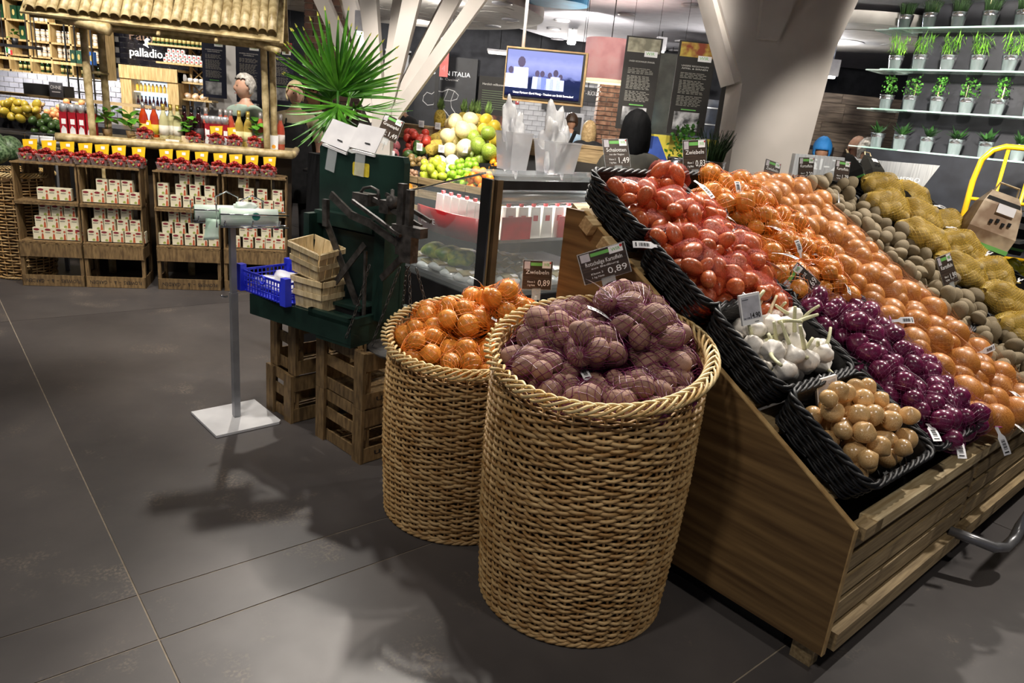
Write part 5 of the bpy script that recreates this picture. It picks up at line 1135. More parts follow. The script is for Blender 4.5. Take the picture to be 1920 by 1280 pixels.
# berry boxes, price labels
for i in range(6):
    o = thing('berry_box', 'small orange berry carton with green lid edge beside the yellow melons', 'carton', group='berry cartons'); s = .30 + .075 * (i % 2) + .05 * (i // 2); t_ = .98 - .11 * (i // 2); o.matrix_world = DM @ Matrix.Translation((s, t_, dz(t_) + .0)) @ Matrix.Rotation(.28, 4, 'X'); MB().box((0, 0, .0), (.068, .1, .04)).build('carton', m_blk, o); MB().box((0, -.005, .022), (.056, .05, .006)).build('fruit_window', mat('berry_print', '#c8862e', '#8a3a20', scale=60), o); MB().box((0, .038, .022), (.056, .02, .006)).build('green_print', m_teagr, o)
for s, t_, z in ((-.95, 1.09, 1.40), (-.72, 1.08, 1.40), (-.33, 1.08, 1.40), (-.10, 1.08, 1.40), (.25, 1.08, 1.40), (.6, 1.08, 1.40), (-.32, .44, 1.23), (-.08, .46, 1.24), (.13, .52, 1.26), (.38, .80, 1.34), (-.45, .24, 1.15)):
    o = thing('price_label', 'small white electronic price label clipped to the fruit display', 'price label', group='price labels on the fruit display'); o.matrix_world = DM @ Matrix.Translation((s, t_ - .02, z)) @ Matrix.Rotation(.1, 4, 'Z'); MB().box((0, 0, .02), (.062, .006, .062)).build('label_case', m_white, o); MB().box((0, -.0035, .024), (.046, .001, .034)).build('screen', mat('eink', '#b9b9be', '#cfcfd4', scale=60), o)
# wicker bowl of mandarins lower on the display front
o = thing('wicker_bowl', 'low wicker bowl of mandarins under the front of the fruit display', 'bowl'); o.matrix_world = KM @ Matrix.Translation((.02, 1.35, 1.02)); MB().lathe([(0, 0), (.18, 0), (.24, .07), (.23, .07), (.17, .015), (0, .015)], 24).build('bowl', m_wick, o, True); MB().box((0, 0, -.5), (.3, .3, 1.0)).build('pedestal', m_black, o)
g = np.random.default_rng(2)
for i in range(20):
    a, r = g.random() * 6.28, .2 * sqrt(g.random()); oo_ = obj('mandarin', FMESH['mandarin'][i % 2], None, label='orange mandarin piled in the wicker bowl', cat='fruit', group='mandarins in the wicker bowl', scale=.034); oo_.location = KM @ Vector((.02 + r * cos(a), 1.35 + r * sin(a), 1.07 + .05 * (1 - r / .2)))
# chalkboard-style price signs
m_sign = mat('sign_wood', '#2a211b', '#4a3c32', rough=.45, scale=3, stretch=(3, 40, 40), detail=4); m_sgreen = mat('sign_green', '#5aa845', '#7cc466'); m_chalk = mat('chalk_white', '#f0f0ee', rough=.7); m_photo = mat('sign_photo', '#8d86a0', '#dcd8d4', scale=9)
def price_sign(tl, tr, bl, head, price, label, sub=None, group='dark wood-look price signs', foot=True, dim=False):
    tl, tr, bl = Vector(tl), Vector(tr), Vector(bl); w = (tr - tl).length; h = (tl - bl).length
    o = thing('price_sign', label, 'price sign', group=group); M = frame(tr - tl, tl - bl, bl); o.matrix_world = M
    MB().box((w / 2, h / 2, 0), (w, h, .004)).build('board', m_sign, o); MB().box((w / 2, h / 2, -.0005), (w * 1.04, h * 1.04, .002)).build('acrylic_edge', m_acr, o)
    MB().box((w * .5, h * .88, .0026), (w * .5, h * .11, .0008)).build('green_band', m_sgreen, o); MB().box((w * .13, h * .84, .003), (w * .2, h * .26, .0008)).build('photo_print', m_photo, o)
    lg = MB().box((w * .8, h * .87, .003), (w * .3, h * .24, .0008)).build('logo_panel', m_white, o); obj('lettering', text_mesh('WIR', h * .16, m_sgreen, width=w * .2), o, loc=(w * .8, h * .87, .0036)); MB().lathe([(0, 0), (w * .03, 0), (w * .03, .0006), (0, .0006)], 10, None, (w * .92, h * .94, .0036)).build('red_dot', m_prd, o)
    obj('lettering', text_mesh(head, h * .2, m_chalk, width=w * (.8 if len(head) > 6 else .6)), o, loc=(w * .5, h * .60, .003))
    if sub: obj('lettering', text_mesh(sub, h * .09, m_chalk, width=w * .6), o, loc=(w * .5, h * .44, .003))
    obj('lettering', text_mesh(price, h * .30, m_chalk, width=w * .42), o, loc=(w * .74, h * .22, .003))
    obj('lettering', text_mesh('Klasse 2', h * .09, m_chalk, width=w * .26), o, loc=(w * .3, h * .26, .003)); obj('lettering', text_mesh('1 kg Netz', h * .09, m_chalk, width=w * .26), o, loc=(w * .3, h * .14, .003))
    if foot: MB().box((w / 2, -.02, 0), (w * .3, .05, .008)).build('clear_foot', m_acr, o); MB().tube([(w / 2, -.03, 0), (w / 2, -.09, -.01)], .006, 6).build('foot_stem', m_acr, o)
price_sign((.208, 2.5, 1.152), (.363, 2.52, 1.212), (.2385, 2.49, 1.051), 'Rotschalige Kartoffeln', '0,89', 'tilted dark price sign reading Rotschalige Kartoffeln above the red potatoes', 'aus Bedburg')
price_sign((.023, 3.0, 1.017), (.146, 3.02, 1.02), (.020, 2.99, .896), 'Zwiebeln', '0,89', 'dark price sign reading 0,89 behind the basket of orange-netted onions')
price_sign((.691, 3.55, 1.548), (.804, 3.58, 1.563), (.735, 3.54, 1.415), 'Zwiebeln', '0,83', 'dark price sign reading 0,83 above the shallots and orange nets')
price_sign((.301, 3.45, 1.521), (.417, 3.48, 1.532), (.350, 3.40, 1.407), 'Schalotten', '1,49', 'pale tilted price sign reading Schalotten behind the shallots', 'aus der Region')
price_sign((1.034, 2.75, 1.099), (1.093, 2.79, 1.18), (1.112, 2.73, 1.005), 'Zwiebeln rot', '1,69', 'tilted dark price sign reading 1,69 between garlic and orange nets')
price_sign((1.20, 4.0, 1.49), (1.29, 4.02, 1.47), (1.25, 3.98, 1.39), 'Zwiebeln', '0,99', 'small leaning dark price sign in front of the white column')
price_sign((1.43, 4.0, 1.52), (1.52, 4.03, 1.525), (1.44, 3.99, 1.41), 'Kartoffeln', '2,20', 'small upright dark price sign beside the white column')
price_sign((1.61, 4.0, 1.525), (1.70, 4.03, 1.52), (1.63, 3.99, 1.42), 'Kartoffeln', '1,79', 'small dark price sign in front of the steel counter')
price_sign((1.99, 3.45, 1.14), (2.06, 3.47, 1.17), (2.03, 3.42, 1.01), 'Kartoffeln', '1,99', 'price sign stuck between loose potatoes and yellow sacks')
price_sign((-1.13, 5.6, 1.52), (-.98, 5.55, 1.47), (-1.16, 5.58, 1.36), 'Granatapfel', '1,49', 'dark wood-look price sign over the pomegranates beside the palm')
m_eink = mat('eink_panel', '#a9a9b2', '#c4c4cc', rough=.3, scale=30)
for tl, tr, bl, pr, lb in (((.728, 2.35, 1.092), (.80, 2.375, 1.108), (.764, 2.335, .996), '14.90', 'white electronic price label reading 14.90 above the garlic tray'), ((1.017, 2.25, .862), (1.092, 2.28, .88), (1.036, 2.24, .748), '2.99', 'white electronic price label reading 2.99 above the loose yellow onions')):
    tl, tr, bl = Vector(tl), Vector(tr), Vector(bl); w = (tr - tl).length; h = (tl - bl).length; o = thing('price_label', lb, 'price label'); o.matrix_world = frame(tr - tl, tl - bl, bl)
    MB().box((w / 2, h / 2, -.003), (w, h, .01)).build('label_case', m_white, o); MB().box((w / 2, h * .54, .0025), (w * .86, h * .74, .001)).build('screen', m_eink, o)
    obj('lettering', text_mesh(pr, h * .24, m_ink, width=w * .48, bold=.0004), o, loc=(w * .64, h * .27, .0035)); obj('lettering', text_mesh('1 kg = ' + pr, h * .06, m_ink, width=w * .3), o, loc=(w * .22, h * .22, .0035)); MB().box((w * .25, h * .82, .0033), (w * .3, h * .02, .0005)).build('print', m_ink, o); MB().box((w * .7, h * .07, .0025), (w * .2, h * .02, .001)).build('print', m_ink, o)
    MB().tube([(w / 2, h * .9, -.008), (w / 2, h * 1.02, -.03), (w / 2, h * .6, -.08)], .003, 5).build('holder_arm', m_white, o)
# ================================================================ room shell
CZ = 2.75
m_ceil = mat('white_ceiling', '#b9bac6', '#c4c5d0', rough=.8); m_cdark = mat('dark_ceiling', '#1a1b20', '#26272c', rough=.8); m_cgrey = mat('grey_concrete', '#77736e', '#8d8882', rough=.8, scale=3)
m_tile = mat('wall_tile', '#b9bbc2', '#cfd1d6', rough=.25); m_bwall = mat('anthracite_wall', '#1c1e24', '#272a31', rough=.5); m_grout = mat('grout', '#8a8b90'); m_pl = mat('pale_plaster', '#8d8f95', '#a0a2a8', rough=.8)
YB = 12.6
MB().box((-.5, YB + .1, 1.6), (24, .2, 3.4)).build('wall_back', mat('dark_back_plaster', '#36383f', '#43454c', rough=.8), kind='structure')
MB().box((-9.6, 5.5, 1.6), (.2, 15, 3.4)).build('wall_left', m_pl, kind='structure'); MB().box((9.0, 5.5, 1.6), (.2, 15, 3.4)).build('wall_right', m_bwall, kind='structure')
MB().box((0, 5, 3.72), (22, 18, .1)).build('ceiling', m_cdark, kind='structure')
# suspended white ceiling field
MB().prism([(-.3, 7.0), (2.6, 5.6), (6.5, 5.2), (8.5, 9.0), (6.0, 12.0), (.2, 12.0), (-1.2, 9.5)], CZ, CZ + .06).build('trim_1', m_ceil, kind='structure')
MB().prism([(.3, 6.1), (7.0, 2.5), (8.5, 4.8), (2.4, 5.7), (-.2, 7.0)], CZ + .12, CZ + .2).build('trim_2', m_cgrey, kind='structure')
# track with spots
tk = thing('light_track', 'black ceiling light track running across the white ceiling', 'light track'); 
MB().tube([(.15, 6.2, 2.68), (3.4, 5.0, 2.68)], .03, 4).build('track_rail', m_dark, tk); MB().tube([(3.4, 5.0, 2.68), (8, 3.3, 2.68)], .03, 4).build('track_rail', m_dark, tk)
for x in (.5, 1.5, 2.5): MB().tube([(x, 6.2 - (x - .15) * .37, 2.95), (x, 6.2 - (x - .15) * .37, 3.7)], .006, 4).build('drop_rod', m_dark, tk)
m_lamp = mat('lamp_glow', '#ffffff', emit=9.); m_house = mat('lamp_housing', '#9a9aa0', '#b4b4ba', rough=.4)
def ceiling_spot(x, y, z, label, group, tgt=None):
    o = thing('spotlight', label, 'spotlight', (x, y, z), group=group)
    MB().box((0, 0, .10), (.12, .12, .16)).build('housing', m_house, o); MB().lathe([(0, .0), (.05, 0), (.055, .03), (0, .03)], 16).build('lens', m_lamp, o); MB().tube([(0, 0, .18), (0, 0, CZ - z + .02 if z < CZ else .3)], .008, 5).build('stem', m_dark, o)
SPL = []
for x, y, z in ((.62, 6.3, 2.66), (1.62, 5.95, 2.60), (-1.52, 6.6, 2.12), (-1.28, 6.9, 2.20), (-.98, 7.9, 2.28), (-.93, 7.4, 2.2), (2.55, 7.8, 2.35), (3.0, 8.0, 2.25), (1.5, 9.8, 2.5), (2.6, 10.6, 2.5), (.4, 10.4, 2.55)): ceiling_spot(x, y, z, 'box-shaped grey spotlight hanging under the ceiling', 'hanging spotlights'); SPL.append((x, y, z))
for i, (x, y, z) in enumerate([q for q in SPL if q[2] < 2.3]):      # unseen point lights added above these fixtures to brighten the ceiling
    d = bpy.data.lights.new('ceiling_fill_light', 'POINT'); d.energy = 8; d.color = (.86, .9, 1) if x > 0 else (1, .95, .9); d.shadow_soft_size = .06; lo_ = bpy.data.objects.new('ceiling_fill_light', d); COL.objects.link(lo_); lo_.location = (x, y, z + .26)
for x, y in ((.23, 9.64), (.15, 10.6), (.24, 11.9), (2.05, 11.9), (1.9, 10.6), (1.2, 11.2), (.9, 8.6), (2.9, 11.6), (1.4, 7.6)):
    o = thing('downlight', 'round recessed downlight with bright lens in the white ceiling', 'downlight', (x, y, CZ - .012), group='recessed downlights in the ceiling'); MB().lathe([(.055, -.004), (.10, -.004), (.10, .012), (.055, .012)], 22).build('ring', m_house, o, True); MB().lathe([(0, 0), (.055, 0), (.055, .01), (0, .01)], 18).build('lens', m_lamp, o)
# perforated ceiling discs over the white trees
m_disc = mat('disc_white', '#bcb8b2', '#cbc7c1', rough=.7); m_hole_b = mat('blue_lit_hole', '#2a22b0', '#4a3ee0', emit=.35); m_hole_g = mat('grey_hole', '#5a5852', '#6e6b64'); m_hole_d = mat('dark_hole', '#0c0c0e', '#18181a')
def disc(cx, cy, z, R, label, seed, holes):
    o = thing('ceiling_disc', label, 'ceiling disc', (cx, cy, z)); MB().lathe([(0, 0), (R, 0), (R, .10), (0, .10)], 64).build('disc_plate', m_disc, o)
    for hx, hy, hr, k in holes: MB().lathe([(0, -.002), (hr, -.002), (hr, .004), (0, .004)], 28, None, (hx, hy, 0)).build('hole', (m_hole_b, m_hole_g, m_hole_d)[k], o); MB().lathe([(hr, -.004), (hr + .012, -.004), (hr + .012, .002), (hr, .002)], 28, None, (hx, hy, 0)).build('hole_rim', m_disc, o)
g = np.random.default_rng(5)
hl = []
for i in range(220):
    r = g.uniform(.06, .24); a = g.random() * 6.28; d = g.uniform(.1, 1.75 - r)
    x, y = d * cos(a), d * sin(a)
    if all(hypot(x - q[0], y - q[1]) > r + q[2] + .04 for q in hl): hl.append((x, y, r, int(g.choice([0, 1, 1, 0]))))
    if len(hl) > 44: break
disc(-1.95, 8.6, 2.60, 1.95, 'white perforated ceiling disc with blue lit holes above the left white tree', 1, hl)
disc(2.95, 7.75, 2.60, 1.1, 'white perforated ceiling disc with a large dark opening by the plant wall', 2, [(-.02, -.38, .32, 2), (.05, .25, .24, 1), (.6, .1, .15, 0), (-.6, .2, .16, 1), (-.2, .7, .14, 1), (.55, -.5, .12, 1), (-.6, -.45, .1, 1)])
for x, y in ((-.41, 7.55), (-.37, 8.77), (-.61, 9.56), (2.5, 6.95)):
    o = thing('downlight', 'round recessed downlight set into a perforated ceiling disc', 'downlight', (x, y, 2.592), group='downlights in the discs'); MB().lathe([(.055, -.004), (.10, -.004), (.10, .012), (.055, .012)], 22).build('ring', m_house, o, True); MB().lathe([(0, 0), (.055, 0), (.055, .01), (0, .01)], 18).build('lens', m_lamp, o)
MB().lathe([(0, 0), (.3, 0), (.3, .08), (0, .08)], 40, None, (.12, 7.6, 2.64)).build('blue_ceiling_disc', mat('blue_paint', '#2f86b8', '#3c98c9'), None, label='small plain blue disc hanging at the edge of the white ceiling', cat='ceiling disc')
# flat glowing ceiling panels far back, air vent, pipes
m_panel = mat('panel_glow', '#fff6e6', emit=3.)
for x, y, z, w in ((-1.45, 10.8, 2.72, .5), (-1.0, 10.4, 2.70, .5), (-.62, 11.9, 2.46, .35), (1.95, 11.5, 2.3, .5), (-2.55, 9.5, 2.36, .4), (.0, 12.2, 2.5, .3)):
    o = thing('ceiling_lamp', 'flat glowing lamp under the dark part of the ceiling', 'lamp', (x, y, z), group='flat ceiling lamps'); MB().box((0, 0, 0), (w, .25, .02)).build('diffuser', m_panel, o); MB().box((0, 0, .03), (w + .03, .28, .03)).build('lamp_tray', m_house, o); MB().tube([(0, 0, .04), (0, 0, 3.66 - z)], .006, 4).build('drop_rod', m_dark, o)
o = thing('air_vent', 'square louvred air vent hanging under the dark ceiling', 'air vent', (-.5, 10.0, 2.66)); MB().box((0, 0, .05), (.85, .85, .04)).build('vent_plate', m_cgrey, o)
for k in range(3): MB().box((0, 0, .02 - .008 * k), (.6 - .17 * k, .6 - .17 * k, .01)).build('louvre', m_cgrey, o)
for i, (y, z) in enumerate(((9.2, 3.3), (10.4, 3.2), (11.6, 3.1), (8.0, 3.4))): MB().tube([(-9, y, z), (-.5, y + .6, z)], .07, 8).build('ceiling_pipe', m_dark, None, True, label='dark service pipe running under the dark ceiling', cat='pipe', group='ceiling pipes')
# brick pillars (bricks as parts over a core)
def brick_pillar(name, label, cx, cy, w, z0, z1, c1, c2, seed):
    o = thing(name, label, 'pillar', (cx, cy, 0)); mo = mat('mortar_' + c1[1:], '#5a524a', '#6e655c'); MB().box((0, 0, (z1) / 2), (w - .02, w - .02, z1)).build('core', mo, o)
    mb_ = mat('brick_' + c1[1:], c1, c2, rough=.8, scale=14, rnd=.35, bump=.2); bl, bh = .21, .065; me = MB().box((0, 0, 0), (bl - .012, .03, bh - .012)).mesh('brick', mb_); me2 = MB().box((0, 0, 0), (bl / 2 - .012, .03, bh - .012)).mesh('brick', mb_)
    n = int((z1 - z0) / bh); m_ = max(1, round(w / bl))
    for r in range(n):
        z = z0 + (r + .5) * bh
        for side in (0, 1):
            xs = [(-w / 2 + bl * (i + .5), me) for i in range(m_)] if r % 2 == 0 else [(-w / 2 + bl / 4, me2)] + [(-w / 2 + bl * (i + 1), me) for i in range(m_ - 1)] + [(w / 2 - bl / 4, me2)]
            for x, q in xs:
                if side == 0: obj('brick', q, o, loc=(x, -w / 2 + .004 + random.uniform(-.003, .003), z))
                else: obj('brick', q, o, loc=(w / 2 - .004 if cx < 0 else -w / 2 + .004, x, z), rot=(0, 0, pi / 2))
brick_pillar('brick_pillar', 'dark brown brick pillar behind the palm', -2.26, 8.7, .63, 1.35, 3.0, '#2e1e18', '#4d3226', 1)
brick_pillar('brick_pillar', 'lit light brown brick pillar beside the bottle return', 1.12, 11.2, .42, 1.3, 2.5, '#6d4a38', '#a07a60', 2)

# ================================================================ white branching columns
m_col = mat('white_column', '#a9a29b', '#b9b2ab', rough=.7, scale=2)
def beam(o, a, b, w0, w1, d=.12, nm='branch'):
    a, b = Vector(a), Vector(b); M = frame((b - a), (0, 1, 0), a); L = (b - a).length
    V = [(0, -d / 2, -w0 / 2), (0, d / 2, -w0 / 2), (0, d / 2, w0 / 2), (0, -d / 2, w0 / 2), (L, -d / 2, -w1 / 2), (L, d / 2, -w1 / 2), (L, d / 2, w1 / 2), (L, -d / 2, w1 / 2)]
    MB().add(V, [(3, 2, 1, 0), (4, 5, 6, 7), (0, 1, 5, 4), (1, 2, 6, 5), (2, 3, 7, 6), (3, 0, 4, 7)]).build(nm, m_col, o).matrix_local = M
wt = thing('white_tree_column', 'white steel tree column with many slender branches behind the palm', 'column', (-1.26, 6.3, 0))
MB().box((0, 0, .78), (.16, .16, 1.56)).build('trunk', m_col, wt)
for dx, dy, w in ((-.62, .1, .13), (-.42, .3, .12), (-.20, -.1, .16), (.0, .25, .14), (.14, -.15, .15), (.40, .1, .13), (.62, -.2, .11), (.3, .6, .1), (-.5, .6, .1)): beam(wt, (dx * .08, dy * .05, 1.42), (dx * 1.3, dy + .45, 2.62), .085, w)
wc = thing('white_column', 'broad white sculpted column forking towards the ceiling behind the onions', 'column', (1.78, 5.75, 0))
MB().prism([(-.26, 0), (.26, 0), (.26, 1.5), (.30, 2.25), (.50, 3.0), (.0, 3.0), (-.13, 2.26), (-.27, 2.26), (-.24, 3.0), (-.75, 3.0), (-.60, 2.55), (-.31, 1.96)], -.2, .25, axis=1).build('trunk', m_col, wc)
MB().prism([(-.13, 2.26), (-.27, 2.26), (-.33, 3.0), (.06, 3.0)], -.27, -.2, axis=1).build('raised_rib', m_col, wc)
beam(wc, (-.33, .05, 1.96), (-.80, .1, 3.0), .05, .07, .42)

# ================================================================ TV, pink lamp, banners
m_scr = bpy.data.materials.new('tv_picture'); m_scr.use_nodes = True
def tvmat(m):
    nt = m.node_tree; N = nt.nodes; L = nt.links; b = N['Principled BSDF']; tc = N.new('ShaderNodeTexCoord'); sp = N.new('ShaderNodeSeparateXYZ'); L.new(tc.outputs['Generated'], sp.inputs[0])
    no = N.new('ShaderNodeTexNoise'); no.inputs['Scale'].default_value = 9; L.new(tc.outputs['Generated'], no.inputs['Vector']); ad = N.new('ShaderNodeMath'); ad.operation = 'MULTIPLY_ADD'; ad.inputs[1].default_value = .16; L.new(no.outputs['Fac'], ad.inputs[0]); L.new(sp.outputs['Z'], ad.inputs[2])
    r = N.new('ShaderNodeValToRGB'); e = r.color_ramp.elements; e[0].position = .1; e[0].color = lin('#10103a'); e[1].position = .95; e[1].color = lin('#9ea6e8')
    for p, c in ((.18, '#26305a'), (.34, '#1c2750'), (.50, '#232b5c'), (.56, '#8f98dc'), (.8, '#b4baf4')): q = e.new(p); q.color = lin(c)
    L.new(ad.outputs[0], r.inputs[0]); b.inputs['Base Color'].default_value = (0, 0, 0, 1); L.new(r.outputs[0], b.inputs['Emission Color']); b.inputs['Emission Strength'].default_value = .95; b.inputs['Roughness'].default_value = .2
tvmat(m_scr)
tv = thing('hanging_screen', 'television screen in a wooden frame hanging from the ceiling', 'television', (.055, 6.05, 1.9), radians(-5)); 
MB().box((0, .06, 0), (.64, .14, .40)).build('wooden_frame', mat('tv_frame', '#8a6e46', '#a88c60'), tv); MB().box((-.005, -.013, .006), (.615, .012, .365)).build('bezel', m_black, tv); sc_o = MB().box((-.01, -.021, .008), (.59, .005, .34)).build('screen', m_scr, tv)
def emat(n, c, e=1.): return mat(n, c, emit=e)
fig = [(x_, h_ * 1.35, c_) for x_, h_, c_ in [(-.27, .10, '#c8c8f0'), (-.19, .15, '#d8d8ff'), (-.06, .09, '#8f98c8'), (-.02, .09, '#4a58b8'), (.04, .085, '#7f88c0'), (.085, .1, '#a8b0d8'), (.125, .08, '#8890c8')]]
for x, h, c in fig:
    MB().prism([(x - h * .3, -.10), (x + h * .3, -.10), (x + h * .28, -.1 + h * .75), (x - h * .28, -.1 + h * .75)], -.0245, -.0235, axis=1).build('pictured_figure', emat('tv_' + c[1:], c), tv)
    MB().prism([(x + h * .15 * cos(k), -.1 + h * .95 + h * .2 * sin(k)) for k in np.linspace(0, 6.28, 11)[:-1]], -.0245, -.0235, axis=1).build('pictured_head', emat('tv_head', '#2c2440', .6), tv)
obj('lettering', text_mesh('Unser Partner: Gerd Moog - Trauben aus Brühl Bornsdorf', .022, emat('tv_white', '#ffffff', 1.6), width=.48), tv, loc=(-.0, -.0255, -.135), rot=(pi / 2, 0, 0))
MB().tube([(-.20, .06, .2), (-.20, .06, 1.1)], .014, 10).build('ceiling_pole', m_white, tv, True)
for x in (.27, .285): MB().tube([(x, .06, .2), (x, .06, 1.1)], .002, 4).build('wire', m_dark, tv)
m_pink = mat('pink_shade', '#d99a98', '#e6aeaa', rough=.9, emit=.35)
lp = thing('pendant_lamp', 'large pink drum lamp shade hanging beside the television', 'lamp', (.68, 7.6, 1.97)); MB().lathe([(.245, .03), (.245, .40), (.24, .40), (.24, .03)], 40).build('drum_shade', m_pink, lp, True); MB().lathe([(.246, 0), (.246, .03), (.24, .03), (.24, 0)], 40).build('shade_rim', mat('shade_rim', '#e6dcb8', emit=.8), lp, True); MB().lathe([(0, .02), (.24, .02), (.24, .025), (0, .025)], 32).build('diffuser', mat('shade_glow', '#fff0d0', emit=2.), lp); MB().tube([(0, 0, .4), (0, 0, 1.03)], .005, 5).build('cable', m_dark, lp); MB().lathe([(.0, .99), (.30, .99), (.30, 1.02), (0, 1.02)], 40).build('ceiling_rose', m_disc, lp, True)
pd = bpy.data.lights.new('pendant_bulb', 'POINT'); pd.energy = 18; pd.color = (1, .85, .7); pd.shadow_soft_size = .08; po = bpy.data.objects.new('pendant_bulb', pd); COL.objects.link(po); po.location = (.68, 7.6, 2.15)
m_banner = mat('black_banner', '#16130f', '#1f1b16', rough=.6); m_ban2 = mat('navy_banner', '#12162a', '#191e36', rough=.6); m_bt = mat('banner_text', '#8d8a82'); m_bh = mat('banner_heading', '#d4d2cc')
def banner(x0, x1, y, z0, z1, bm_, head, pic, photo, label, yaw=0.):
    w, h = x1 - x0, z1 - z0; o = thing('hanging_banner', label, 'banner', ((x0 + x1) / 2, y, z0), yaw, 'hanging text banners'); MB().box((0, 0, h / 2), (w, .015, h)).build('panel', bm_, o)
    MB().box((0, -.0085, h * .91), (w * .9, .002, h * .15)).build('top_picture', mat('pic_' + pic[0][1:], pic[0], pic[1], scale=9, lo=.4, hi=.6), o)
    MB().box((w * .22, -.0105, h * .825), (w * .36, .002, h * .06)).build('logo_panel', m_white, o); obj('lettering', text_mesh('WIR', h * .045, m_sgreen, width=w * .24), o, loc=(w * .2, -.012, h * .828), rot=(pi / 2, 0, 0))
    for i, t in enumerate(head): obj('lettering', text_mesh(t, h * .024, m_bh, width=w * min(.72, .05 * len(t))), o, loc=(0, -.0085, h * (.74 - .028 * i)), rot=(pi / 2, 0, 0))
    L_ = MB(); g = np.random.default_rng(len(label))
    for k in range(22):
        if k in (4, 14): continue
        z = h * (.665 - .0165 * k); x = 0
        ww = w * .72 * g.uniform(.82, 1); n = 6; a = -w * .36
        for q in range(n): l = ww / n * g.uniform(.6, .95); L_.box((a + l / 2, -.0083, z), (l, .001, h * .0075)); a += ww / n
    L_.build('body_text', m_bt, o, kind='stuff'); MB().box((0, -.0085, h * .275), (w * .4, .001, h * .012)).build('green_caption', m_sgreen, o)
    MB().box((-.01, -.0085, h * .15), (w * .68, .002, h * .2)).build('black_white_photo', mat('photo_' + photo, '#3a3a3c', '#c4c4c6', scale=7 if photo == 'a' else 12, lo=.4, hi=.6), o)
    for sx in (-.36, .36): MB().tube([(sx * w, 0, h), (sx * w, 0, CZ - z0)], .0015, 4).build('hanging_wire', m_dark, o)
banner(.76, 1.085, 7.0, 1.56, 2.36, m_banner, ['UNSER REGIONALER SPARGEL'], ('#7d7a66', '#b9b39a'), 'a', 'black hanging banner headed UNSER REGIONALER SPARGEL with asparagus picture')
banner(1.235, 1.575, 7.0, 1.56, 2.365, m_banner, ['UNSERE REGIONALEN', 'ÄPFEL & BIRNEN'], ('#8a3a1c', '#c9b24a'), 'b', 'black hanging banner headed ÄPFEL & BIRNEN with apple picture')
banner(1.70, 2.04, 7.1, 1.56, 2.36, m_banner, ['UNSERE REGIONALEN'], ('#6a7a3c', '#a9b070'), 'b', 'black hanging banner half hidden behind the broad white column')
banner(-3.615, -3.36, 8.2, 1.46, 2.12, m_ban2, ['UNSERE REGIONALEN', 'KARTOFFELN'], ('#4a342c', '#8a6a5c'), 'a', 'navy hanging banner beside the wine shelves')
banner(-3.25, -2.97, 8.2, 1.44, 2.12, m_ban2, ['UNSERE REGIONALEN', 'ZWIEBELN'], ('#5a4034', '#a08070'), 'b', 'navy hanging banner behind the grey-haired person')
banner(-2.885, -2.63, 8.2, 1.47, 2.10, m_ban2, ['UNSERE REGIONALEN', 'BEEREN'], ('#6a1f2a', '#b0504a'), 'a', 'navy hanging banner with berry picture above the person in the cream cap')

# ================================================================ back wall fittings on the right half
o = thing('italy_panel', 'tall black wall panel lettered ITALIA with a white line map of Italy', 'wall panel', (-1.49, YB - .12, 0)); MB().box((0, .03, 1.19), (1.0, .12, 2.38)).build('panel', m_bwall, o)
obj('lettering', text_mesh('BUON ITALIA', .10, mat('white_glow', '#ffffff', emit=.5), width=.62), o, loc=(.08, -.032, 2.12), rot=(pi / 2, 0, 0)); obj('lettering', text_mesh("la Cucina'", .05, m_white, width=.3), o, loc=(.06, -.03, 2.03), rot=(pi / 2, 0, 0))
mp = [(-.35, 1.74), (-.3, 1.80), (-.22, 1.78), (-.15, 1.84), (-.05, 1.83), (.05, 1.88), (.15, 1.86), (.22, 1.80), (.2, 1.74), (.1, 1.70), (.12, 1.6), (.2, 1.5), (.27, 1.38), (.33, 1.3), (.3, 1.22), (.22, 1.25), (.15, 1.38), (.05, 1.5), (-.05, 1.6), (-.18, 1.62), (-.28, 1.60), (-.36, 1.66)]
mm_ = MB(); mm_.tube([(x, -.03, z) for x, z in mp], .006, 4, closed=True); mm_.build('map_outline', m_white, o)
for a, b in (((-.15, 1.84), (-.18, 1.62)), ((.05, 1.88), (-.05, 1.6)), ((.15, 1.86), (.1, 1.70)), ((-.05, 1.7), (.1, 1.70))): MB().tube([(a[0], -.03, a[1]), (b[0], -.03, b[1])], .004, 4).build('map_line', m_white, o)
o = thing('express_sign', 'narrow red hanging sign numbered 4 in front of the Italy panel', 'sign', (-1.46, 11.8, 2.05)); MB().box((-.09, 0, .05), (.06, .03, 1.1)).build('post', m_black, o); MB().box((.0, 0, .2), (.14, .02, .42)).build('sign_panel', mat('red_sign', '#b8524e', '#cf6a64', emit=.3), o); obj('lettering', text_mesh('Express\nKasse', .04, m_redc, width=.1), o, loc=(0, -.012, .27), rot=(pi / 2, 0, 0)); obj('lettering', text_mesh('4', .14, m_redc), o, loc=(0, -.012, .10), rot=(pi / 2, 0, 0)); MB().tube([(-.09, 0, .6), (-.09, 0, 1.6)], .008, 4).build('hanger', m_dark, o)
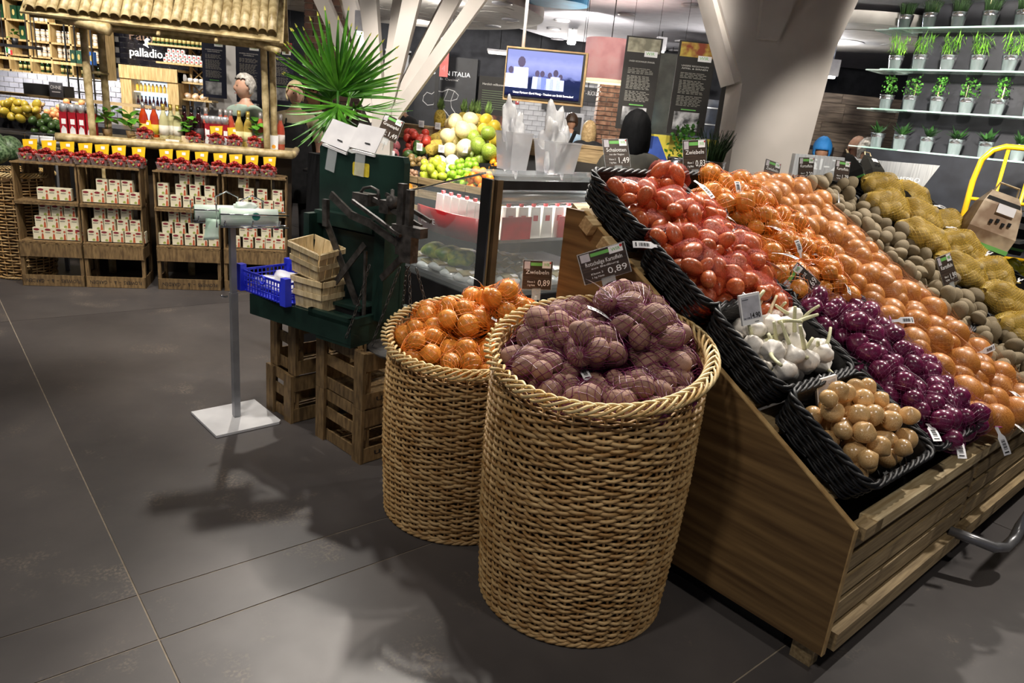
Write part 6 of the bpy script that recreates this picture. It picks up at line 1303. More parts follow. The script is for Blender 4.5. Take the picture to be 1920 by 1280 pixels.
# white tiled wall sections: tiles as parts near the signs
def tiles(x0, x1, z0, z1, y, w, h, m, parent, nm='wall_tile_piece', stagger=True):
    me = MB().box((0, 0, 0), (w - .008, .012, h - .008)).mesh(nm, m); r = 0; z = z0 + h / 2
    while z < z1:
        x = x0 + w / 2 - (w / 2 if (r % 2 and stagger) else 0)
        while x < x1: obj(nm, me, parent, loc=(x, y, z)); x += w
        z += h; r += 1
tw = MB().box((.45, YB - .02, 1.6), (1.75, .03, 1.2)).build('wall_tiled', m_grout, kind='structure'); tiles(-.42, 1.32, 1.2, 2.2, YB - .04, .16, .08, m_tile, tw)
o = thing('grid_screen', 'white wall screen with a black metal frame beside the Italy panel', 'screen', (-2.28, YB - .2, 0)); MB().box((0, 0, 1.2), (.42, .02, 2.4)).build('panel', m_tile, o)
for x in (-.22, -.02, .2): MB().box((x, -.02, 1.4), (.03, .03, 1.95)).build('frame_bar', m_black, o)
for z in (1.55, 2.0, 2.35): MB().box((0, -.02, z), (.42, .03, .025)).build('frame_bar', m_black, o)
o = thing('chalkboard', 'large black menu board headed Herzlich willkommen with an apple picture', 'menu board', (-.66, YB - .1, 0)); MB().box((0, 0, 1.74), (.58, .03, .80)).build('panel', m_banner, o); obj('lettering', text_mesh('Herzlich willkommen', .05, m_bh, width=.4), o, loc=(-.03, -.018, 2.02), rot=(pi / 2, 0, 0)); b = MB()
for k in range(9): b.box((-.02, -.017, 1.92 - .035 * k), (.42, .002, .01))
b.build('menu_text', mat('menu_green', '#5f6f52'), o, kind='stuff'); MB().box((.08, -.017, 1.46), (.3, .002, .16)).build('apple_picture', mat('apple_pic', '#2a1712', '#8a4a34', scale=9), o)
o = thing('return_sign', 'black sign reading LEERGUT - RÜCKGABE over the bottle return', 'sign', (.43, YB - .16, 1.82)); MB().box((0, 0, 0), (.64, .05, .22)).build('panel', m_bwall, o); obj('lettering', text_mesh('LEERGUT - RÜCKGABE', .09, m_white, width=.52), o, loc=(0, -.027, .02), rot=(pi / 2, 0, 0))
o = thing('return_sign', 'second black sign ending in RÜCKGABE beside the brick pillar', 'sign', (.82, YB - .35, 2.0)); MB().box((0, 0, 0), (.52, .05, .22)).build('panel', m_bwall, o); MB().tube([(0, 0, .1), (0, 0, 1.7)], .008, 5).build('hanger', m_dark, o); obj('lettering', text_mesh('LEERGUT - RÜCKGABE', .09, m_white, width=.48), o, loc=(.0, -.027, .02), rot=(pi / 2, 0, 0))
for x, lb in ((.36, 'bottle return machine next to the exit-sign side'), (.66, 'bottle return machine next to the brick pillar')):
    o = thing('bottle_return_machine', lb, 'machine', (x, YB - .3, 0)); MB().box((0, .1, .85), (.29, .4, 1.7)).build('cabinet', m_tile, o); MB().box((0, -.105, 1.5), (.22, .02, .28)).build('dark_opening', m_black, o); MB().box((0, -.105, 1.2), (.2, .02, .16)).build('screen', mat('blue_screen', '#2a3a8a', '#4a60c0', emit=.6), o)
o = thing('extinguisher_sign', 'small red fire sign on the tiled wall', 'sign', (-.30, YB - .06, 1.82)); MB().box((0, 0, 0), (.06, .012, .14)).build('plate', m_redc, o); MB().box((.005, -.007, .0), (.025, .002, .08)).build('symbol', m_white, o)
# greenish column with neon, shelving and blue-yellow board beyond the banners
o = thing('wall_lamp', 'glowing oval wall lamp between the two right banners', 'lamp', (1.30, 8.6, 1.72)); MB().lathe([(0, -.13), (.022, -.11), (.035, 0), (.022, .11), (0, .13)], 14).build('glass', mat('lamp_cool', '#dff4ff', emit=3.), o, True); MB().box((0, .05, 0), (.05, .03, .3)).build('bracket', m_dark, o)
MB().box((1.42, 8.72, 1.2), (.45, .06, 2.4)).build('wall_panel', mat('greenish_panel', '#5c5f58', '#6f736a', rough=.5), None, label='grey-green panel carrying the oval lamp beyond the banners', cat='wall panel')
o = thing('poster_board', 'blue and yellow poster board low behind the herb buckets', 'poster', (1.45, 7.2, 1.32)); MB().box((0, .06, -.66), (.75, .1, 1.32)).build('board_stand', m_dark, o); MB().box((0, 0, .09), (.75, .02, .26)).build('panel', mat('yellow_poster', '#d8c83a', '#e8dc6a', scale=4), o); MB().prism([(-.37, -.03), (-.12, -.03), (-.25, .2), (-.37, .2)], -.012, -.011, axis=1).build('blue_print', mat('blue_print', '#2a4a9a', '#3c5cb4'), o); MB().box((.12, -.012, .1), (.2, .002, .12)).build('white_print', m_white, o)
o = thing('cold_cabinet', 'dark blue glass-fronted cabinet far behind the banners', 'cabinet', (2.45, 9.9, 0)); MB().box((0, 0, 1.0), (.9, .5, 2.0)).build('carcass', mat('navy_cabinet', '#1c2636', '#2a3850', rough=.3), o)
for z in (1.3, 1.5, 1.7, 1.9): MB().box((0, -.26, z), (.84, .02, .015)).build('shelf_edge', m_steel, o)
for x in (-.3, 0, .3): MB().box((x, -.26, 1.6), (.02, .02, .8)).build('door_bar', m_steel, o)
# ================================================================ wood-clad wall, steel counter and plant wall on the right
ww_ = MB().box((3.5, 8.35, 1.45), (2.0, .1, 1.3)).build('wall_wood', m_dark, kind='structure'); m_wwd = mat('grey_plank', '#4a4038', '#7a6c5e', rough=.8, scale=2, stretch=(2, 20, 20), detail=5, rnd=.18)
for r in range(13):
    x = 2.5
    while x < 4.5: L_ = random.uniform(.5, .9); L_ = min(L_, 4.5 - x); MB().box((x + L_ / 2, 8.29, .88 + .1 * r), (L_ - .004, .03, .096)).build('plank', m_wwd, ww_); x += L_
dr = MB().box((3.05, 8.26, 1.2), (.50, .05, .75)).build('door_1', m_dark, kind='structure'); MB().box((3.05, 8.235, 1.18), (.42, .02, .70)).build('door_leaf', m_wwd, dr)
st_ = thing('steel_counter', 'stainless steel counter hood lettered MEPRO behind the potatoes', 'counter', (0, 0, 0)); SA = (1.80, 5.15); SB = (2.95, 5.45)
M = frame((SB[0] - SA[0], SB[1] - SA[1], 0), (0, 0, 1), (SA[0], SA[1], 0)); L_ = hypot(SB[0] - SA[0], SB[1] - SA[1]); st_.matrix_world = M
MB().prism([(0, 1.36), (L_ - .1, 1.36), (L_, 1.53), (0, 1.52)], -.02, .02, axis=2).build('hood', mat('brushed_hood', '#b4b7ba', '#cfd2d4', rough=.35, metal=.35, scale=4, stretch=(20, 1, 1)), st_); MB().box((L_ / 2, .6, -.35), (L_, 1.2, .6)).build('counter_body', m_white, st_); MB().box((L_ / 2, 1.24, -.2), (L_, .06, .5)).build('white_top', m_white, st_)
obj('lettering', text_mesh('MEPRO', .05, mat('pale_etch', '#e6e8ea', rough=.5), width=.2), st_, loc=(L_ - .24, 1.41, .021)); obj('lettering', text_mesh('äl-Zuh', .11, mat('pale_etch2', '#d8dcde', rough=.5), width=.45), st_, loc=(.35, 1.46, .021))
for x in (.2, .7): MB().box((x, 1.3, .01), (.02, .12, .02)).build('support', m_steel, st_)
WM = Matrix.Translation((3.07, 6.3, 0)) @ Matrix.Rotation(radians(-47.7), 4, 'Z'); PWd = thing('plant_wall', 'dark display wall with four glass shelves of potted herbs', 'shelf unit'); PWd.matrix_world = WM
MB().box((1.2, .14, 1.6), (2.6, .04, 3.2)).build('back_panel', mat('slate_panel', '#26272c', '#313238', rough=.5), PWd); MB().box((-.12, .30, 1.6), (.04, .32, 3.2)).build('side_panel', mat('slate_panel', '#26272c'), PWd)
m_gs = mat('shelf_glass', '#cfe6e0', '#def0ea', rough=.08, alpha=.55, spec=.8); m_ge = mat('glass_edge', '#9fc8bc', '#c4e2d8', rough=.1)
for z in (1.615, 1.925, 2.235, 2.545): 
    MB().box((1.05, .0, z - .006), (2.6, .24, .01)).build('glass_shelf', m_gs, PWd); MB().box((1.05, -.122, z - .006), (2.6, .004, .012)).build('glass_edge', m_ge, PWd); MB().box((-.30, .10, z - .006), (.22, .34, .01)).build('glass_shelf', m_gs, PWd); MB().box((-.12, -.122, z - .006), (.30, .004, .012)).build('glass_edge', m_ge, PWd)
MB().box((1.0, -.03, 1.40), (2.4, .3, .40)).build('dark_base', m_bwall, PWd)
m_zinc = mat('zinc_bucket', '#b9bbc0', '#dddfe4', rough=.22, metal=.95, scale=5, stretch=(4, 4, .6)); pot_me = MB().lathe([(0, 0), (.042, 0), (.044, .004), (.056, .085), (.059, .087), (.058, .093), (.060, .12), (.063, .122), (.060, .125), (.055, .118), (.0, .105)], 26).mesh('zinc_bucket', m_zinc, True)
herb = {}
def herb_me(kind, seed):
    g = np.random.default_rng(seed); b = MB()
    if kind == 'chive':
        for i in range(90): a, r, h = g.random() * 6.28, .045 * sqrt(g.random()), g.uniform(.09, .17); b.tube([(r * cos(a), r * sin(a), .10), (r * 1.3 * cos(a), r * 1.3 * sin(a), .10 + h * .6), (r * 2.0 * cos(a + .2), r * 2. * sin(a + .2), .10 + h)], [.0018, .0016, .0006], 3)
    elif kind == 'feather':
        for i in range(150): a, h = g.random() * 6.28, g.uniform(.02, .15); r = .05 * g.random() + .3 * h; c = np.array((r * cos(a), r * sin(a), .11 + h)); d = g.normal(size=3) * .022; s_ = np.cross(d, (0, 0, 1)); s_ = s_ / (np.linalg.norm(s_) + 1e-6) * .003; b.add([c - d, c + s_, c + d, c - s_], [(0, 1, 2, 3)])
    elif kind == 'bush':
        for i in range(95): a, h = g.random() * 6.28, .15 * g.random(); r = .075 * sqrt(g.random()) * (1 - h * 2.5); c = np.array((r * cos(a), r * sin(a), .12 + h)); u = g.normal(size=3); u /= np.linalg.norm(u); s_ = np.cross(u, g.normal(size=3)); s_ /= np.linalg.norm(s_); b.add([c, c + (u + s_) * .009, c + u * .022, c + (u - s_) * .009], [(0, 1, 2, 3)])
    else:
        for i in range(16): 
            a = g.random() * 6.28; e = g.uniform(.5, 1.25); d = np.array((cos(a) * cos(e), sin(a) * cos(e), sin(e))); s_ = np.array((-sin(a), cos(a), 0)); c = np.array((0, 0, .11)); L_ = g.uniform(.10, .16); w_ = .017; b.add([c, c + d * L_ * .45 + s_ * w_, c + d * L_ - np.array((0, 0, .02)), c + d * L_ * .45 - s_ * w_], [(0, 1, 2, 3)])
    return b
HK = dict(chive=mat('chive_green', '#1f3a18', '#38592a', rnd=.15, scale=20), feather=mat('feather_green', '#4a8a1c', '#86c23c', rnd=.15, scale=20), bush=mat('bush_green', '#2c6a1c', '#62a83a', rnd=.15, scale=20), broad=mat('broad_green', '#1c3a1a', '#3a6430', rnd=.15, scale=20, rough=.35))
HME = {k: [herb_me(k, 40 + i).mesh('herb_leaves', HK[k], k == 'chive') for i in range(2)] for k in HK}
hd_ = dict(chive='wispy dark green herb', feather='feathery bright green herb', bush='leafy round green herb', broad='broad-leaved dark green plant')
for z, k, row in ((2.545, 'chive', 'top glass shelf'), (2.235, 'feather', 'second glass shelf'), (1.925, 'bush', 'third glass shelf'), (1.615, 'broad', 'lowest glass shelf')):
    for i, s in enumerate((-.235, -.02, .19, .405, .62, .84, 1.06)):
        o = thing('potted_herb', 'zinc bucket with ' + hd_[k] + ' on the ' + row + (' end piece' if i == 0 else ''), 'potted plant', group='potted herbs on the ' + row); o.matrix_world = WM @ Matrix.Translation((s, .0 if i else .06, z)) @ Matrix.Rotation(i * 1.7, 4, 'Z')
        obj('zinc_bucket', pot_me, o, scale=.95); obj('herb_leaves', HME[k][i % 2], o, kind='stuff')
        if k in ('chive', 'bush') and i: MB().box((.01, -.02, .15), (.008, .003, .12)).build('wooden_stick', m_chip, o)
# two large zinc buckets of herbs behind the shallots
for x, k, lb in ((.99, 'bush', 'large zinc bucket of flowering herb behind the 0,83 sign'), (1.19, 'chive', 'large zinc bucket of tall chives beside the white column')):
    o = thing('herb_bucket', lb, 'potted plant', (x, 4.9, 1.24)); obj('zinc_bucket', pot_me, o, scale=1.5); obj('herb_leaves', HME[k][0], o, scale=1.45, kind='stuff'); obj('herb_leaves', HME[k][1], o, scale=1.5, rot=(0, 0, 1), kind='stuff')
MB().box((1.1, 4.95, .62), (.6, .4, 1.24)).build('bucket_counter', m_dark, None, label='dark counter block carrying the two large herb buckets', cat='counter')
# ================================================================ paper potato sacks and yellow hand truck
m_bk = mat('black_paper', '#151412', '#232019', rough=.6, scale=5); m_kr = mat('kraft_print', '#8a7058', '#d8c4a8', rough=.7, scale=6, lo=.4, hi=.6)
def sack(u, y, n, rz, tilt, sc_, label, lying=False):
    o = thing('paper_sack', label, 'paper sack', group='printed paper potato sacks'); o.matrix_world = SM @ Matrix.Translation((u, y, n)) @ Matrix.Rotation(-SL, 4, 'X') @ Euler((tilt, .25 if not lying else .1, rz)).to_matrix().to_4x4() @ Matrix.Scale(sc_, 4)
    b = MB().add([(-.11, -.07, 0), (.11, -.07, 0), (.11, .07, 0), (-.11, .07, 0), (-.12, -.085, .12), (.12, -.085, .12), (.12, .08, .12), (-.12, .08, .12), (-.10, -.05, .26), (.10, -.05, .26), (.10, .05, .26), (-.10, .05, .26), (-.07, -.008, .33), (.07, -.008, .33), (.07, .008, .33), (-.07, .008, .33)], [(3, 2, 1, 0)] + [(4 * r + i, 4 * r + (i + 1) % 4, 4 * r + 4 + (i + 1) % 4, 4 * r + 4 + i) for r in range(3) for i in range(4)] + [(12, 13, 14, 15)]); b.build('sack_body', m_kr if not lying else m_bk, o)
    MB().box((0, -.002, .045), (.235, .152, .022)).build('green_band', m_sgreen, o); MB().box((0, -.002, .02), (.225, .146, .028)).build('black_band', m_bk, o); MB().box((0, -.0, .275), (.19, .09, .04), taper=.85).build('black_collar', m_bk, o); MB().box((.02, -.055, .245), (.09, .012, .05), Matrix.Rotation(-.3, 3, 'X')).build('label_panel', m_card, o)
    for k in range(4): MB().box((-.03 + .03 * k, -.076 + .003 * (k % 2), .17 + .012 * (k % 2)), (.014, .012, .02)).build('window_cut', m_black, o)
    MB().tube([(-.06, 0, .32), (-.05, 0, .375), (.05, 0, .375), (.06, 0, .32)], .006, 5).build('handle', m_chip, o)
sack(2.68, .80, .13, -.95, -.12, 1.08, 'upright brown printed paper potato sack with green band and twine handle')
sack(2.72, 1.08, .11, .2, -1.0, .75, 'black paper potato sack lying behind the upright sack', True); sack(2.52, 1.20, .11, .5, -.95, .75, 'black paper potato sack lying above the yellow net sacks', True); sack(2.30, 1.46, .11, .3, -.55, .55, 'black paper potato sack slumped in front of the steel counter', True); sack(2.52, 1.47, .11, -.2, -.55, .52, 'creased black paper sack beside the slumped one at the steel counter', True); sack(3.2, .78, .12, -1.1, -.1, .7, 'small dark paper sack beside the upright brown sack', True)
m_yel = mat('yellow_steel', '#c79a10', '#dfb21c', rough=.35); ht = thing('hand_truck', 'yellow tubular hand truck standing behind the paper sacks', 'hand truck', (3.12, 5.25, 0), radians(-20))
MB().tube([(0, 0, .1), (0, .05, 1.45), (.02, .05, 1.60), (.07, .05, 1.67), (.14, .05, 1.70), (.34, .05, 1.70), (.41, .05, 1.67), (.46, .05, 1.6), (.48, .05, 1.45), (.48, 0, .1)], .02, 10).build('tube_frame', m_yel, ht, True)
MB().tube([(.16, .04, .2), (.16, .05, 1.68)], .012, 8).build('upright_bar', m_yel, ht, True); MB().tube([(.32, .04, .2), (.32, .05, 1.68)], .012, 8).build('upright_bar', m_yel, ht, True)
for z in (.5, .95, 1.33): MB().tube([(0, .045, z), (.48, .045, z)], .012, 8).build('cross_bar', m_yel, ht, True)
MB().box((.24, -.1, .05), (.46, .25, .02)).build('toe_plate', m_yel, ht)
for x in (-.05, .53): MB().lathe([(0, -.03), (.09, -.03), (.1, -.02), (.1, .02), (.09, .03), (0, .03)], 22, Matrix.Rotation(pi / 2, 3, 'Y'), (x, .06, .1)).build('wheel', m_black, ht, True)
# crate of yellow peppers at the far end of the stand
P, R = pile(3.05, 3.5, .3, .75, RNG.uniform(.035, .045, 24), .04, 15, 12)
ym = blob('yellow_pepper', mat('yellow_pepper', '#c9bf1c', '#e6de4a', rough=.3), 1, 1, 1.15, .12, 3, 3, 91)
for (x, y, z), r in zip(P, R): obj('yellow_pepper', ym, None, loc=spt(x, y, z), rot=RNG.random(3) * 6, scale=r, label='bright yellow pepper at the end of the produce stand', cat='pepper', group='yellow peppers')
MB().box((0, 0, 0), (.5, .5, .02)).build('white_tray', m_white, None, label='white board lying behind the yellow peppers', cat='board').matrix_world = SM @ Matrix.Translation((3.3, .95, .12)) @ Matrix.Rotation(-SL, 4, 'X')
# ================================================================ wine and grocery shelves at the left back
m_oak = mat('light_oak', '#b0935f', '#d8bd88', rough=.5, scale=3, stretch=(20, 20, 2)); m_bbrick = mat('black_glazed_brick', '#14141a', '#22222a', rough=.2, rnd=.2, spec=.7)
YL = 9.95
lw = MB().box((-6.3, YL + .1, 1.6), (5.2, .1, 3.2)).build('wall_left_back', mat('light_joint', '#8f8c88'), kind='structure')
tiles(-5.5, -4.2, 1.62, 2.75, YL + .04, .13, .065, m_bbrick, lw, 'glazed_brick'); tiles(-7.4, -5.5, 1.05, 1.62, YL + .04, .13, .065, mat('grey_tile', '#83838c', '#94949e', rough=.3, rnd=.06), lw, 'wall_tile_piece')
m_wsign = mat('sign_white_lit', '#ffffff', emit=.6)
o = thing('wall_lettering', 'white illuminated lettering palladio with a winged figure on black brick', 'sign', (-5.12, YL - .01, 1.90)); obj('lettering', text_mesh('palladio', .15, m_wsign, width=.43, ext=.006), o, rot=(pi / 2, 0, 0)); MB().prism([(-.03, .10), (.0, .12), (-.01, .16), (.03, .19), (.06, .17), (.03, .15), (.05, .12), (.02, .10), (.04, .07), (.0, .09)], -.01, .01, axis=1).build('winged_figure', m_wsign, o)
o = thing('wall_lettering', 'brown script lettering Panya above the white lettering', 'sign', (-5.12, YL - .01, 2.10)); obj('lettering', text_mesh('Panya', .16, mat('brown_letter', '#6d5444', '#7d6352'), width=.42, ext=.006), o, rot=(pi / 2, 0, 0))
ul_ = arealight((-6.3, 9.62, 1.50), (-6.35, 9.98, 1.1), 16, 1.7, .06)      # unseen area light added below the cubby shelf to brighten the tiles
# cubby shelf
cs = thing('cubby_shelf', 'tall light oak cubby shelf full of gift boxes and bottles behind the kiosk', 'shelf', (-6.3, YL - .25, 0)); X0, X1 = -.95, .82
for x in (-.95, -.65, -.38, -.11, .16, .42, .62, .82): MB().box((x, 0, 1.95), (.022, .26, .86)).build('divider', m_oak, cs)
for z in (1.53, 1.72, 1.90, 2.13, 2.37): MB().box((-.065, 0, z), (1.77, .26, .022)).build('shelf_board', m_oak, cs)
MB().box((-.065, .12, 1.95), (1.77, .02, .86)).build('back_panel', mat('shelf_back', '#2c2018', '#3a2c20'), cs)
m_gbox = mat('green_gift_box', '#12301f', '#1f4a30', rough=.4); m_gold = mat('gold_label', '#a9985a', '#c9b878'); m_jar = mat('jar_glass', '#a98a6a', '#d8c8b0', rough=.3); m_jl = mat('jar_label', '#d8d2c4')
gbx = MB().box((0, 0, .08), (.075, .08, .16)).mesh('box_body', m_gbox); gbl = MB().prism([(.016 * cos(k), .08 + .035 * sin(k)) for k in np.linspace(0, 6.28, 13)[:-1]], -.0412, -.0405, axis=1).mesh('gold_oval', m_gold)
def gift(x, z, c=None): 
    o = thing('gift_box', 'dark green gift box with gold oval in the oak cubby shelf', 'gift box', (-6.3 + x, YL - .28, z), group='green gift boxes'); obj('box_body', gbx, o); obj('gold_oval', gbl, o)
for x in (-.88, -.80, -.58, -.48, -.31, -.21): gift(x, 2.142)
for x in (-.12,): gift(x - .10, 1.912)
jr = MB().lathe([(0, 0), (.026, 0), (.028, .005), (.028, .05), (.02, .058), (.0, .06)], 12).mesh('jar_body', m_jar, True); jlid = MB().lathe([(0, .06), (.023, .06), (.023, .07), (0, .07)], 12).mesh('lid', m_white); jll = MB().lathe([(.0285, .012), (.0285, .042)], 12).mesh('label', m_jl)
def jar(x, y, z, lb, grp): o = thing('jar', lb, 'jar', (x, y, z), group=grp); obj('jar_body', jr, o); obj('lid', jlid, o); obj('label', jll, o)
for z, n in ((2.142, 2), (1.912, 2), (1.732, 2)):
    for r in range(n):
        for x in (-.04, .03, .10, .23, .30, .37, .49, .56, .69, .76): jar(-6.3 + x, YL - .30, z + .072 * r, 'small labelled preserve jar stacked in the oak cubby shelf', 'jars in the cubby shelf')
for x in (-.3, -.24, -.18, -.02, .05, .11, .24, .3, .36, .5, .56, .7, .76): bottle(Matrix.Translation((-6.3 + x, YL - .30, 1.542)), 'green', 'small dark green bottle in the lowest cubby row', 'bottles in the cubby shelf', .55)
# hanging black metal rack with planters
rk = thing('hanging_rack', 'black hanging metal rack with wooden shelf boards and small plants', 'rack', (-6.1, 8.6, 0))
for x in (-.55, -.48, -.2, .05, .32, .38, .42): MB().tube([(x, 0, 1.25 if x < -.1 else 1.7), (x, 0, 2.9)], .006, 5).build('rod', m_black, rk)
for z, x0, x1 in ((1.80, -.50, .45), (1.665, -.42, .9)): MB().box(((x0 + x1) / 2, 0, z), (x1 - x0, .14, .03)).build('shelf_board', m_oak if z < 1.7 else m_dark, rk)
for x in (-.35, .12):
    o = thing('small_flag', 'tiny green white and red flag stuck on the hanging rack', 'flag', (-6.1 + x, 8.52, 1.70), group='tiny flags'); MB().tube([(0, 0, -.02), (0, 0, .08)], .002, 4).build('stick', m_white, o)
    for k, m in enumerate((mat('flag_green', '#2f7a4a'), m_white, m_prd)): MB().box((.018 + .022 * k, 0, .05 - .012 * k), (.024, .003, .05)).build('stripe', m, o)
for x, c in ((-.42, m_dark), (-.3, mat('green_pot', '#1f8a4a', '#2fa45c')), (.18, m_dark), (-.52, m_chip)):
    o = thing('rack_plant', 'small leafy plant pot on the hanging black rack', 'plant', (-6.1 + x, 8.6, 1.815), group='plants on the hanging rack'); MB().lathe([(0, 0), (.03, 0), (.036, .07), (.0, .065)], 14).build('pot', c, o, True); leafy(o, 'small', 9, .08, .09, .06, g)
# portal with fridge
pt = thing('drinks_fridge', 'oak-framed lit drinks fridge under the white lettering', 'fridge', (-4.9, 9.7, 0)); MB().box((-.30, 0, .85), (.14, .3, 1.7)).build('side_jamb', m_oak, pt); MB().box((.30, 0, .85), (.14, .3, 1.7)).build('side_jamb', m_oak, pt); MB().box((0, 0, 1.65), (.74, .34, .16)).build('lintel', m_oak, pt); MB().box((0, .1, .8), (.48, .05, 1.5)).build('lit_back', mat('fridge_glow', '#cfe4ff', emit=1.0), pt)
for z in (1.2, 1.42): MB().box((0, 0, z), (.46, .2, .015)).build('shelf', m_white, pt)
for r, z in enumerate((1.21, 1.43)):
    for i in range(9):
        if r: o = thing('juice_bottle', 'small yellow juice bottle on the upper fridge shelf', 'bottle', (-5.1 + .05 * i, 9.64, z), group='juice bottles'); MB().lathe([(0, 0), (.02, 0), (.02, .07), (.01, .085), (.01, .1), (0, .1)], 10).build('bottle_body', mat('juice', '#e0b93a', '#f2e08a', rnd=.2), o, True); MB().lathe([(.0105, .09), (.0105, .102), (0, .102)], 8).build('cap', m_white, o)
        else: bottle(Matrix.Translation((-5.1 + .05 * i, 9.64, z)), 'red', 'dark little bottle on the lower fridge shelf', 'dark bottles in the fridge', .55)
# wine shelves right of the lettering
ws = thing('wine_shelf', 'light oak wall shelves with cross braces beside the navy banners', 'shelf', (-4.5, 9.75, 0))
for z, x0, x1 in ((2.01, -.45, .35), (1.80, -.35, .35), (1.585, -.15, .35), (1.38, -.15, .35)): MB().box(((x0 + x1) / 2, 0, z), (x1 - x0, .2, .022)).build('shelf_board', m_oak, ws)
for x in (.0, .2): MB().box((x, .11, 1.8), (.03, .03, 1.1)).build('upright', m_oak, ws)
for x0, x1, z0, z1 in ((0, .2, 1.6, 1.79), (.2, 0, 1.6, 1.79), (0, .2, 1.39, 1.58), (.2, 0, 1.39, 1.58), (0, .2, 1.81, 2.0), (.2, 0, 1.81, 2.0)): MB().tube([(x0, .11, z0), (x1, .11, z1)], .008, 4).build('cross_brace', m_oak, ws)
for i in range(13): bottle(Matrix.Translation((-4.9 + .055 * i, 9.74, 2.022)), 'green', 'dark wine bottle on the top wall shelf', 'wine bottles on the wall shelf', .62)
mgb = MB().lathe([(0, 0), (.024, 0), (.026, .03), (.024, .055), (0, .055)], 10).mesh('cup_body', m_white, True)
for r, n in ((0, 11), (1, 8), (2, 4)):
    for i in range(n):
        o = thing('cream_pot', 'little white pot stacked on the middle wall shelf', 'pot', (-4.76 + .058 * i + .029 * r, 9.72, 1.812 + .056 * r), group='white pots on the wall shelf'); obj('cup_body', mgb, o)
        MB().box((0, -.0262, .028), (.02, .002, .018)).build('label', m_prd, o)
for i in range(5): o = thing('plate_stack', 'white crockery standing on the lower wall shelf', 'crockery', (-4.6 + .075 * i, 9.72, 1.597), group='white crockery'); MB().lathe([(0, 0), (.03, .002), (.034, .04), (.02, .085 if i < 2 else .05), (0, .09 if i < 2 else .05)], 12).build('vessel', m_white, o, True)
for i in range(4): o = thing('bread_bag', 'orange printed bag on the lowest wall shelf', 'bag', (-4.58 + .1 * i, 9.7, 1.392), group='printed bags on the wall shelf'); obj('bag_body', blob('bag_body', mat('snack_bag', '#c98a3a', '#e8d8c0', scale=14), .05, .03, .04, .12, 3, 2, 400 + i), o, loc=(0, 0, .035)); MB().box((0, -.03, .035), (.03, .003, .02)).build('label', m_white, o)
# small black rack of boxes between cubby and lettering
o = thing('black_rack', 'black metal rack with green and blue tins left of the white lettering', 'rack', (-5.62, 9.4, 0))
for x in (-.16, .16):
    for y in (-.1, .1): MB().box((x, y, 1.15), (.015, .015, 2.3)).build('upright', m_black, o)
for z in (1.0, 1.35, 1.5, 1.68): MB().box((0, 0, z), (.33, .2, .012)).build('rack_shelf', m_dark, o)
for i, c in enumerate(('#16382a', '#1d4a38', '#1f4f9a', '#2a62b4')):
    t = thing('tin', 'tall gift tin on the black metal rack', 'tin', (-5.73 + .075 * i, 9.38, 1.687), group='gift tins'); MB().box((0, 0, .075), (.065, .065, .15)).build('tin_body', mat('tin_' + c[1:], c), t); obj('gold_oval', gbl, t, loc=(0, .008, -.005))
# left produce counter with sign OHNE, fruit and the steel hamper scale
lc = thing('produce_counter', 'long produce counter with a dark back board under the tiled wall', 'counter', (-5.6, 8.75, 0)); MB().box((0, .25, .5), (2.6, .7, 1.0)).build('counter_body', m_dark, lc); MB().box((0, .4, 1.26), (2.6, .25, .03)).build('upper_shelf', m_slat, lc); MB().box((-.35, .42, 1.34), (.5, .2, .13)).build('black_box', m_black, lc)
o = thing('small_sign', 'grey sign reading OHNE on the produce counter shelf', 'sign', (-5.74, 8.98, 1.275)); MB().box((0, 0, .085), (.16, .01, .17)).build('panel', mat('slate_sign', '#4a4a50', '#5a5a60'), o); obj('lettering', text_mesh('OHNE', .06, m_white, width=.13), o, loc=(0, -.006, .11), rot=(pi / 2, 0, 0)); MB().box((0, -.006, .06), (.1, .002, .012)).build('text_print', m_white, o)
g2 = np.random.default_rng(21)
def heap(kind, me, cx, cy, w, d, n, r, z0, label, group, tilt=.35):
    P, R = pile(-w / 2, w / 2, -d / 2, d / 2, [r] * n, 0, n, 10)
    for i, (x, y, z) in enumerate(P): obj(kind, me[i % len(me)], None, loc=(cx + x, cy + y, z0 + z + tilt * (y + d / 2)), rot=g2.random(3) * 6, scale=r, label=label, cat='vegetable' if kind in ('ginger', 'potato') else 'fruit', group=group)
gm_ = [blob('ginger', mat('ginger_skin', '#b9966a', '#d8b98c', rough=.7, scale=20), 1.3, .8, .8, .18, 3.2, 2, 500 + i) for i in range(2)]; mg_ = [blob('mango', fm('fruit_mango', '#7d8a2a', '#d0a23a'), 1, .85, 1.25, .04, 2, 3, 510 + i) for i in range(2)]; pc_ = [blob('peach', fm('fruit_peach', '#d8783a', '#eec08a'), 1, 1, 1, .03, 2, 2, 520)]; av_ = FMESH['avocado']
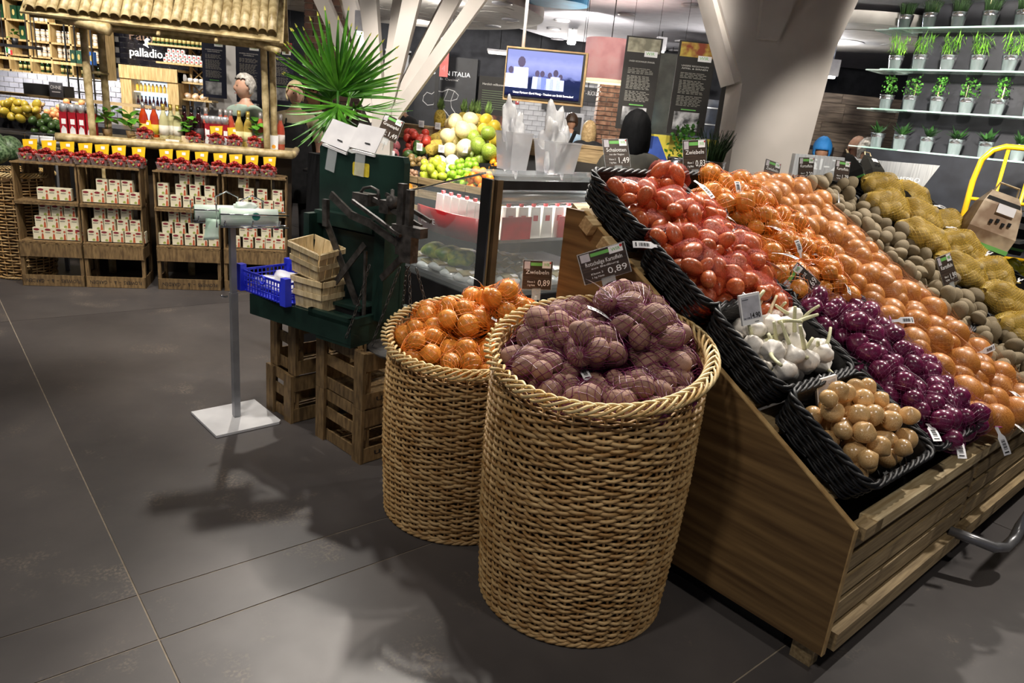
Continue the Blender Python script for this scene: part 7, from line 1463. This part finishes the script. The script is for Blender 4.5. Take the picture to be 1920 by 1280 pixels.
heap('ginger', gm_, -5.95, 8.55, .5, .35, 60, .03, 1.0, 'knobbly pale ginger root heaped on the produce counter', 'ginger roots'); heap('mango', mg_, -5.70, 8.22, .5, .25, 22, .045, .98, 'green and orange mango in the crate before the ginger', 'mangoes'); heap('peach', pc_, -5.32, 8.45, .35, .4, 34, .035, 1.0, 'small orange-pink peach on the produce counter', 'peaches')
heap('avocado', av_, -5.1, 7.9, .45, .3, 24, .04, .88, 'dark avocado in the low crate behind the clear scale cover', 'avocados by the kiosk')
MB().box((-5.45, 8.1, .45), (1.3, .7, .9)).build('crate_base', m_black, None, label='black base carrying mango and avocado crates', cat='base')
wt_ = [blob('watermelon', fm('fruit_watermelon', '#2f4a2a', '#8aa57a', scale=5), 1, 1, 1.1, .02, 2, 3, 530)]
for x, y, z, r in ((-4.35, 5.9, .98, .10), (-4.2, 5.75, .93, .09), (-4.05, 5.95, .92, .09), (-4.35, 6.1, .93, .1)): obj('watermelon', wt_[0], None, loc=(x, y, z), rot=g2.random(3) * 6, scale=r, label='green mottled watermelon in the wicker hamper', cat='fruit', group='watermelons')
o = thing('red_post', 'red painted post at the edge of the market hall', 'post', (-6.05, 8.0, 0)); MB().box((0, 0, 1.0), (.09, .09, 2.0)).build('post_body', m_redc, o); MB().lathe([(0, 0), (.05, 0), (.05, .003), (0, .003)], 20, Matrix.Rotation(pi / 2, 3, 'X'), (0, -.046, 1.25)).build('round_sticker', m_white, o)
# wire rack with roll beside the hamper
o = thing('roll_rack', 'wire rack holding a white paper roll beside the red cartons', 'rack', (-3.78, 5.85, 0), HA); MB().box((0, 0, .5), (.03, .03, 1.0)).build('pole', m_pole, o); MB().tube([(-.17, 0, 1.05), (.13, 0, 1.05)], .035, 16).build('paper_roll', m_white, o, True); MB().tube([(-.175, 0, 1.05), (-.17, 0, 1.05)], .02, 12).build('roll_core', m_yc, o)
for y, z in ((-.05, 1.0), (.05, 1.0), (-.05, 1.1), (.05, 1.1)): MB().tube([(-.22, y, z), (.18, y, z)], .003, 5).build('wire', m_chrome, o)
for x in (-.2, -.1, 0, .1, .17): MB().tube([(x, -.05, 1.1), (x, -.05, 1.0), (x, .05, 1.0), (x, .05, 1.1)], .003, 5).build('wire', m_chrome, o)
